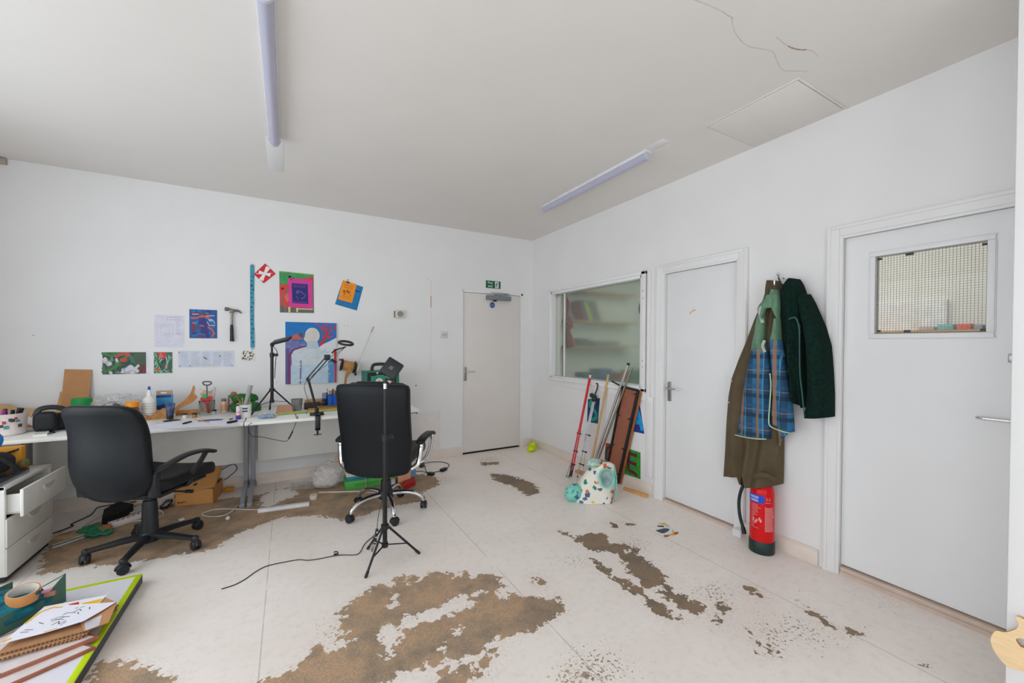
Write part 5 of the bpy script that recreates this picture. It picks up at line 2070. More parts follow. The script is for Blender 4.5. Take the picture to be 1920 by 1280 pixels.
# --- right desk
stands = light_stand('light_stand', 'small black tripod light stand on the desk beside the painting', (-3.005, -.36, DZ), .60,
                     [(-3.160, -.500), (-3.028, -.200), (-2.820, -.250)], .205, .10, .0105, (.52,))
t = thing('led_light', 'small flat black lamp on top of the desk tripod', 'lamp', (-3.005, -.36, DZ+.60))
b = MB()
c = FW(524, 639, -.36)
c = Vector((-2.93, -.37, 1.392))
xv, yv, zv = basis((-.25, -.30, .92), (.85, -.45, .12))
M4 = Matrix(((xv.x, yv.x, zv.x, c.x), (xv.y, yv.y, zv.y, c.y), (xv.z, yv.z, zv.z, c.z), (0, 0, 0, 1))) @ Matrix.Rotation(-.16, 4, 'Y')
b.box(-.082, .082, -.045, .045, -.010, .012, bev=.004, M4=M4)
b.build('housing', BLKMT, t)
b = MB()
b.box(-.074, .074, -.038, .038, -.0115, -.0098, M4=M4)
b.build('diffuser', M((120, 124, 128), rough=.4), t)
b = MB()
b.ball((-3.003, -.36, 1.352), .018, 14)
b.cyl((-3.005, -.36, 1.335), (-3.004, -.36, 1.35), .010, n=12)
b.bar((-3.003, -.36, 1.352), (-2.965, -.365, 1.388), .016, .012, bev=.003)
b.build('ball_head', BLKPL, t)
b = MB()
b.tube(bez([(-2.99, -.37, 1.335), (-2.965, -.385, 1.29), (-2.975, -.38, 1.22), (-2.985, -.37, 1.05)], 6), .003, n=6)
b.build('lead', BLKPL, t)
# blue cloth, cardboard pieces, yellow rod, strip of wood mouldings
b = MB()
b.grid(bagfn(Vector((-3.03, -.66, DZ)), .06, .05, .016, 4.4, .35), 20, 12, closed_u=True, cap=True)
tag(b.build('blue_rag', mat('rag_blue', (104, 140, 176), rough=.9, rgb2=(170, 190, 206), scale=30)), 'small crumpled pale blue rag at the front of the right desk', 'rag')
b = MB()
b.prism([(-2.975, -.50, DZ), (-2.835, -.50, DZ), (-2.835, -.40, DZ), (-2.975, -.40, DZ)], (0, 0, .004))
b.prism([(-2.975, -.50, DZ+.004), (-2.84, -.50, DZ+.004), (-2.855, -.41, DZ+.065), (-2.96, -.41, DZ+.065)], (0, .004, .002))
tag(b.build('cardboard_piece', mat('card_rose', (186, 142, 116), rough=.85)), 'folded pinkish cardboard behind the desk tripod legs', 'cardboard')
b = MB()
b.tube([(-2.96, -.56, DZ+.010), (-2.42, -.52, DZ+.010), (-1.95, -.50, DZ+.010)], .010, n=10)
tag(b.build('yellow_rod', mat('rod_yellow', (196, 182, 92), rough=.5, rgb2=(140, 170, 90), scale=8)), 'long yellowish rod lying along the right desk', 'rod')
for i, (y, h_, w, col, lb) in enumerate(((-.47, .022, .03, (170, 122, 74), 'long brown wood moulding lying behind the yellow rod'), (-.40, .03, .035, (120, 92, 60), 'darker brown wood moulding lying at the back of the right desk'))):
    b = MB()
    b.box(-2.72+.06*i, -2.24, y-w/2, y+w/2, DZ, DZ+h_, bev=.004)
    b.box(-2.72+.06*i, -2.24, y-w/4, y+w/4, DZ+h_-.002, DZ+h_+.006, bev=.003)
    tag(b.build('wood_moulding', mat('moulding_%d' % i, col, rough=.6, var=.15, stretch=(2, 20, 20))), lb, 'moulding')
# black tray
t = thing('black_tray', 'low black tray with a wooden lid edge behind the grey cup', 'tray', (-2.63, -.28, DZ))
b = MB()
b.box(-2.745, -2.605, -.335, -.245, DZ, DZ+.055, bev=.004)
b.build('tray', M((52, 38, 30), rough=.6), t)
b = MB()
b.box(-2.735, -2.47, -.24, -.14, DZ+.0, DZ+.075, bev=.003)
b.m = 1
b.bar((-2.62, -.25, DZ+.085), (-2.55, -.24, DZ+.078), .035, .012, bev=.004)
b.build('lid_board', [M((184, 142, 98)), M((210, 176, 146))], t)
# grey tumbler
p = Vector((-2.805, -.33, DZ))
b = MB()
b.lathe([(0, 0), (.036, 0), (.038, .003), (.050, .105), (.047, .105), (.036, .008), (0, .008)], p, n=28)
tag(b.build('grey_tumbler', M((132, 132, 130), rough=.5)), 'plain grey plastic tumbler in front of the painting', 'cup')
# ring-lamp scissor arm clamped to the desk
t = thing('ring_lamp', 'black scissor-arm ring lamp clamped to the right desk edge', 'lamp', (-2.655, -.80, DZ))
# ring light arm geometry: base at clamp, elbow, head
yA = -.70
e0 = FW(594, 770, yA)
elb = FW(578, 711, yA)
sh_ = FW(613, 671, yA)
sh2 = FW(622, 662, yA)
hd_ = FW(638, 652, yA)
rc = FW(648.5, 643, yA)
b = MB()
base = Vector((e0.x, yA, DZ))
b.box(base.x-.055, base.x+.055, yA-.035, yA+.03, DZ, DZ+.022, bev=.004)
b.box(base.x-.02, base.x+.02, -.838, -.826, DZ-.11, DZ+.022, bev=.003)
b.box(base.x-.02, base.x+.02, -.838, yA, DZ+.008, DZ+.022, bev=.003)
b.box(base.x-.02, base.x+.02, -.838, -.79, DZ-.105, DZ-.09, bev=.003)
b.cyl((base.x, -.805, DZ-.15), (base.x, -.805, DZ-.028), .008, n=14)
b.cyl((base.x, -.805, DZ-.03), (base.x, -.805, DZ-.0262), .016, n=14)
b.bar((base.x-.03, -.805, DZ-.150), (base.x+.03, -.805, DZ-.150), .007, .007)
b.m = 1
b.cyl((base.x, -.805, DZ-.165), (base.x, -.805, DZ-.158), .006, n=10)
b.build('clamp', [BLKMT, M((180, 160, 140))], t)
b = MB()
b.cyl(base+Vector((0, 0, .02)), base+Vector((0, 0, .06)), .016, n=16)
b.tube([base+Vector((0, 0, .04)), elb], .0095, n=10)
b.build('lower_arm', BLKMT, t)
for side in (-1, 1):
    b = MB()
    nn = Vector(((sh_-elb).z, 0, -(sh_-elb).x)).normalized()*.0125*side
    b.tube([elb+nn, sh_+nn], .0048, n=8)
    b.build('upper_arm', BLKMT, t)
b = MB()
b.cyl(elb+Vector((0, -.022, 0)), elb+Vector((0, .022, 0)), .018, n=16)
b.m = 1
b.cyl(elb+Vector((.014, -.026, .010)), elb+Vector((.014, -.02, .010)), .009, n=12)
b.build('elbow', [BLKMT, M((150, 130, 90), rough=.4)], t)
b = MB()
b.box(sh_.x-.022, sh_.x+.026, yA-.016, yA+.016, sh_.z-.018, sh_.z+.03, bev=.005)
b.cyl(sh_+Vector((.03, -.02, -.01)), sh_+Vector((.075, -.02, -.04)), .012, n=12)
b.m = 1
b.ball(sh_+Vector((.036, -.026, .0)), .009, 10)
b.build('shoulder_joint', [BLKMT, M((200, 200, 200), rough=.3)], t)
b = MB()
b.tube(bez([sh2, (sh2+hd_)/2+Vector((0, 0, .006)), rc+Vector((-.0, 0, -.035))], 5), .006, n=8)
b.tube(bez([sh_+Vector((.02, 0, .0)), sh_+Vector((.07, 0, .04)), rc+Vector((.0, 0, -.036))], 5), .0022, n=6)
b.build('head_arm', BLKMT, t)
rx_, ry_, rz_ = basis((.10, -.28, .95), (1, 0, -.05))
b = MB()
b.tube([rc+rx_*math.cos(2*PI*i/40)*.060+ry_*math.sin(2*PI*i/40)*.060 for i in range(40)], .0105, n=10, closed=True, flat=1.0)
b.build('ring', BLKMT, t)
b = MB()
b.tube([rc-rz_*.006+rx_*math.cos(2*PI*i/40)*.060+ry_*math.sin(2*PI*i/40)*.060 for i in range(40)], .0075, n=8, closed=True)
b.build('diffuser', M((190, 190, 188), rough=.5), t)
b = MB()
b.tube(bez([rc+Vector((.01, 0, -.02)), sh_+Vector((.01, .02, -.05)), elb+Vector((.03, .02, .03)), elb+Vector((-.03, .02, -.06)), base+Vector((-.06, .05, .10)), base+Vector((-.08, .06, .004))], 6), .002, n=6)
b.build('lead', BLKPL, t)
# blue mesh pen pot
p = Vector((-2.50, -.30, DZ))
t = thing('pen_pot', 'square blue pen pot full of brushes behind the high-backed chair', 'pot', p)
b = MB()
b.box(p.x-.05, p.x+.05, p.y-.04, p.y+.04, DZ, DZ+.005)
for (x0_, x1_, y0_, y1_) in ((-.05, .05, -.04, -.036), (-.05, .05, .036, .04), (-.05, -.046, -.04, .04), (.046, .05, -.04, .04), (-.002, .002, -.04, .04)):
    b.box(p.x+x0_, p.x+x1_, p.y+y0_, p.y+y1_, DZ, DZ+.125)
b.build('pot', M((18, 92, 196), rough=.35), t)
b = MB()
b.box(p.x-.090, p.x-.05, p.y-.035, p.y+.035, DZ, DZ+.145)
b.build('clear_section', glass_mat('blue_clear', (150, 180, 226), .1), t)
b = MB()
for i in range(9):
    dx, dy = random.uniform(-.04, .035), random.uniform(-.025, .025)
    b.m = i % 3
    b.tube([p+Vector((dx*.7, dy*.7, .01)), p+Vector((dx*1.25-.01, dy*1.1, random.uniform(.15, .195)))], random.uniform(.004, .008), n=8)
b.build('brushes', [M((190, 148, 104)), M((120, 84, 56)), M((92, 90, 92))], t)
# green case with a handle
t = thing('green_case', 'green metal case with black handle and a dial behind the chair', 'case', (-2.04, -.30, DZ))
b = MB()
b.box(-2.215, -1.868, -.38, -.20, DZ, 1.092, bev=.008)
b.build('body', M((34, 112, 92), rough=.45, var=.05), t)
b = MB()
b.box(-2.185, -1.90, -.383, -.379, DZ+.01, 1.078, bev=.001)
b.build('shadow_gap', M((26, 36, 34), rough=.7), t)
b = MB()
zt = 1.052
b.prism([(-2.155, -.384, DZ+.02), (-1.93, -.384, DZ+.02), (-1.93, -.384, zt-.012), (-2.02, -.384, zt-.012), (-2.03, -.384, zt), (-2.10, -.384, zt), (-2.11, -.384, zt-.008), (-2.155, -.384, zt-.010)], (0, -.022, 0))
b.build('front_panel', M((46, 134, 112), rough=.4, var=.05), t)
b = MB()
b.cyl((-2.075, -.412, .985), (-2.075, -.405, .985), .036, n=28)
b.m = 1
b.bar((-2.075, -.4135, .975), (-2.075, -.4135, 1.005), .008, .003, up=(0, 1, 0))
b.build('dial', [M((226, 222, 212), rough=.4), M((170, 110, 96))], t)
b = MB()
b.tube(bez([(-2.125, -.29, 1.09), (-2.12, -.29, 1.135), (-2.09, -.29, 1.155), (-2.0, -.29, 1.155), (-1.95, -.29, 1.135), (-1.945, -.29, 1.09)], 6), .012, n=10, flat=1.4)
b.build('handle', M((52, 44, 42), rough=.5), t)
b = MB()
b.cyl((-2.09, -.39, 1.072), (-2.09, -.382, 1.072), .010, n=14)
b.tube(bez([(-2.165, -.30, 1.092), (-2.15, -.30, 1.12), (-2.135, -.30, 1.14)], 4), .003, n=6)
b.tube(bez([(-1.866, -.29, 1.02), (-1.848, -.29, .99), (-1.845, -.29, .90)], 5), .003, n=6)
b.build('catch', M((206, 196, 184), rough=.35), t)
# hanging cable with inline switch from the right desk
t = thing('lamp_cable', 'thin black cable with an inline switch sagging below the right desk', 'cable', (-2.93, -.80, .60))
P = [D(472, 793), FW(466, 806, -.826), FW(470, 816, -.82), FW(490, 819, -.80), FW(515, 824, -.80), FW(532, 827, -.80), FW(541, 823, -.80), FW(553, 797, -.80), FW(559, 780, -.828), D(556, 784), D(552, 770)]
P[0] = P[0]+Vector((0, 0, .004)); P[-1] = P[-1]+Vector((0, 0, .004)); P[-2] = Vector((P[-3].x-.01, -.818, DZ+.004))
P[1] = Vector((P[1].x, -.828, DZ-.03))
b = MB()
b.tube(bez(P, 6), .0024, n=6)
b.build('cord', BLKPL, t)
b = MB()
b.bar(FW(541, 823, -.80), FW(549, 808, -.80), .014, .012, bev=.004)
b.build('inline_switch', BLKPL, t)

# --- on the pedestal and left edge
t = thing('laptop', 'closed grey laptop under the black bag on the drawer pedestal', 'laptop', (-4.47, -1.15, PZ))
b = MB()
b.box(-4.72, -4.285, -1.23, -.93, PZ, PZ+.020, bev=.004)
b.build('base', M((150, 154, 160), rough=.35, metal=.6), t)
b = MB()
b.box(-4.72, -4.285, -1.228, -.93, PZ+.021, PZ+.030, bev=.004)
b.build('screen_lid', M((44, 50, 58), rough=.4), t)
t = thing('black_bag', 'black soft bag with a looped handle on the drawer pedestal', 'bag', (-4.48, -1.10, PZ+.03))
b = MB()
bz = PZ+.031
b.rbox(.185, .10, .070, .06, 12, lambda q_: Vector((-4.485+q_.x, -1.09+q_.y, bz+.070+q_.z*(1-.25*max(0, q_.x/.18)**2))))
b.build('body', mat('black_fabric', (26, 27, 30), rough=.8, var=.1, bump=.3, bscale=80), t)
b = MB()
b.tube(bez([(-4.50, -1.175, bz+.12), (-4.40, -1.19, bz+.150), (-4.31, -1.18, bz+.125), (-4.262, -1.14, bz+.05), (-4.285, -1.12, bz+.01)], 8), .013, n=8, flat=.5)
b.build('handle', MATS['black_fabric'], t)
b = MB()
b.ball((-4.305, -.950, bz+.030), (.03, .032, .030), 12)
tag(b.build('green_pouch', mat('pouch_green', (64, 104, 50), rough=.8, rgb2=(150, 90, 50), scale=40)), 'small green pouch half hidden behind the black bag handle', 'pouch')
t = thing('yellow_folder', 'mustard yellow folder box standing behind the black bag', 'folder', (-4.50, -.90, PZ))
b = MB()
b.box(-4.74, -4.335, -.895, -.845, PZ+.0, DZ-.030, bev=.003)
b.build('box', mat('mustard', (222, 152, 40), rough=.6), t)
b = MB()
b.tube(bez([(-4.70, -.90, DZ-.055), (-4.45, -.905, DZ-.066), (-4.36, -.90, DZ-.05), (-4.338, -.88, DZ-.034)], 6), .006, n=8, flat=.6)
b.build('strap', BLKPL, t)
b = MB()
c = Vector((-4.402, -1.08, bz+.140+.062))
b.ball(c, .066, 24, sq=lambda q_: q_*(1+.06*mnoise.noise(q_*30)))
tag(b.build('blue_ball', M((0, 128, 226), rough=.45)), 'bright blue ball at the left edge on top of the black bag', 'ball')
# ================================================================== things on the floor
BZ = .052
# lime-edged white board lying on the floor, bottom left
t = thing('white_board', 'large white panel with lime green edging lying on the floor', 'board', (-4.2, -2.3, 0))
b = MB()
b.box(-4.90, -3.602, -3.05, -1.575, .004, BZ-.003, bev=.002)
b.build('core', mat('dark_edge', (66, 70, 72), rough=.6), t)
b = MB()
b.box(-4.875, -3.627, -3.025, -1.600, BZ-.006, BZ)
b.build('white_face', mat('board_white', (226, 224, 232), rough=.35, var=.015), t)
b = MB()
for (x0, x1, y0, y1) in ((-3.627, -3.602, -3.05, -1.575), (-4.90, -4.875, -3.05, -1.575), (-4.875, -3.627, -1.600, -1.575), (-4.875, -3.627, -3.05, -3.025)):
    b.box(x0, x1, y0, y1, BZ-.006, BZ+.001, bev=.001)
b.build('lime_edging', mat('lime', (196, 222, 10), rough=.4, var=.03), t)
# green case, open, with a flap
t = thing('green_case', 'dark green open case with a steel clasp on the lime-edged board', 'case', (-4.08, -1.82, BZ))
A, B_ = Vector((-3.862, -1.712, BZ)), Vector((-4.045, -1.985, BZ))
dn = (B_-A).normalized()
nn = Vector((dn.y, -dn.x, 0))
if nn.x < 0: nn = -nn
inn = -nn
GREEN = mat('case_green', (74, 112, 98), rough=.6, var=.05)
b = MB()
b.prism([A, B_, B_+Vector((0, 0, .085)), A*.62+B_*.38+Vector((0, 0, .085)), A*.82+B_*.18+Vector((0, 0, .098)), A+Vector((0, 0, .142))], inn*.004)
b.build('side_panel', GREEN, t)
b = MB()
for q0, q1, h in ((B_, B_+inn*.30, .085), (A+inn*.30, B_+inn*.30, .085), (A+dn*.09, A+dn*.09+inn*.30, .06)):
    e = (q1-q0).normalized()
    s_ = Vector((e.y, -e.x, 0))
    b.prism([q0, q1, q1+Vector((0, 0, h)), q0+Vector((0, 0, h))], s_*.004)
b.prism([A+inn*.004, B_+inn*.004, B_+inn*.30, A+inn*.30], (0, 0, .004))
b.prism([A+Vector((0, 0, .142)), A+dn*.03+Vector((0, 0, .135)), A+dn*.10+inn*.10+Vector((0, 0, .075)), A+dn*.02+inn*.03+Vector((0, 0, .12))], (0, 0, .003))
b.build('walls', GREEN, t)
b = MB()
q = A*.14+B_*.86+Vector((0, 0, .062))+nn*.003
b.box(-.014, .014, -.003, .006, -.016, .014, bev=.002, M4=Matrix.Translation(q) @ Matrix.Rotation(math.atan2(dn.y, dn.x), 4, 'Z'))
b.cyl(q+nn*.004+Vector((0, 0, -.012)), q+nn*.004+Vector((0, 0, -.03)), .007, n=10)
b.build('clasp', SATIN, t)
b = MB()
cc = A*.48+B_*.52+inn*.13
b.grid(bagfn(cc+Vector((0, 0, .008)), .16, .13, .058, 8.8, .25), 40, 22, closed_u=True, cap=True)
b.build('cloth_lump', M((0, 96, 112), rough=.9), t) if False else tag(b.build('teal_cloth', mat('teal_cloth', (16, 98, 112), rough=.9, var=.3, scale=20, bump=.4, bscale=50)), 'crumpled teal cloth spilling out of the open green case', 'cloth')
b = MB()
for k in range(4):
    b.tube(bez([cc+Vector((-.14+.05*i, -.03-.012*k+.02*math.sin(i+k), .085+.012*k+.010*math.sin(i*1.3+k*2))) for i in range(7)], 5), .008, n=8)
tag(b.build('teal_rope', mat('teal_cord', (10, 80, 96), rough=.8)), 'loops of teal cord heaped on the teal cloth', 'cord')
b = MB()
rc_ = Vector((-3.968, -1.815, .150))
zx = Vector((.05, -.16, .98)).normalized()
b.lathe([(.050, 0), (.054, 0), (.0545, .002), (.0545, .048), (.054, .050), (.050, .050), (.0495, .048), (.0495, .002), (.050, 0)], rc_, zx, n=36)
o = b.build('tape_roll', mat('tape_tan', (206, 142, 84), rough=.4, var=.03))
tag(o, 'roll of tan packing tape resting on the teal cloth', 'tape roll')
b = MB()
b.lathe([(.0492, .0005), (.0494, .001), (.0494, .049), (.0484, .0495), (.0470, .049), (.0470, .001), (.0492, .0005)], rc_, zx, n=36)
b.build('core', M((222, 216, 206), rough=.6), o)
b = MB()
b.rbox(.04, .012, .02, .008, 6, lambda q_: Vector((-3.90+q_.x*.6, -1.775+q_.y, .135+q_.z*.5)))
b.m = 1
b.prism([(-3.935, -1.79, .145), (-3.90, -1.775, .145), (-3.89, -1.75, .15), (-3.925, -1.765, .15)], (0, 0, .004))
tag(b.build('scrap_bits', [M((188, 130, 106)), M((224, 150, 196))]), 'small pink and tan scraps behind the roll of packing tape', 'scraps')
# pile: two brown boards, cardboard, envelope, sheets
z = BZ
for i, (P, h, col, lb) in enumerate((
        ([(180, 1212), (0, 1292), (-130, 1275), (60, 1180)], .012, (150, 92, 70), 'lowest reddish brown panel under the pile on the lime-edged board'),
        ([(186, 1192), (0, 1266), (-110, 1240), (70, 1165)], .012, (160, 100, 76), 'upper reddish brown panel under the corrugated card pile'))):
    b = MB()
    b.prism([FL(p[0], p[1], z+.012) - Vector((0, 0, .012)) for p in P], (0, 0, h))
    b.m = 1
    pp = [FL(p[0], p[1], z+.012) for p in P]
    c_ = sum(pp, Vector())/4
    b.prism([c_+(q-c_)*.93+Vector((0, 0, .0002)) for q in pp], (0, 0, .001))
    tag(b.build('backing_panel', [mat('panel_%d' % i, col, rough=.6, var=.1), M((216, 204, 204))]), lb, 'panel')
    z += .0135
base_q = [Vector((-3.600, -1.972, 0)), Vector((-3.655, -2.155, 0)), Vector((-3.905, -2.175, 0)), Vector((-3.880, -1.860, 0))]
for i, (h, cm, lb, sc_) in enumerate(((.010, (176, 132, 92), 'bottom corrugated card of the pile on the lime-edged board', 1.0), (.008, (192, 148, 108), 'middle corrugated card of the pile on the lime-edged board', 1.04), (.012, (170, 126, 88), 'top corrugated card of the pile, under the brown envelope', .98))):
    b = MB()
    c_ = sum(base_q, Vector())/4
    r_ = Matrix.Rotation((-.05, .04, -.02)[i], 4, 'Z')
    P = [c_+(r_ @ (q-c_))*sc_+Vector((0, 0, z)) for q in base_q]
    b.prism(P, (0, 0, h))
    b.m = 1
    for a_, c2 in zip(P, P[1:]+P[:1]):
        n_ = int((c2-a_).length/.012)
        for k in range(n_):
            q = a_+(c2-a_)*((k+.5)/n_)
            b.box(q.x-.003, q.x+.003, q.y-.003, q.y+.003, z+h*.25, z+h*.75)
    tag(b.build('corrugated_card', [mat('corr_%d' % i, cm, rough=.85, var=.08, scale=30), M((104, 72, 46), rough=.9)]), lb, 'cardboard')
    z += h+.0004
b = MB()
P = [FL(*p, z+.004) for p in ((219, 1131), (204, 1167), (157, 1184), (150, 1165), (196, 1120))]
b.prism(P, (0, 0, .004))
b.m = 1
P2 = [FL(*p, z+.0085) for p in ((192, 1152), (186, 1172), (160, 1182), (158, 1166))]
b.prism(P2, (0, 0, .0006))
tag(b.build('envelope', [mat('envelope_kraft', (190, 136, 94), rough=.7), M((206, 202, 206), rough=.4)]), 'brown envelope with a white window under the drawn sheets', 'envelope')
z += .010
b = MB()
P = [FL(*p, z) for p in ((83, 1137), (201, 1115), (183, 1134), (150, 1150), (60, 1170))]
b.prism(P, (0, 0, .0008))
b.m = 1
b.prism([FL(*p, z+.001) for p in ((152, 1131), (192, 1122), (183, 1133), (160, 1135))], (0, 0, .0004))
b.m = 2
b.prism([FL(*p, z+.001) for p in ((128, 1133), (148, 1128), (148, 1133), (134, 1135))], (0, 0, .0006))
tag(b.build('printed_sheet', [PAPER, M((240, 186, 30)), M((214, 40, 36))]), 'sheet with yellow and red print peeking out behind the drawn one', 'paper')
z += .0016
b = MB()
A4, B4, C4, D4 = [FL(*p, z) for p in ((218, 1128), (156, 1169), (0, 1212), (83, 1137))]


def pp4(u, v):
    """u along A->D (short side, away), v along A->B"""
    q = (A4*(1-u)+D4*u)*(1-v)+(B4*(1-u)+C4*u)*v
    return q+Vector((0, 0, .010*abs(u-.5)*v+.006*v*v))


b.grid(lambda u, v: pp4(u, v), 16, 12)
b.grid(lambda u, v: pp4(u, v)-Vector((0, 0, .0008)), 16, 12)


def on4(pts, w, mi):
    b.m = mi
    for (u0, v0_), (u1, v1_) in zip(pts, pts[1:]):
        d = Vector((u1-u0, v1_-v0_))
        if d.length < 1e-6: continue
        n_ = Vector((-d.y, d.x)).normalized()*w/2
        b.prism([pp4(u0+n_.x, v0_+n_.y)+Vector((0, 0, .0006)), pp4(u1+n_.x, v1_+n_.y)+Vector((0, 0, .0006)), pp4(u1-n_.x, v1_-n_.y)+Vector((0, 0, .0006)), pp4(u0-n_.x, v0_-n_.y)+Vector((0, 0, .0006))], (0, 0, .0003))


on4([(.72, .06), (.86, .05), (.97, .18), (.99, .5)], .035, 1)
on4([(.93, .90), (.99, .93), (.985, .97)], .05, 1)
on4([(.36, .93), (.52, .95)], .03, 1)
for pts in ([(.40, .10), (.44, .14)], [(.48, .12), (.5, .16)], [(.30, .16), (.26, .26)], [(.36, .28), (.42, .2), (.46, .3)], [(.40, .34), (.55, .30), (.57, .36)], [(.33, .42), (.38, .34)], [(.42, .48), (.58, .42), (.66, .5)], [(.46, .56), (.6, .5)], [(.40, .62), (.44, .74), (.5, .6), (.54, .72)], [(.36, .7), (.38, .82)], [(.5, .46), (.62, .56)], [(.75, .75), (.88, .7)], [(.78, .8), (.9, .76)], [(.7, .6), (.8, .52)]):
    on4(pts, .012, 2)
tag(b.build('drawn_sheet', [mat('sheet_white', (234, 232, 242), rough=.8, var=.01), M((240, 190, 40)), M((74, 72, 92))], sharp=50), 'top white sheet with ink doodles and yellow marks on the card pile', 'drawing')

# ---- under the desks
# shoebox with raised lid
t = thing('shoe_box', 'brown cardboard shoe box with its lid half raised under the desk', 'box', (-3.57, -.18, 0))
q = [Vector((-3.700, -.315, 0)), Vector((-3.435, -.365, 0)), Vector((-3.405, -.075, 0)), Vector((-3.670, -.025, 0))]
hb = .125
b = MB()
c_ = sum(q, Vector())/4
for i in range(4):
    a_, d_ = q[i], q[(i+1) % 4]
    inner = (c_-(a_+d_)/2).normalized()*.004
    b.prism([a_, d_, d_+Vector((0, 0, hb)), a_+Vector((0, 0, hb))], inner)
b.prism(q, (0, 0, .004))
SHOE = mat('shoebox_card', (196, 140, 80), rough=.75, var=.04)
b.build('tray', SHOE, t)
b = MB()
up = Vector((0, 0, 1))
l0, l1 = q[0]+up*.10+Vector((-.004, -.006, 0)), q[1]+up*.135+Vector((.004, -.006, 0))
back = (q[3]-q[0]).normalized()
rise = back*.235+up*.115
b.prism([l0, l1, l1+rise, l0+rise], (0, -.002, .004))
dnv = Vector((0, .012, -.030))
b.prism([l1, l1+rise, l1+rise+dnv, l1+dnv], (.003, 0, 0))
b.prism([l0, l0+rise, l0+rise+dnv, l0+dnv], (-.003, 0, 0))
b.prism([l0+rise, l1+rise, l1+rise+dnv, l0+rise+dnv], (0, .003, 0))
b.m = 1
w_ = (l1-l0)
nl = w_.cross(rise).normalized()
if nl.z < 0: nl = -nl
for (u0, v0_, u1, v1_, wd) in ((.50, .78, .56, .86, .008), (.56, .86, .62, .80, .008), (.62, .80, .70, .88, .008), (.70, .88, .82, .84, .006), (.46, .72, .52, .76, .006)):
    a_, d_ = l0+w_*u0+rise*v0_, l0+w_*u1+rise*v1_
    e = nl.cross(d_-a_).normalized()*wd/2
    b.prism([a_+e+nl*.0045, d_+e+nl*.0045, d_-e+nl*.0045, a_-e+nl*.0045], nl*.0006)
b.cyl(l0+w_*.46+rise*.30+nl*.0042, l0+w_*.46+rise*.30+nl*.005, .016, n=16)
b.build('lid', [SHOE, M((70, 48, 34), rough=.9)], t)
b = MB()
fw_ = (q[1]-q[0]).normalized()
fn_ = Vector((fw_.y, -fw_.x, 0))
for i, (u0, u1, h0, h1) in enumerate(((.06, .085, .02, .042), (.10, .12, .026, .038), (.13, .15, .026, .036), (.16, .185, .022, .036), (.20, .22, .028, .040), (.23, .28, .03, .036))):
    a_, d_ = q[0]+(q[1]-q[0])*u0+fn_*.0004, q[0]+(q[1]-q[0])*u1+fn_*.0004
    b.prism([a_+up*h0, d_+up*h0, d_+up*h1, a_+up*h1], fn_*.0005)
b.build('printing', M((64, 44, 34)), t)
b = MB()
b.grid(bagfn(Vector((-3.45, -.10, .03)), .03, .03, .05, 6.1, .3), 12, 8, closed_u=True, cap=True)
b.build('contents', BLKPL, t)
b = MB()
b.tube(bez([(-3.41, -.07, .2), (-3.33, -.03, .23), (-3.30, -.04, .18), (-3.36, -.05, .12), (-3.395, -.06, .10)], 6), .0035, n=6)
b.build('lead', BLKPL, t)
b = MB()
b.grid(bagfn(Vector((-3.36, -.10, 0)), .045, .03, .022, 3.3, .4), 14, 8, closed_u=True, cap=True)
tag(b.build('orange_scrap', M((206, 140, 50), rough=.7)), 'small orange scrap on the floor right of the shoe box', 'scrap')
# black sleeve and power strip
b = MB()
P = [FL(191, 985), FL(232, 972), FL(250, 957), FL(222, 952), FL(195, 968)]
b.prism([p+Vector((0, 0, .001)) for p in P], (0, 0, .055))
tag(b.build('black_sleeve', mat('sleeve', (14, 14, 16), rough=.8)), 'flat black pouch on the floor behind the task chair', 'pouch')
t = thing('power_strip', 'long white multi-socket power strip on the floor behind the task chair', 'power strip', FL(235, 975))
a_, d_ = FL(206, 985, .02), FL(275, 962, .02)
a_.z = d_.z = .021
b = MB()
b.bar(a_, d_, .060, .040, bev=.006)
b.build('body', M((226, 222, 218), rough=.4), t)
wv = (d_-a_)
sv = Vector((wv.y, -wv.x, 0)).normalized()
for i in range(6):
    b = MB()
    c_ = a_+wv*(.16+.14*i)+Vector((0, 0, .0202))
    ang = math.atan2(wv.y, wv.x)
    for dx, dy in ((-.012, .007), (.012, .007), (0, -.012)):
        b.box(-.004, .004, -.003, .003, 0, .001, M4=Matrix.Translation(c_) @ Matrix.Rotation(ang, 4, 'Z') @ Matrix.Translation((dx, dy, 0)))
    b.m = 1
    b.box(-.006, .006, -.022, -.015, 0, .003, M4=Matrix.Translation(c_) @ Matrix.Rotation(ang, 4, 'Z'))
    b.build('socket', [BLKPL, M((170, 60, 50))], t)
# cables round the power strip
for nm, lb, P, r, cm in (
        ('black_cable', 'black cable running along the skirting behind the power strip', ((98, 1000), (136, 986), (134, 982), (170, 965), (186, 950), (230, 944), (255, 940)), .004, (28, 28, 30)),
        ('white_cable', 'white cable along the floor from the pedestal towards the power strip', ((98, 1006), (140, 992), (200, 984), (260, 976), (290, 972), (306, 964), (300, 957), (275, 955), (240, 962), (224, 968)), .004, (222, 220, 216)),
        ('white_cable', 'upper white cable tangled above the power strip', ((120, 1010), (150, 990), (200, 962), (222, 960), (240, 950), (266, 946), (300, 950)), .0035, (214, 210, 206)),
        ('grey_cable', 'pale grey cable with plugs by the skirting behind the column', ((230, 946), (244, 943), (252, 948), (262, 945), (276, 950), (296, 946)), .006, (190, 176, 168))):
    b = MB()
    b.tube(bez([FL(p[0], p[1], r)*1.0 for p in P], 6), r, n=6)
    tag(b.build(nm, M(cm, rough=.5)), lb, 'cable')
b = MB()
b.bar(FL(94, 1010, .006), FL(162, 1000, .006), .05, .010)
tag(b.build('wood_batten', WOOD), 'short bare wood batten on the floor beside the drawer pedestal', 'wood')
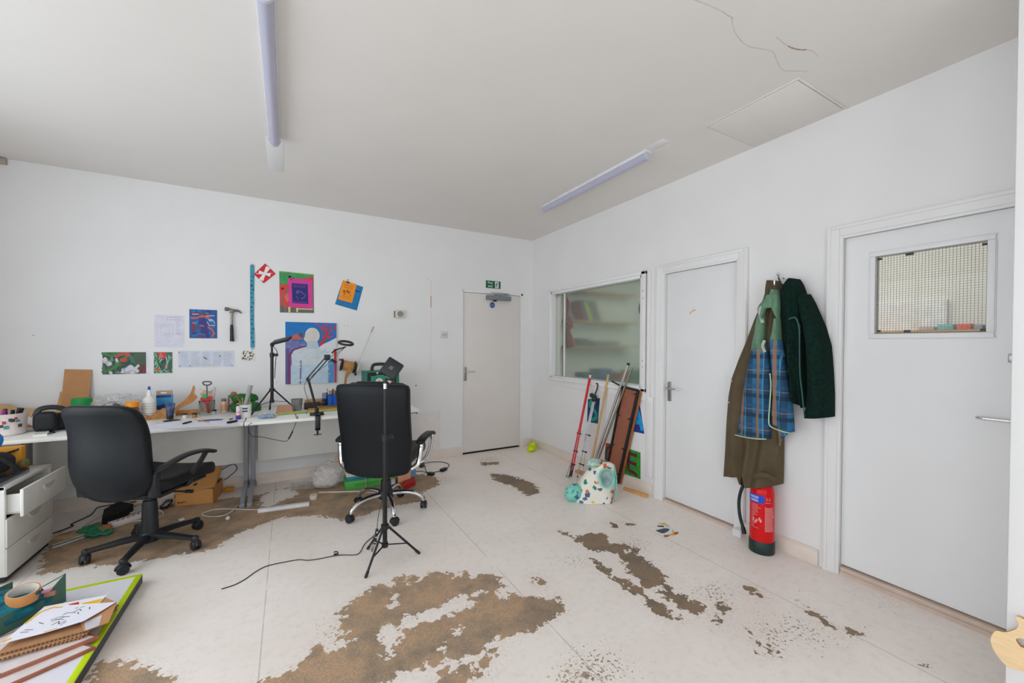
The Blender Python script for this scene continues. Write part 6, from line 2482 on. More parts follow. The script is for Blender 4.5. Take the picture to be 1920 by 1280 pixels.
for k, (px_, py_, s_, lb) in enumerate(((172, 997, .065, 'upper crumpled green glove behind the task chair'), (183, 1004, .06, 'lower crumpled green glove behind the task chair'))):
    b = MB()
    c_ = FL(px_, py_)
    b.grid(bagfn(c_, s_, s_*.6, .022, 2.7+k*3, .45), 20, 12, closed_u=True, cap=True)
    for i in range(4):
        a0_ = -.6+.4*i
        b.tube([c_+Vector((math.cos(a0_)*s_*.6, math.sin(a0_)*s_*.5, .015)), c_+Vector((math.cos(a0_)*s_*1.3, math.sin(a0_)*s_*1.2, .012))], .009, n=8)
    tag(b.build('green_glove', mat('glove_green', (20, 110, 84), rough=.5, rgb2=(60, 150, 110), scale=30)), lb, 'glove')
b = MB()
b.tube([FL(98, 1027, .006), FL(160, 1006, .006)], .006, n=8)
b.tube([FL(98, 1022, .006), FL(158, 1002, .006)], .004, n=8)
tag(b.build('plastic_tube', M((190, 206, 206), rough=.3)), 'pale plastic tube on the floor in front of the green gloves', 'tube')
b = MB()
b.prism([FL(183, 994, .02), FL(205, 986, .02), FL(210, 990, .02), FL(192, 999, .02)], (0, 0, .02))
tag(b.build('orange_card', M((206, 130, 90), rough=.8)), 'orange card piece between the green gloves and power strip', 'card')
t = thing('plug_adapter', 'black plug adapter with shiny label beside the shoe box', 'adapter', FL(312, 948))
b = MB()
b.bar(FL(306, 951, .02), FL(318, 938, .02), .05, .03, bev=.008)
b.build('body', BLKPL, t)
b = MB()
b.bar(FL(308, 949, .0355), FL(316, 941, .0355), .026, .001)
b.build('paper_label', M((150, 164, 180), rough=.25, metal=.6), t)
# trunking, cable loop, crumbs
t = thing('cable_trunking', 'length of white cable trunking lying below the desk joint', 'trunking', FL(534, 950))
b = MB()
b.bar(FL(484, 957, .014), FL(580, 944, .014), .042, .027, bev=.002)
b.build('trunking', M((226, 224, 226), rough=.45), t)
b = MB()
P = [FL(486, 955, .005), FL(465, 955, .005), FL(440, 954, .005), FL(410, 954, .005), FL(384, 960, .005), FL(380, 965, .005), FL(392, 968, .005), FL(415, 967, .005), FL(432, 960, .005), FL(446, 947, .005)]
b.tube(bez(P, 6), .0042, n=8)
b.build('lead', M((218, 214, 204), rough=.5), t)
for k, (px_, py_, r_, lb) in enumerate(((427, 975, .016, 'small white ball on the bare floor under the desk'),)):
    b = MB()
    b.ball(FL(px_, py_)+Vector((0, 0, r_)), r_, 12)
    tag(b.build('foam_ball', M((222, 216, 204))), lb, 'ball')
b = MB()
b.prism([FL(335, 974), FL(345, 971), FL(346, 974), FL(337, 977)], (0, 0, .004))
tag(b.build('paper_scrap', PAPER), 'white paper scrap on the bare floor right of the chair column', 'paper')
b = MB()
c_ = FL(588, 935)
b.lathe([(.012, 0), (.030, 0), (.032, .004), (.032, .034), (.030, .038), (.012, .036), (.010, .004), (.012, 0)], c_, n=22)
tag(b.build('string_roll', M((210, 200, 186), rough=.8)), 'small off-white roll of string in front of the plastic bag', 'roll')
# bag of filling, loose film
t = thing('filling_bag', 'translucent bag of white filling beside the green box under the desk', 'bag', (-2.56, -.42, 0))
b = MB()
b.grid(bagfn(Vector((-2.55, -.42, 0)), .135, .10, .125, 4.2, .22), 40, 24, closed_u=True, cap=True)
b.build('film', PLASTICBAG, t, sharp=60)
b = MB()
b.grid(bagfn(Vector((-2.56, -.42, .004)), .115, .08, .075, 2.2, .15), 30, 18, closed_u=True, cap=True)
b.grid(bagfn(Vector((-2.52, -.40, .085)), .085, .06, .055, 9.2, .15), 24, 14, closed_u=True, cap=True)
b.build('filling', M((224, 216, 212), rough=.9), t)
b = MB()
b.ball(Vector((-2.465, -.42, .262)), (.03, .02, .03), 10)
tag(b.build('tan_knot', M((206, 160, 130), rough=.8)), 'little tan knot on top of the bag of filling', 'knot')
b = MB()
b.grid(lambda u, v: FL(545+52*u, 919-14*v-4*u, .008)+Vector((0, 0, .012*abs(mnoise.noise(Vector((u*6, v*6, 1)))))), 16, 8)
b.grid(lambda u, v: FL(545+52*u, 919-14*v-4*u, .002), 16, 8)
tag(b.build('loose_film', PLASTICBAG, sharp=50), 'loose scrap of clear film on the floor left of the bag', 'film')
# green box tied with string, cartons
x0_, x1_, y0_ = -2.415, -1.985, -.60
GB = thing('green_carton', 'lower bright green carton tied with string behind the chair base', 'carton', (-2.2, -.52, 0))
b = MB()
b.box(x0_, x1_, y0_, y0_+.16, .001, .080, bev=.002)
b.m = 1
b.box(x0_+.08, x0_+.30, y0_-.0008, y0_, .040, .046)
b.box(x0_+.08, x0_+.26, y0_-.0008, y0_, .028, .031)
b.build('body', [mat('carton_green', (84, 172, 78), rough=.5, var=.04), M((50, 120, 52))], GB)
b = MB()
sx = x0_+.185
b.tube([(sx, y0_-.004, .003), (sx-.006, y0_-.005, .08), (sx-.012, y0_-.004, .136), (sx-.02, y0_+.08, .140)], .004, n=6)
b.build('string', M((176, 160, 140)), GB)
b = MB()
b.box(x0_+.01, x1_-.01, y0_+.004, y0_+.155, .0805, .124, bev=.002)
b.m = 1
b.box(x0_+.01, x1_-.01, y0_+.003, y0_+.156, .124, .131, bev=.001)
b.m = 2
b.box(x0_+.06, x0_+.16, y0_+.0032, y0_+.004, .098, .104)
tag(b.build('teal_book', [mat('book_teal', (44, 140, 132), rough=.5, rgb2=(30, 116, 140), scale=5), M((228, 226, 220)), M((28, 90, 94))]), 'teal pad with white top lying on the green carton', 'pad')
for nm, lb, P, z0, h, cm in (
        ('lime_carton', 'lime green pack leaning behind the gas column of the chair', ((727, 912), (746, 905), (748, 897), (728, 900)), .06, .05, (140, 190, 80)),
        ('white_carton', 'small white pack behind the tripod stand and chair column', ((728, 916), (741, 915), (741, 908), (728, 908)), .001, .055, (216, 214, 226)),
        ('peach_carton', 'peach carton behind the chair base, by the skirting', ((746, 914), (770, 905), (768, 893), (748, 897)), .001, .11, (222, 170, 136)),
        ('red_carton', 'red carton on the floor at the right of the chair base', ((756, 920), (779, 910), (776, 902), (760, 907)), .001, .045, (170, 26, 24)),
        ('blue_carton', 'small blue and white pack on top of the red carton', ((770, 903), (780, 900), (779, 895), (771, 896)), .047, .05, (110, 150, 184))):
    b = MB()
    q = [FL(*p) for p in P]
    b.prism([Vector((p.x, p.y, z0)) for p in q], (0, 0, h))
    if nm == 'peach_carton':
        b.m = 1
        e0_, e1_ = q[0], q[1]
        b.prism([Vector((e0_.x, e0_.y-.001, .02)), Vector((e1_.x, e1_.y-.001, .02)), Vector((e1_.x, e1_.y-.001, .05)), Vector((e0_.x, e0_.y-.001, .045))], (0, -.001, 0))
    tag(b.build(nm, [M(cm, rough=.6), M((206, 110, 60))]), lb, 'carton')
b = MB()
b.tube([FL(598, 923, .008), FL(668, 921, .008), FL(742, 925, .008)], .008, n=6)
tag(b.build('thin_stick', M((206, 192, 172), rough=.6)), 'thin pale stick on the floor in front of the green carton', 'stick')
# cables with adapters right of the desk
t = thing('adapter_cable', 'black cable loop with plug adapters near the skirting panel', 'cable', FL(812, 878))
b = MB()
P = [FL(788, 866, .004), FL(796, 872, .004), FL(800, 884, .004), FL(814, 885, .004), FL(835, 879, .004), FL(842, 871, .004), FL(830, 866, .004), FL(808, 866, .004), FL(797, 868, .004)]
b.tube(bez(P, 6), .0035, n=6)
P = [FL(776, 884, .004), FL(790, 883, .004), FL(800, 886, .004), FL(808, 888, .004)]
b.tube(bez(P, 6), .0035, n=6)
b.build('cord', BLKPL, t)
for (p0_, p1_) in (((790, 874), (793, 868)), ((803, 887), (813, 889)), ((827, 882), (836, 878))):
    b = MB()
    b.bar(FL(*p0_, .016), FL(*p1_, .016), .045, .03, bev=.006)
    b.build('adapter', BLKPL, t)
# yellow-green crumple at the corner
b = MB()
c_ = Vector((-.125, -.235, 0))
b.grid(bagfn(c_+Vector((.01, .02, 0)), .052, .05, .058, 3.9, .22), 26, 16, closed_u=True, cap=True)
b.grid(bagfn(c_+Vector((-.045, -.03, 0)), .05, .045, .036, 1.9, .25), 22, 14, closed_u=True, cap=True)
tag(b.build('yellow_cloth', mat('hi_vis', (198, 222, 10), rough=.7, var=.15, scale=25)), 'crumpled yellow-green cloth at the far corner beside the exit door', 'cloth')
# wood strips along the right wall
b = MB()
b.bar(FL(1081, 882, .014), FL(1106, 891, .014), .05, .026, bev=.003)
tag(b.build('wood_strip', mat('strip_pine', (206, 160, 110), rough=.6, var=.1)), 'short pine strip on the floor behind the red pole', 'wood')
b = MB()
b.bar(FL(1170, 915, .012), FL(1214, 930, .012), .035, .022, bev=.003)
tag(b.build('wood_strip', mat('strip_oak', (214, 160, 92), rough=.6, var=.1)), 'short orange-brown wood strip on the floor beside the middle door casing', 'wood')
# paper bird-like cut-out
b = MB()
b.prism([FL(*p, .0) for p in ((1231, 983), (1245, 980), (1256, 986), (1262, 993), (1271, 997), (1272, 1000), (1266, 1004), (1252, 1006), (1244, 1004), (1250, 999), (1243, 998), (1231, 993), (1240, 989))], (0, 0, .0015))
b.m = 1
b.prism([FL(*p, .0015) for p in ((1232, 985), (1244, 985), (1245, 988), (1233, 987))], (0, 0, .0006))
b.prism([FL(*p, .0015) for p in ((1229, 994), (1246, 990), (1255, 991), (1254, 995), (1246, 999), (1240, 999))], (0, 0, .0006))
b.m = 2
b.prism([FL(*p, .0015) for p in ((1233, 981), (1246, 980), (1255, 986), (1253, 987), (1245, 983))], (0, 0, .0006))
b.prism([FL(*p, .0015) for p in ((1260, 991), (1264, 997), (1272, 997), (1271, 1001), (1262, 1003), (1250, 1005), (1248, 1003), (1261, 1000))], (0, 0, .0006))
b.m = 3
b.prism([FL(*p, .0021) for p in ((1263, 999), (1272, 997), (1272, 1000), (1265, 1002))], (0, 0, .0006))
b.prism([FL(*p, .0021) for p in ((1244, 1003), (1256, 1003), (1252, 1006), (1246, 1006))], (0, 0, .0006))
tag(b.build('paper_cutout', [M((224, 224, 222)), M((56, 66, 80)), M((228, 170, 40)), M((160, 70, 50))], sharp=20), 'small paper cut-out in white, navy and orange on the floor before the middle door', 'paper')
# ================================================================== right wall: tools, letters, coats, extinguisher
def letter_card(name, label, pts, bg, fg, ch, size, rot=0.0, off=(0, 0), arc=None):
    q = [RW(*p) for p in pts]
    b = MB()
    b.prism([Vector((0, p.y, p.z)) for p in q], (-.003, 0, 0))
    b.m = 1
    c = sum(q, Vector())/len(q)
    Mt = Matrix(((0, 0, -1, -.0032), (-1, 0, 0, c.y+off[0]), (0, 1, 0, c.z+off[1]), (0, 0, 0, 1)))
    if ch:
        b.text(ch, size, Mt @ Matrix.Rotation(rot, 4, 'Z'), .0008)
    if arc:
        arc(b, c)
    return tag(b.build(name, [bg, fg], sharp=20), label, 'painting')


def brush_letter(b, c, strokes_, w):
    for P in strokes_:
        P3 = bez([Vector((-.0034, c.y+p[0], c.z+p[1])) for p in P], 5)
        b.tube(P3, w, n=8, flat=.12, up=(1, 0, 0))


NAVY = mat('letter_navy', (26, 44, 112), rough=.7, rgb2=(20, 84, 120), scale=12)
letter_card('letter_painting', 'navy square with a painted teal letter S under the window', ((1103, 748), (1125, 746), (1121, 794), (1101, 790)), NAVY, mat('letter_teal', (16, 160, 136), rough=.6, var=.2, scale=30), None, 0,
            arc=lambda b, c: brush_letter(b, c, [[(-.045, .085), (-.01, .105), (.04, .085), (.045, .05), (.0, .015), (-.045, -.02), (-.05, -.065), (.0, -.095), (.05, -.08)]], .020))
letter_card('letter_painting', 'purple square with a painted light blue letter A by the door casing', ((1186, 758), (1200, 760), (1208, 813), (1185, 808)), mat('letter_violet', (54, 40, 120), rough=.7, rgb2=(30, 60, 140), scale=12), mat('letter_sky', (20, 150, 214), rough=.6, var=.15, scale=30), None, 0,
            arc=lambda b, c: brush_letter(b, c, [[(.055, -.095), (.02, .0), (.0, .095)], [(.0, .095), (-.035, .0), (-.07, -.10)], [(.03, -.03), (-.04, -.03)]], .022))
letter_card('letter_painting', 'red sheet with a dark green painted letter C, half hidden by the brown panel', ((1136, 830), (1150, 832), (1150, 866), (1134, 862)), mat('letter_red', (206, 50, 54), rough=.7, var=.12), mat('letter_pine', (20, 84, 74), rough=.6), None, 0,
            arc=lambda b, c: brush_letter(b, c, [[(-.06, .05), (-.02, .06), (.03, .03), (.045, -.03), (.03, -.09), (-.03, -.12)]], .016))
letter_card('letter_painting', 'green square with a painted maroon letter E above the skirting', ((1176, 840), (1201, 848), (1201, 898), (1172, 888)), mat('letter_green', (58, 158, 44), rough=.7, rgb2=(32, 120, 40), scale=40), mat('letter_maroon', (92, 28, 56), rough=.6), None, 0,
            arc=lambda b, c: brush_letter(b, c, [[(-.05, .085), (.0, .085), (.05, .09)], [(.05, .09), (.055, .0), (.055, -.085)], [(-.045, .0), (.0, .0), (.05, .005)], [(-.055, -.10), (.0, -.085), (.055, -.08)]], .017))

# red telescopic pole leaning under the window
t = thing('red_pole', 'red metal pole with black foot leaning under the window', 'pole', (-.33, -1.30, 0))
top, bot = Vector((-.036, -1.243, 1.045)), Vector((-.340, -1.315, .07))
ax_ = (bot-top)
b = MB()
b.tube([top+ax_*.035, top+ax_*.62], .013, n=12)
b.build('upper_tube', M((206, 26, 40), rough=.35), t)
for k in (-1, 1):
    b = MB()
    b.tube([top+ax_*.58+Vector((0, .013*k, 0)), top+ax_*.985+Vector((0, .017*k, 0))], .0075, n=10)
    b.build('lower_rod', M((206, 26, 40), rough=.35), t)
b = MB()
b.tube([top, top+ax_*.04], .011, n=12)
b.build('white_collar', M((224, 224, 224), rough=.4), t)
b = MB()
b.ball(top+Vector((0, 0, .004)), .010, 10)
b.tube([top+ax_*.93, bot, bot+ax_.normalized()*.055], .014, n=12, radii=[.014, .017, .015])
b.build('foot', BLKPL, t)
b = MB()
for f in (.62, .80, .93):
    q = top+ax_*f
    b.bar(q+Vector((0, -.035, 0)), q+Vector((0, .03, 0)), .014, .012, bev=.002)
b.build('clip', BLKPL, t)
b = MB()
b.tube([bot+Vector((0, -.02, .06)), (-.365, -1.30, .012)], .004, n=6)
b.tube([bot+Vector((0, .02, .06)), (-.365, -1.265, .012)], .004, n=6)
b.ball((-.365, -1.30, .010), .009, 8)
b.ball((-.365, -1.265, .010), .009, 8)
b.build('prong', SATIN, t)
# slim silver stand
t = thing('silver_stand', 'thin silver telescopic stand with black head beside the red pole', 'stand', (-.28, -1.36, 0))
p0, p1 = Vector((-.050, -1.325, .80)), Vector((-.285, -1.345, .012))
b = MB()
for k in (-1, 0, 1):
    b.tube([p0+Vector((0, .013*k, 0)), p0*.45+p1*.55+Vector((0, .013*k, 0))], .006, n=8)
b.tube([p0*.5+p1*.5, p1], .0045, n=8)
b.tube([p0*.5+p1*.5+Vector((0, -.012, 0)), p1+Vector((.03, -.05, 0))], .004, n=8)
b.build('legs', CHROME, t)
b = MB()
b.ball(p0+Vector((-.0, 0, .0)), (.030, .028, .045), 14)
b.ball(p0+Vector((-.01, .03, .03)), (.02, .03, .025), 12)
b.tube(bez([p0+Vector((0, 0, .03)), p0+Vector((.008, -.03, .10)), p0+Vector((.012, -.035, .155)), p0+Vector((.01, -.015, .16))], 5), .007, n=8)
b.build('head', mat('dark_green_black', (28, 46, 42), rough=.5), t)
b = MB()
for f in (.47, .68, .84):
    q = p0*(1-f)+p1*f
    b.bar(q+Vector((0, .02, 0)), q+Vector((0, -.05, 0)), .010, .010, bev=.002)
    b.ball(q+Vector((0, -.05, 0)), .010, 8)
b.ball(p1, .008, 8)
b.ball(p1+Vector((.03, -.05, 0)), .008, 8)
b.build('clip', BLKPL, t)
# wooden pole
b = MB()
b.tube(bez([RW(1141, 702, -.018), RW(1128, 770, -.06), RW(1112, 850, -.12), RW(1103, 885, -.16), FL(1097, 903, .012)], 6), .0125, n=12)
tag(b.build('wooden_pole', mat('pole_wood', (204, 164, 112), rough=.5, var=.08, stretch=(8, 8, 1))), 'light wooden pole leaning between the teal S and chrome rods', 'pole')
# chrome rods
for k, (px0, py0, px1, py1, r_, lb) in enumerate(((1178, 683, 1109, 880, .013, 'thicker chrome rod leaning against the window'), (1184, 691, 1114, 882, .010, 'thinner brassy rod leaning behind the chrome one'))):
    t = thing('metal_rod', lb, 'rod', FL(px1, py1+8))
    b = MB()
    A_, B2 = RW(px0, py0, -.042 if k == 0 else -.040), RW(px1, py1, -.13)
    d_ = (B2-A_).normalized()
    e_ = A_+d_*((A_.z-.012)/-d_.z)
    b.tube([A_, e_], r_, n=14)
    b.build('tube', CHROME if k == 0 else mat('brassy', (170, 160, 140), rough=.25, metal=1.0), t)
    b = MB()
    b.tube([A_-d_*.012, A_+d_*.006], r_*1.15, n=14)
    b.build('end_cap', BLKPL if k == 0 else SATIN, t)
# brown panel with black edging
t = thing('brown_panel', 'tall narrow brown panel with black edges tilted against the wall', 'panel', (-.06, -1.66, 0))
TL, TR = Vector((-.045, -1.735, .962)), Vector((-.045, -1.925, .948))
BL, BR = Vector((-.045, -1.435, .005)), Vector((-.045, -1.672, .005))
BL = Vector((-.045, -1.50, .02))
b = MB()
b.prism([TL, TR, BR, BL], (.012, 0, 0))
b.build('board', mat('hardboard', (150, 92, 70), rough=.6, var=.06), t)
b = MB()
for a_, d_ in ((TL, BL), (TR, BR), (TL, TR)):
    b.bar(a_, d_, .026, .018, up=(0, 1, .3) if a_ is TL and d_ is TR else (1, 0, 0), bev=.002)
b.tube(bez([TL+Vector((-.004, .01, .0)), TL+Vector((.0, .09, .022)), Vector((-.040, -1.575, 1.005))], 6), .008, n=8)
b.build('edging', mat('edge_black', (22, 26, 32), rough=.5), t)
b = MB()
off = Vector((.020, -.018, 0))
b.bar(TR+off, BR+off, .020, .016, up=(1, 0, 0))
b.build('wood_edge', mat('edge_wood', (168, 104, 62), rough=.6), t)
for f in (.04, .3, .62, .9):
    b = MB()
    for a_, d_, s_ in ((TL, BL, -1), (TR, BR, 1)):
        q = a_*(1-f)+d_*f+Vector((-.010, .024*s_, 0))
        b.box(q.x-.004, q.x+.002, q.y-.014, q.y+.014, q.z-.005, q.z+.005)
    b.build('turn_clip', BLKPL, t)

# patterned cloth bag
t = thing('patterned_bag', 'white fabric bag with colourful animal shapes and mint lining slumped on the floor', 'bag', (-.50, -1.86, 0))
FAB = bpy.data.materials.new('animal_fabric')
FAB.use_nodes = True
nt = FAB.node_tree
N, L_ = nt.nodes, nt.links
bs = N['Principled BSDF']
bs.inputs['Roughness'].default_value = .8
tc = N.new('ShaderNodeTexCoord')
nzv = N.new('ShaderNodeTexNoise')
nzv.inputs['Scale'].default_value = 16
L_.new(tc.outputs['Object'], nzv.inputs['Vector'])
mxv = N.new('ShaderNodeMix')
mxv.data_type = 'VECTOR'
mxv.inputs[0].default_value = .055
L_.new(tc.outputs['Object'], mxv.inputs[4])
L_.new(nzv.outputs['Color'], mxv.inputs[5])
vo = N.new('ShaderNodeTexVoronoi')
vo.inputs['Scale'].default_value = 19
L_.new(mxv.outputs[1], vo.inputs['Vector'])
cr = N.new('ShaderNodeValToRGB')
cr.color_ramp.interpolation = 'CONSTANT'
els = cr.color_ramp.elements
els[0].position, els[0].color = 0, c3(206, 120, 60)
els[1].position, els[1].color = .2, c3(70, 96, 150)
for p_, c_ in ((.36, c3(36, 130, 116)), (.5, c3(224, 190, 70)), (.62, c3(90, 110, 140)), (.78, c3(210, 96, 66))):
    e = els.new(p_)
    e.color = c_
sx_ = N.new('ShaderNodeSeparateColor')
L_.new(vo.outputs['Color'], sx_.inputs[0])
L_.new(sx_.outputs[0], cr.inputs['Fac'])
lt = N.new('ShaderNodeMapRange')
lt.inputs[1].default_value, lt.inputs[2].default_value = .47, .43
L_.new(vo.outputs['Distance'], lt.inputs[0])
g2 = N.new('ShaderNodeMath')
g2.operation = 'GREATER_THAN'
g2.inputs[1].default_value = .22
L_.new(sx_.outputs[1], g2.inputs[0])
ml = N.new('ShaderNodeMath')
ml.operation = 'MULTIPLY'
L_.new(lt.outputs[0], ml.inputs[0])
L_.new(g2.outputs[0], ml.inputs[1])
mc = N.new('ShaderNodeMix')
mc.data_type = 'RGBA'
mc.inputs[6].default_value = c3(232, 228, 216)
L_.new(ml.outputs[0], mc.inputs[0])
L_.new(cr.outputs['Color'], mc.inputs[7])
L_.new(mc.outputs[2], bs.inputs['Base Color'])
MINT = mat('mint_fabric', (130, 206, 186), rough=.8, var=.15, scale=18)
bc_ = Vector((-.49, -1.86, 0))
ux = Vector((R_.x, R_.y, 0)).normalized()      # across the picture, on the floor
uy = Vector((-ux.y, ux.x, 0))


def bagbody(u, v):
    """tapering sack: wide at the floor, narrow shoulders, a fold to the left"""
    a = 2*PI*u
    h = v
    wL = .205*(1-h)**.55+.035 if math.cos(a) < 0 else .16*(1-.30*h)
    wd = .135*(1-.45*h)
    k = 1+.10*mnoise.noise(Vector((math.cos(a)*1.6, math.sin(a)*1.6, h*3)))+.04*math.sin(a*5+h*4)
    x = math.cos(a)*wL*k + .05*h
    y = math.sin(a)*wd*k
    z = .002+.335*h*(1-.10*(math.sin(a*2+1)*.5+.5)) if h > 0 else .002
    return bc_+ux*x+uy*y+Vector((0, 0, z))


b = MB()
b.grid(bagbody, 48, 24, closed_u=True, cap=True)
b.build('fabric', FAB, t, sharp=60)
b = MB()
lob = bc_-ux*.20-uy*.05
b.grid(bagfn(lob, .085, .07, .075, 2.4, .15), 26, 16, closed_u=True, cap=True)
b.build('mint_corner', mat('mint_spots', (130, 206, 186), rough=.8, rgb2=(54, 110, 150), scale=26, ramp=(.56, .62)), t)
# round mint-rimmed opening
oc = bc_+ux*.065-uy*.128+Vector((0, 0, .225))
on_ = (-uy*.92+Vector((0, 0, .38))).normalized()
ox, oy, oz = basis(on_, ux)
b = MB()
b.tube([oc+ox*math.cos(2*PI*i/36)*.062+oy*math.sin(2*PI*i/36)*.075 for i in range(36)], .009, n=8, closed=True)
b.tube(bez([bc_+ux*.145-uy*.035+Vector((0, 0, .318)), bc_+ux*.168-uy*.045+Vector((0, 0, .18)), bc_+ux*.160-uy*.045+Vector((0, 0, .012))], 6), .008, n=8)
b.build('mint_piping', MINT, t)
b = MB()
b.grid(lambda u, v: oc+ox*math.cos(2*PI*u)*.062*v+oy*math.sin(2*PI*u)*.075*v-oz*.020*(1-v*v)+oz*.004*mnoise.noise(Vector((u*6, v*5, 0))), 30, 8, closed_u=True)
b.build('lining', mat('lining_grey', (160, 178, 176), rough=.8, rgb2=(120, 150, 148), scale=20), t)
b = MB()
b.grid(bagfn(bc_-ux*.02+uy*.0+Vector((0, 0, .285)), .07, .05, .035, 4.9, .3), 22, 12, closed_u=True, cap=True)
b.build('sheer_hem', mat('sheer_mint', (176, 206, 198), rough=.6, var=.2, scale=30), t)
b = MB()
for k in range(3):
    q = bc_-ux*(.085+.035*k)+uy*.02+Vector((0, 0, .16-.05*k))
    b.prism([q, q-ux*.05+Vector((0, 0, -.012)), q-ux*.01+Vector((0, 0, -.035))], uy*.012)
b.build('felt_tab', M((206, 110, 66), rough=.8), t)

# ---- coats on the hook
t = thing('coat_hook', 'chrome coat hook on the right wall above the coats', 'hook', (0, -3.115, 1.75))
b = MB()
b.box(-.006, 0, -3.150, -3.100, 1.742, 1.800, bev=.004)
b.tube(bez([(-.004, -3.125, 1.76), (-.05, -3.125, 1.742), (-.085, -3.125, 1.765), (-.09, -3.125, 1.795)], 6), .007, n=10)
b.tube(bez([(-.004, -3.125, 1.785), (-.03, -3.125, 1.81), (-.045, -3.125, 1.84)], 6), .006, n=10)
b.ball((-.046, -3.125, 1.842), .010, 10)
b.build('hook', CHROME, t)
b = MB()
b.cyl((-.004, -3.137, 1.815), (0, -3.137, 1.815), .005, n=10)
b.build('screw', M((110, 96, 80), rough=.4, metal=.6), t)


def cp(cx, cy, x):
    """crop pixel of the coats -> point on the plane x"""
    return RW(1320+cx/3.046, 500+cy/3.046, x)


def interp(rows, y):
    for (y0, *a), (y1, *c) in zip(rows, rows[1:]):
        if y <= y1:
            k = (y-y0)/(y1-y0) if y1 > y0 else 0
            k = max(0, k)
            return [p*(1-k)+q*k for p, q in zip(a, c)]
    return list(rows[-1][1:])


def garment(name, rows, x_back, x_front, mt, parent, bottom=None, flare=0.0, folds=5, amp=.018, seed=0.0, nu=36, nv=44, top=None, edge=.35):
    """hanging cloth: outline rows (y, left, right) in crop pixels; rounded front with folds, flat back"""
    y0, y1 = rows[0][0], rows[-1][0]
    xm = x_front
    b = MB()

    def pos(u, v, front):
        yb = y1 if bottom is None else bottom(u)
        yt = y0 if top is None else top(u)
        yy = yt+(yb-yt)*v
        l, r = interp(rows, yy)
        px = l+(r-l)*u
        # nearness to the sides
        s = max(0.0, 1-abs(2*u-1)**3.2)
        dep = x_back+(x_front-x_back)*(edge+(1-edge)*s**.6)
        f = amp*(math.sin(u*folds*2*PI+seed+1.6*math.sin(v*3+seed))*.6+mnoise.noise(Vector((u*4+seed, v*3.5, seed)))*.9)*min(1, .25+v*1.1)*s**.4
        q = cp(px, yy, xm)
        dep -= flare*max(0, v-.80)*s**.5*min(1, max(0, (u-.35)*4))
        if front:
            return Vector((dep+f, q.y, q.z))
        return Vector((min(-.006, dep+.028+f*.2), q.y, q.z))
    b.grid(lambda u, v: pos(u, v, True), nu, nv, uv=True)
    b.grid(lambda u, v: pos(u, v, False), nu, nv, uv=True)
    for uu in (0, 1):
        b.grid(lambda u, v: pos(uu, v, True)*(1-u)+pos(uu, v, False)*u, 1, nv, uv=True)
    for vv in (0, 1):
        b.grid(lambda u, v: pos(u, vv, True)*(1-v)+pos(u, vv, False)*v, nu, 1, uv=True)
    bmesh.ops.remove_doubles(b.bm, verts=b.bm.verts, dist=.0004)
    return b.build(name, mt, parent, sharp=70)


OLIVE = mat('olive_cotton', (86, 72, 50), rough=.75, var=.12, scale=8, bump=.25, bscale=30)
oc_ = thing('olive_coat', 'long olive brown coat hanging lowest on the hook', 'coat', (-.08, -3.0, .42))
rows = [(76, 345, 392), (110, 336, 405), (160, 330, 418), (230, 300, 425), (300, 266, 430), (420, 218, 440), (540, 166, 440), (640, 130, 432), (740, 112, 425), (900, 101, 420), (1050, 93, 418), (1205, 84, 416), (1250, 84, 414)]


def olive_bottom(u):
    if u < .30: return 1203
    if u < .33: return 1203+42*(u-.30)/.03
    if u < .42: return 1246
    if u < .52: return 1246-70*(u-.42)/.10
    if u < .60: return 1176+74*(u-.52)/.08
    return 1250


garment('body', rows, -.015, -.105, OLIVE, oc_, bottom=olive_bottom, flare=.55, folds=3.5, amp=.022, seed=1.0, nu=60)
b = MB()
for cx, cy in ((160, 652), (148, 774)):
    q = cp(cx, cy, -.085)
    b.cyl(q+Vector((-.012, 0, 0)), q+Vector((.01, 0, 0)), .006, n=12)
b.build('press_stud', M((206, 200, 186), rough=.3, metal=.5), oc_)
b = MB()
b.tube(bez([cp(172, 1090, -.100), cp(167, 1195, -.100)], 4), .004, n=6)
b.build('green_piping', M((60, 150, 116), rough=.7), oc_)
b = MB()
b.tube(bez([cp(290, 1200, -.19), cp(325, 1188, -.205), cp(365, 1196, -.20), cp(404, 1215, -.14)], 8), .018, n=10, flat=.5)
b.build('cuff_fold', OLIVE, oc_)

# plaid jacket with a sage yoke
PLAID = bpy.data.materials.new('plaid_flannel')
PLAID.use_nodes = True
nt = PLAID.node_tree
N, L_ = nt.nodes, nt.links
bs = N['Principled BSDF']
bs.inputs['Roughness'].default_value = .85
tc = N.new('ShaderNodeTexCoord')
sep = N.new('ShaderNodeSeparateXYZ')
L_.new(tc.outputs['Object'], sep.inputs[0])


def band(axis_out, freq, phase, width):
    m1 = N.new('ShaderNodeMath'); m1.operation = 'MULTIPLY_ADD'; m1.inputs[1].default_value = freq; m1.inputs[2].default_value = phase
    L_.new(axis_out, m1.inputs[0])
    m2 = N.new('ShaderNodeMath'); m2.operation = 'FRACT'
    L_.new(m1.outputs[0], m2.inputs[0])
    m3 = N.new('ShaderNodeMath'); m3.operation = 'SUBTRACT'; m3.inputs[1].default_value = .5
    L_.new(m2.outputs[0], m3.inputs[0])
    m4 = N.new('ShaderNodeMath'); m4.operation = 'ABSOLUTE'
    L_.new(m3.outputs[0], m4.inputs[0])
    m5 = N.new('ShaderNodeMapRange'); m5.inputs[1].default_value = width; m5.inputs[2].default_value = width*.75
    L_.new(m4.outputs[0], m5.inputs[0])
    return m5.outputs[0]


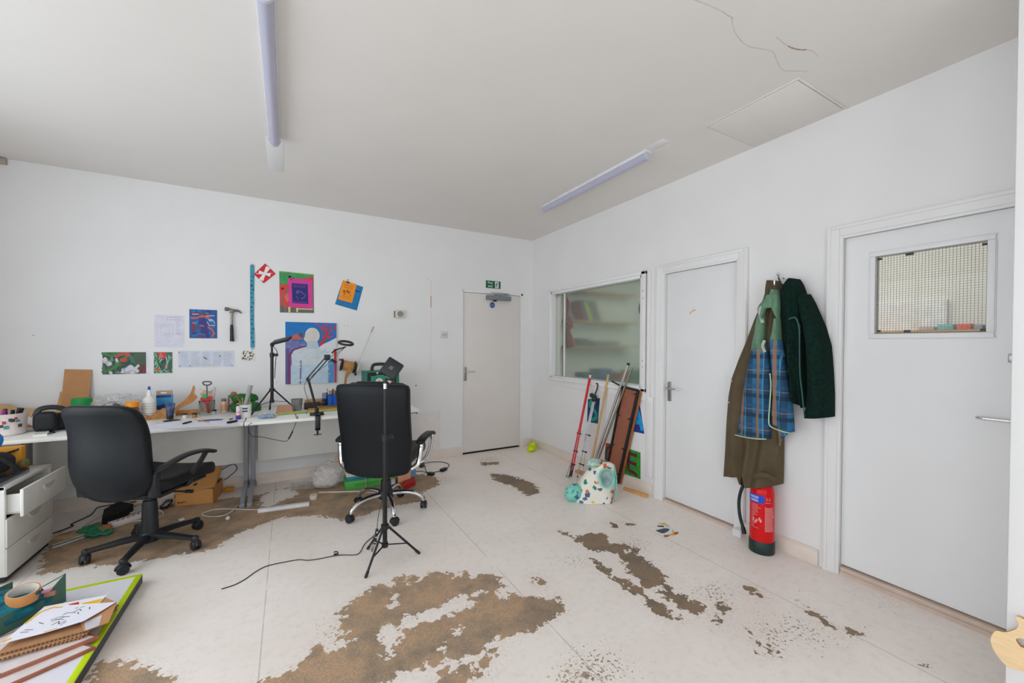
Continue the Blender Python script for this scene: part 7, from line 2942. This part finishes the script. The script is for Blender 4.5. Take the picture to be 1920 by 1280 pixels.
def over(base, f, col, amt):
    m_ = N.new('ShaderNodeMix'); m_.data_type = 'RGBA'
    k_ = N.new('ShaderNodeMath'); k_.operation = 'MULTIPLY'; k_.inputs[1].default_value = amt
    L_.new(f, k_.inputs[0])
    L_.new(k_.outputs[0], m_.inputs[0])
    if isinstance(base, tuple): m_.inputs[6].default_value = base
    else: L_.new(base, m_.inputs[6])
    m_.inputs[7].default_value = col
    return m_.outputs[2]


Yo, Zo = sep.outputs[1], sep.outputs[2]
col = over(c3(36, 102, 142), band(Yo, 9.0, .10, .20), c3(22, 50, 78), .75)
col = over(col, band(Zo, 7.6, .35, .12), c3(24, 40, 66), .8)
col = over(col, band(Zo, 7.6, .85, .10), c3(34, 84, 130), .6)
col = over(col, band(Yo, 9.0, .60, .11), c3(150, 112, 74), .8)
col = over(col, band(Zo, 7.6, .05, .035), c3(150, 122, 92), .5)
col = over(col, band(Yo, 9.0, .88, .03), c3(86, 160, 200), .6)
L_.new(col, bs.inputs['Base Color'])
SAGE = mat('sage_fabric', (98, 134, 108), rough=.8, var=.1, scale=20)
TRIMG = mat('mint_binding', (176, 206, 178), rough=.7)
pj = thing('plaid_jacket', 'blue plaid jacket with sage green yoke hanging over the olive coat', 'jacket', (-.13, -3.05, .75))
garment('left_front', [(470, 258, 352), (560, 240, 364), (700, 212, 368), (850, 192, 362), (985, 177, 357)], -.100, -.150, PLAID, pj, bottom=lambda u: 960+26*u, folds=2.2, amp=.018, seed=2.2, nu=24, nv=34, edge=.45)
garment('right_front', [(415, 362, 418), (520, 366, 436), (610, 374, 452), (740, 382, 474), (850, 374, 486), (960, 385, 492)], -.105, -.168, PLAID, pj, bottom=lambda u: 895+52*min(1, u*1.15), folds=1.4, amp=.014, seed=4.2, nu=20, nv=34, edge=.5)
garment('left_yoke', [(270, 300, 330), (330, 284, 330), (420, 266, 330), (490, 252, 352)], -.100, -.146, SAGE, pj, bottom=lambda u: 480+14*u, folds=1.0, amp=.010, seed=1.2, nu=14, nv=16, edge=.5)
garment('right_yoke', [(295, 392, 412), (350, 380, 414), (425, 362, 418)], -.100, -.160, SAGE, pj, folds=.8, amp=.008, seed=3.2, nu=12, nv=12, edge=.5)
CB = [(0, 246), (.10, 272), (.22, 302), (.33, 262), (.42, 236), (.75, 232), (.86, 262), (1.0, 302)]
garment('collar', [(160, 348, 411), (190, 330, 414), (215, 306, 415), (240, 295, 415), (270, 298, 413), (304, 306, 412)], -.120, -.165, SAGE, pj, bottom=lambda u: interp(CB, u)[0], folds=1.6, amp=.012, seed=9.0, nu=40, nv=14, edge=.6)
b = MB()
b.tube(bez([cp(334, 320, -.150), cp(318, 262, -.163), cp(322, 236, -.165), cp(345, 228, -.165)], 6), .011, n=8, flat=.4, up=(1, 0, 0))
b.build('pale_lining', M((178, 182, 178), rough=.85), pj)
b = MB()
b.tube(bez([cp(345, 420, -.150), cp(334, 452, -.158), cp(348, 488, -.158)], 6), .010, n=8, flat=.4, up=(1, 0, 0))
b.build('front_facing', M((178, 182, 178), rough=.85), pj)
garment('hood', [(128, 372, 398), (150, 362, 412), (180, 338, 414), (215, 318, 412)], -.085, -.140, SAGE, pj, folds=1.3, amp=.016, seed=6.0, nu=20, nv=12, edge=.5)
b = MB()
b.tube(bez([cp(377, 608, -.155), cp(382, 680, -.168), cp(376, 780, -.168), cp(370, 880, -.165), cp(382, 912, -.168), cp(430, 934, -.175), cp(490, 950, -.150)], 8), .004, n=6)
b.tube(bez([cp(178, 960, -.125), cp(230, 972, -.150), cp(300, 982, -.155), cp(356, 984, -.135)], 8), .004, n=6)
b.tube(bez([cp(477, 752, -.145), cp(482, 785, -.145)], 4), .005, n=6)
b.build('binding', TRIMG, pj)
garment('back_hem', [(880, 400, 470), (960, 414, 470), (1030, 420, 434)], -.07, -.10, PLAID, pj, bottom=lambda u: 1025-75*u, folds=1, amp=.006, seed=.2, nu=10, nv=12)

# dark green fleece
FLEECE = mat('dark_green_fleece', (17, 39, 33), rough=1.0, var=.3, scale=60, bump=.5, bscale=160, spec=.15)
fj = thing('fleece_jacket', 'dark green fleece jacket with one sleeve hanging down at right of the hook', 'jacket', (-.09, -3.3, .9))
garment('body', [(64, 470, 502), (90, 440, 520), (130, 416, 536), (200, 412, 552), (300, 418, 560), (450, 434, 562), (600, 456, 566), (740, 476, 570), (810, 500, 572)], -.02, -.135, FLEECE, fj, bottom=lambda u: 752+54*min(1, u*1.6), folds=2.4, amp=.026, seed=5.0, nu=36, nv=44, edge=.35)
garment('sleeve', [(150, 520, 552), (200, 522, 580), (260, 528, 606), (340, 540, 640), (450, 550, 672), (600, 552, 684), (740, 556, 690), (868, 540, 690)], -.025, -.165, FLEECE, fj, bottom=lambda u: 868-3*u, folds=1.2, amp=.018, seed=8.0, nu=26, nv=44, edge=.3)
b = MB()
b.tube(bez([cp(545, 330, -.150), cp(548, 600, -.150), cp(560, 720, -.148), cp(575, 860, -.14)], 8), .004, n=6)
b.tube(bez([cp(480, 300, -.135), cp(520, 290, -.15), cp(540, 330, -.152), cp(546, 380, -.15)], 6), .005, n=6)
b.build('seam', mat('fleece_seam', (60, 92, 84), rough=.9), fj)
b = MB()
b.tube(bez([cp(468, 95, -.09), cp(455, 80, -.08), cp(462, 68, -.06), cp(478, 78, -.06)], 5), .004, n=6)
b.build('hanging_loop', M((180, 186, 190)), fj)

# ---- fire extinguisher
ec = Vector((-.122, -3.083, 0))
t = thing('fire_extinguisher', 'red fire extinguisher with a blue band standing beneath the coats', 'fire extinguisher', ec)
R1 = .071
b = MB()
b.lathe([(0, .06), (R1, .06), (R1, .385), (R1*.97, .41), (R1*.85, .435), (R1*.6, .452), (.022, .46), (.022, .475), (0, .475)], ec, n=40)
b.build('cylinder', M((206, 8, 14), rough=.28, spec=.35), t)
b = MB()
b.lathe([(0, 0), (R1+.002, 0), (R1+.004, .004), (R1+.004, .078), (R1+.001, .082), (R1-.004, .082), (0, .08)], ec, n=40)
b.build('base_boot', M((28, 48, 46), rough=.45), t)
camdir = math.atan2(CAM.y-ec.y, CAM.x-ec.x)


def cylpatch(b, a0, a1, z0, z1, r, n=10):
    """label patch on the cylinder; angles from the camera side, positive = right in the photo"""
    b.grid(lambda u, v: ec+Vector((math.cos(camdir+a0+(a1-a0)*u)*r, math.sin(camdir+a0+(a1-a0)*u)*r, z0+(z1-z0)*v)), n, 1)


b = MB()
cylpatch(b, -1.45, .18, .335, .388, R1+.0006, 16)
b.m = 1
for k in range(6):   # POWDER in white block letters set round the cylinder
    a_ = -1.02+.135*k
    ch = 'POWDER'[k]
    ang = camdir+a_
    nr = Vector((math.cos(ang), math.sin(ang), 0))
    tg = Vector((-nr.y, nr.x, 0))
    q = ec+nr*(R1+.0009)+Vector((0, 0, .370))
    b.text(ch, .021, Matrix(((tg.x, 0, nr.x, q.x), (tg.y, 0, nr.y, q.y), (0, 1, 0, q.z), (0, 0, 0, 1))), .0002)
cylpatch(b, -1.05, -.28, .344, .348, R1+.0009, 8)
cylpatch(b, -1.05, -.34, .352, .356, R1+.0009, 8)
b.build('blue_band', [M((22, 70, 196), rough=.3), M((214, 222, 240), rough=.4)], t)
b = MB()
for k, ch in enumerate('2.3'):
    a_ = .36+.12*k
    ang = camdir+a_
    nr = Vector((math.cos(ang), math.sin(ang), 0))
    tg = Vector((-nr.y, nr.x, 0))
    q = ec+nr*(R1+.0009)+Vector((0, 0, .366))
    b.text(ch, .026, Matrix(((tg.x, 0, nr.x, q.x), (tg.y, 0, nr.y, q.y), (0, 1, 0, q.z), (0, 0, 0, 1))), .0002)
cylpatch(b, .26, .72, .343, .346, R1+.0008, 6)
random.seed(11)
zz = .325
while zz > .165:
    cylpatch(b, -.95, -.95+random.uniform(.35, .9) if zz > .25 or zz < .18 else -.65, zz-.003, zz, R1+.0008, 6)
    zz -= .0095
zz = .312
while zz > .160:
    cylpatch(b, .30, .30+random.uniform(.62, .86), zz-.0034, zz, R1+.0008, 6)
    zz -= .0066
for a_, z_ in ((-.72, .222), (-.42, .220), (-.55, .208), (-.2, .232), (-.1, .222)):
    cylpatch(b, a_-.07, a_+.07, z_-.010, z_+.010, R1+.0008, 4)
cylpatch(b, .24, .28, .155, .318, R1+.0008, 2)
b.build('printing', M((226, 150, 150), rough=.45), t)
b = MB()
b.cyl(ec+Vector((0, 0, .47)), ec+Vector((0, 0, .51)), .020, n=16)
b.box(ec.x-.012, ec.x+.012, ec.y-.02, ec.y+.08, .505, .52, bev=.003)
b.box(ec.x-.012, ec.x+.012, ec.y-.03, ec.y+.085, .53, .542, bev=.003)
b.build('valve', BLKMT, t)
b = MB()
h0 = ec+Vector((-.01, .02, .495))
P = [h0, RW(1400, 902, -.13), RW(1390, 918, -.13), RW(1385.5, 940, -.13), RW(1387, 965, -.13), RW(1392, 985, -.13), RW(1395, 994, -.13)]
b.tube(bez(P, 8), .0105, n=12)
b.build('hose', mat('hose_rubber', (26, 44, 46), rough=.5), t)
b = MB()
b.tube([RW(1393, 988, -.13), RW(1395.5, 1000, -.13)], .014, n=12)
b.build('nozzle', BLKPL, t)
b = MB()
b.box(-.0105, -.001, -2.905, -2.857, .045, .42, bev=.002)
b.box(-.085, -.001, -2.92, -2.857, .0, .05, bev=.004)
tag(b.build('wall_bracket', M((226, 226, 228), rough=.45)), 'white upright bracket on the wall behind the extinguisher hose', 'bracket')

# ---- plywood cut-out at the edge of the near wall
b = MB()
xw = -.622
P = [(1857, 1200), (1860, 1190), (1868, 1182), (1884, 1185), (1900, 1181), (1908, 1176), (1910, 1168), (1905, 1160), (1906, 1155.5), (1912, 1156), (1919, 1160), (1930, 1162), (1934, 1170), (1928, 1178), (1932, 1186), (1942, 1196), (1948, 1212), (1946, 1228), (1940, 1242), (1930, 1254), (1916, 1258), (1900, 1254), (1885, 1246), (1872, 1232), (1862, 1216)]
pts = [at(px, py, 0, xw) for px, py in P]
pts = bez(pts, 3, closed=True)
hole = [at(px, py, 0, xw) for px, py in ((1905, 1198), (1912, 1196), (1922, 1200), (1927, 1210), (1922, 1214), (1914, 1212), (1908, 1205))]
hole = bez(hole, 3, closed=True)
# plate with a hole: bridge both loops
n1, n2 = len(pts), len(hole)
bmt = b.bm
for dx in (0, .009):
    o_ = [bmt.verts.new(p+Vector((dx, 0, 0))) for p in pts]
    h_ = [bmt.verts.new(p+Vector((dx, 0, 0))) for p in hole]
    e_ = [bmt.edges.new((o_[i], o_[(i+1) % n1])) for i in range(n1)]+[bmt.edges.new((h_[i], h_[(i+1) % n2])) for i in range(n2)]
    bmesh.ops.triangle_fill(bmt, edges=e_, use_beauty=True)
    if dx == 0:
        o0, h0_ = o_, h_
    else:
        b.m = 1
        for A_, B2, n_ in ((o0, o_, n1), (h0_, h_, n2)):
            for i in range(n_):
                b.face([A_[i], A_[(i+1) % n_], B2[(i+1) % n_], B2[i]])
o = b.build('wooden_cutout', [PLY, M((176, 128, 78), rough=.7)], sharp=30)
tag(o, 'curvy pale plywood cut-out with a hole at the lower right edge', 'cut-out')
b = MB()
b.cyl((-.613, -4.222, .345), (-.598, -4.222, .345), .008, n=10)
b.build('fixing', SATIN, o)

# ---- beyond the window: shelves with books and a red garland
for k, (z, x0, x1, lb) in enumerate(((2.105, .50, 1.75, 'upper'), (1.685, .50, 1.75, 'middle'), (1.335, .50, 1.75, 'lower'))):
    b = MB()
    b.box(x0, x1, -.24, -.002, z, z+.022, bev=.002)
    tag(b.build('wall_shelf', mat('shelf_wood', (196, 160, 112), rough=.6, var=.08)), '%s wooden wall shelf seen blurred through the frosted window' % lb, 'shelf', group='wall shelves in the next room')
bx = .62
cols = [((150, 40, 44), .03, 'red'), ((60, 76, 130), .05, 'blue'), ((206, 222, 30), .05, 'lime'), ((128, 128, 130), .06, 'grey'), ((70, 110, 130), .05, 'slate'), ((176, 140, 100), .04, 'tan')]
for i, (c_, w_, nm) in enumerate(cols):
    b = MB()
    h = .26+.02*(i % 2)
    sh_x = .42*h
    z0 = 1.708
    # leaning book, spine towards the window
    b.prism([(bx+sh_x, -.22, z0), (bx+w_+sh_x, -.22, z0), (bx+w_+.0, -.22, z0+h), (bx, -.22, z0+h)], (0, .18, 0))
    tag(b.build('book', M(c_, rough=.6)), 'leaning %s book on the middle shelf behind the frosted window' % nm, 'book', group='books leaning on the middle shelf')
    bx += w_+.006
for i, (x, y, w_, h, c_, nm) in enumerate(((.62, -.2, .22, .10, (86, 96, 96), 'grey low box on the lower shelf behind the frosted window'), (.9, -.2, .5, .07, (130, 134, 130), 'long pale box on the lower shelf behind the frosted window'))):
    b = MB()
    b.box(x, x+w_, y, y+.16, 1.358, 1.358+h, bev=.006)
    tag(b.build('storage_box', M(c_, rough=.7)), nm, 'box')
b = MB()
b.box(.30, 2.0, -.70, -.06, .86, .89)
b.box(.34, .40, -.66, -.60, 0, .86)
b.box(1.9, 1.96, -.66, -.60, 0, .86)
b.box(.34, .40, -.16, -.10, 0, .86)
b.box(1.9, 1.96, -.16, -.10, 0, .86)
tag(b.build('workbench', M((120, 120, 112), rough=.7)), 'workbench standing behind the frosted window', 'bench')
for i, (x, y, w_, h, c_, nm) in enumerate(((.40, -.62, .2, .12, (54, 80, 90), 'dark teal box'), (.66, -.6, .24, .16, (50, 84, 120), 'blue box'), (.98, -.58, .2, .10, (150, 56, 50), 'red box'), (1.22, -.6, .22, .12, (84, 130, 104), 'green box'), (1.5, -.55, .22, .12, (70, 90, 120), 'slate blue box'))):
    b = MB()
    b.box(x, x+w_, y, y+.2, .892, .892+h, bev=.008)
    tag(b.build('storage_box', M(c_, rough=.7)), nm+' on the workbench behind the frosted window', 'box')
b = MB()   # red garland hung close behind the glass
P = [at(*p, 0, .085) for p in ((1061, 552), (1067, 566), (1066, 590), (1073, 600), (1074, 612), (1068, 618), (1076, 640), (1078, 650), (1062, 653), (1060, 630), (1058, 610), (1054, 600), (1059, 592), (1060, 570))]
b.prism(P, (.012, 0, 0))
b.m = 1
for (px, py) in ((1064, 602), (1071, 600), (1063, 612), (1068, 606)):
    q = at(px, py, 0, .084)
    b.cyl(q, q+Vector((.002, 0, 0)), .010, n=8)
b.m = 0
q = at(1064, 552, 0, .09)
b.tube([q, Vector((q.x, q.y, 2.03))], .003, n=6)
tag(b.build('red_garland', [M((176, 44, 56), rough=.5), M((214, 190, 190))], sharp=30), 'red paper garland hanging just behind the window glass', 'garland')
b = MB()
q = at(1204, 580, 0, .09)
b.tube(bez([at(1206, 562, 0, .085), at(1201, 572, 0, .085), at(1200, 580, 0, .085), at(1202, 588, 0, .085), at(1206, 596, 0, .085)], 5), .012, n=8)
tag(b.build('green_ring', M((30, 80, 80), rough=.4)), 'dark green curved edge showing at the right of the frosted pane', 'ring')
# beyond door 3: pale noticeboard and a row of coloured things on a shelf
b = MB()
b.box(2.36, 2.399, -3.34, -2.5, 1.15, 1.80)
tag(b.build('notice_board', M((232, 234, 236), rough=.5)), 'white board on the far side seen through the wired glass', 'board')
b = MB()
b.box(2.15, 2.4, -4.9, -2.6, 1.50, 1.515)
tag(b.build('wall_shelf', MATS['shelf_wood']), 'narrow shelf seen low through the wired glass of the right door', 'shelf')
yy = -3.20
for i, (c_, w_, h) in enumerate((((190, 176, 184), .10, .035), ((120, 190, 196), .10, .05), ((226, 96, 76), .08, .05), ((140, 160, 176), .05, .04), ((84, 84, 80), .12, .045), ((170, 130, 110), .06, .07))):
    b = MB()
    b.box(2.2, 2.34, yy-w_, yy, 1.516, 1.516+h, bev=.006)
    tag(b.build('small_tub', M(c_, rough=.5)), '%s tub on the shelf behind the wired glass' % ('pinkish', 'turquoise', 'coral', 'grey blue', 'dark grey', 'brown')[i], 'tub')
    yy -= w_+.02

# ---- ceiling battens
for k, (x, ya, yb, lb) in enumerate(((-2.955, -2.73, -1.405, 'long white batten light on the ceiling over the desk side'), (-.622, -2.545, -1.195, 'long white batten light on the ceiling near the right wall'))):
    t = thing('ceiling_light', lb, 'ceiling light', (x, (ya+yb)/2, H-.075), group='batten lights')
    b = MB()
    b.box(x-.034, x+.034, ya, yb, H-.024, H, bev=.004)
    b.build('housing', M((222, 222, 224), rough=.4), t)
    b = MB()
    prof = [(math.cos(a_)*.031, -math.sin(a_)*.046) for a_ in [PI*i/16 for i in range(17)]]
    b.prism([(x+p, ya+.012, H-.022+q_) for p, q_ in prof], (0, yb-ya-.024, 0))
    b.build('diffuser', mat('opal_diffuser', (178, 178, 198), rough=.25, var=.01), t)
    for yy in (ya, yb-.014):
        b = MB()
        prof = [(math.cos(a_)*.035, -math.sin(a_)*.050) for a_ in [PI*i/16 for i in range(17)]]
        b.prism([(x+p, yy, H-.020+q_) for p, q_ in prof], (0, .014, 0))
        b.build('end_cap', M((196, 196, 206), rough=.35), t)
b = MB()
b.box(-3.012, -2.905, -1.40, -.80, H-.0012, H, bev=.0004)
b.box(-.665, -.578, -2.70, -2.56, H-.0012, H, bev=.0004)
b.build('paint_patch', mat('patch_white', (228, 228, 228), rough=.8, var=.01), ceiling)
# ================================================================== light
wd = bpy.data.worlds.new('daylight')
SC.world = wd
wd.use_nodes = True
bg = wd.node_tree.nodes['Background']
bg.inputs['Color'].default_value = (0.87, 0.945, 1.0, 1)
bg.inputs['Strength'].default_value = 3.25


def portal(loc, rot, sx, sy):
    ld = bpy.data.lights.new('window_portal', 'AREA')
    ld.shape = 'RECTANGLE'
    ld.size, ld.size_y = sx, sy
    ld.cycles.is_portal = True
    o = bpy.data.objects.new('window_portal', ld)
    o.location, o.rotation_euler = loc, rot
    COL.objects.link(o)


for a0, a1, z0, z1 in WL:
    portal((X0-.16, (a0+a1)/2, (z0+z1)/2), (0, -PI/2, 0), z1-z0, a1-a0)
for a0, a1, z0, z1 in WB:
    portal(((a0+a1)/2, Y0-.16, (z0+z1)/2), (PI/2, 0, 0), a1-a0, z1-z0)


def area(name, loc, rot, sx, sy, watt, col=(1, 1, 1)):
    ld = bpy.data.lights.new(name, 'AREA')
    ld.shape = 'RECTANGLE'
    ld.size, ld.size_y, ld.energy, ld.color = sx, sy, watt, col
    o = bpy.data.objects.new(name, ld)
    o.location, o.rotation_euler = loc, rot
    COL.objects.link(o)
    return o


# added fill light without a fixture, brightens the next room behind the panes
area('next_room_fill', (1.3, -2.6, 2.70), (0, 0, 0), 1.2, 2.5, 29, (1, .99, .97))
SC.view_settings.view_transform = 'Standard'
SC.view_settings.look = 'None'
SC.view_settings.gamma = 1
SC.view_settings.use_curve_mapping = False
SC.view_settings.exposure = 0.0
SC.cycles.use_denoising = True
SC.cycles.max_bounces = 10
SC.cycles.diffuse_bounces = 8
SC.cycles.transmission_bounces = 10
SC.cycles.sample_clamp_indirect = 10
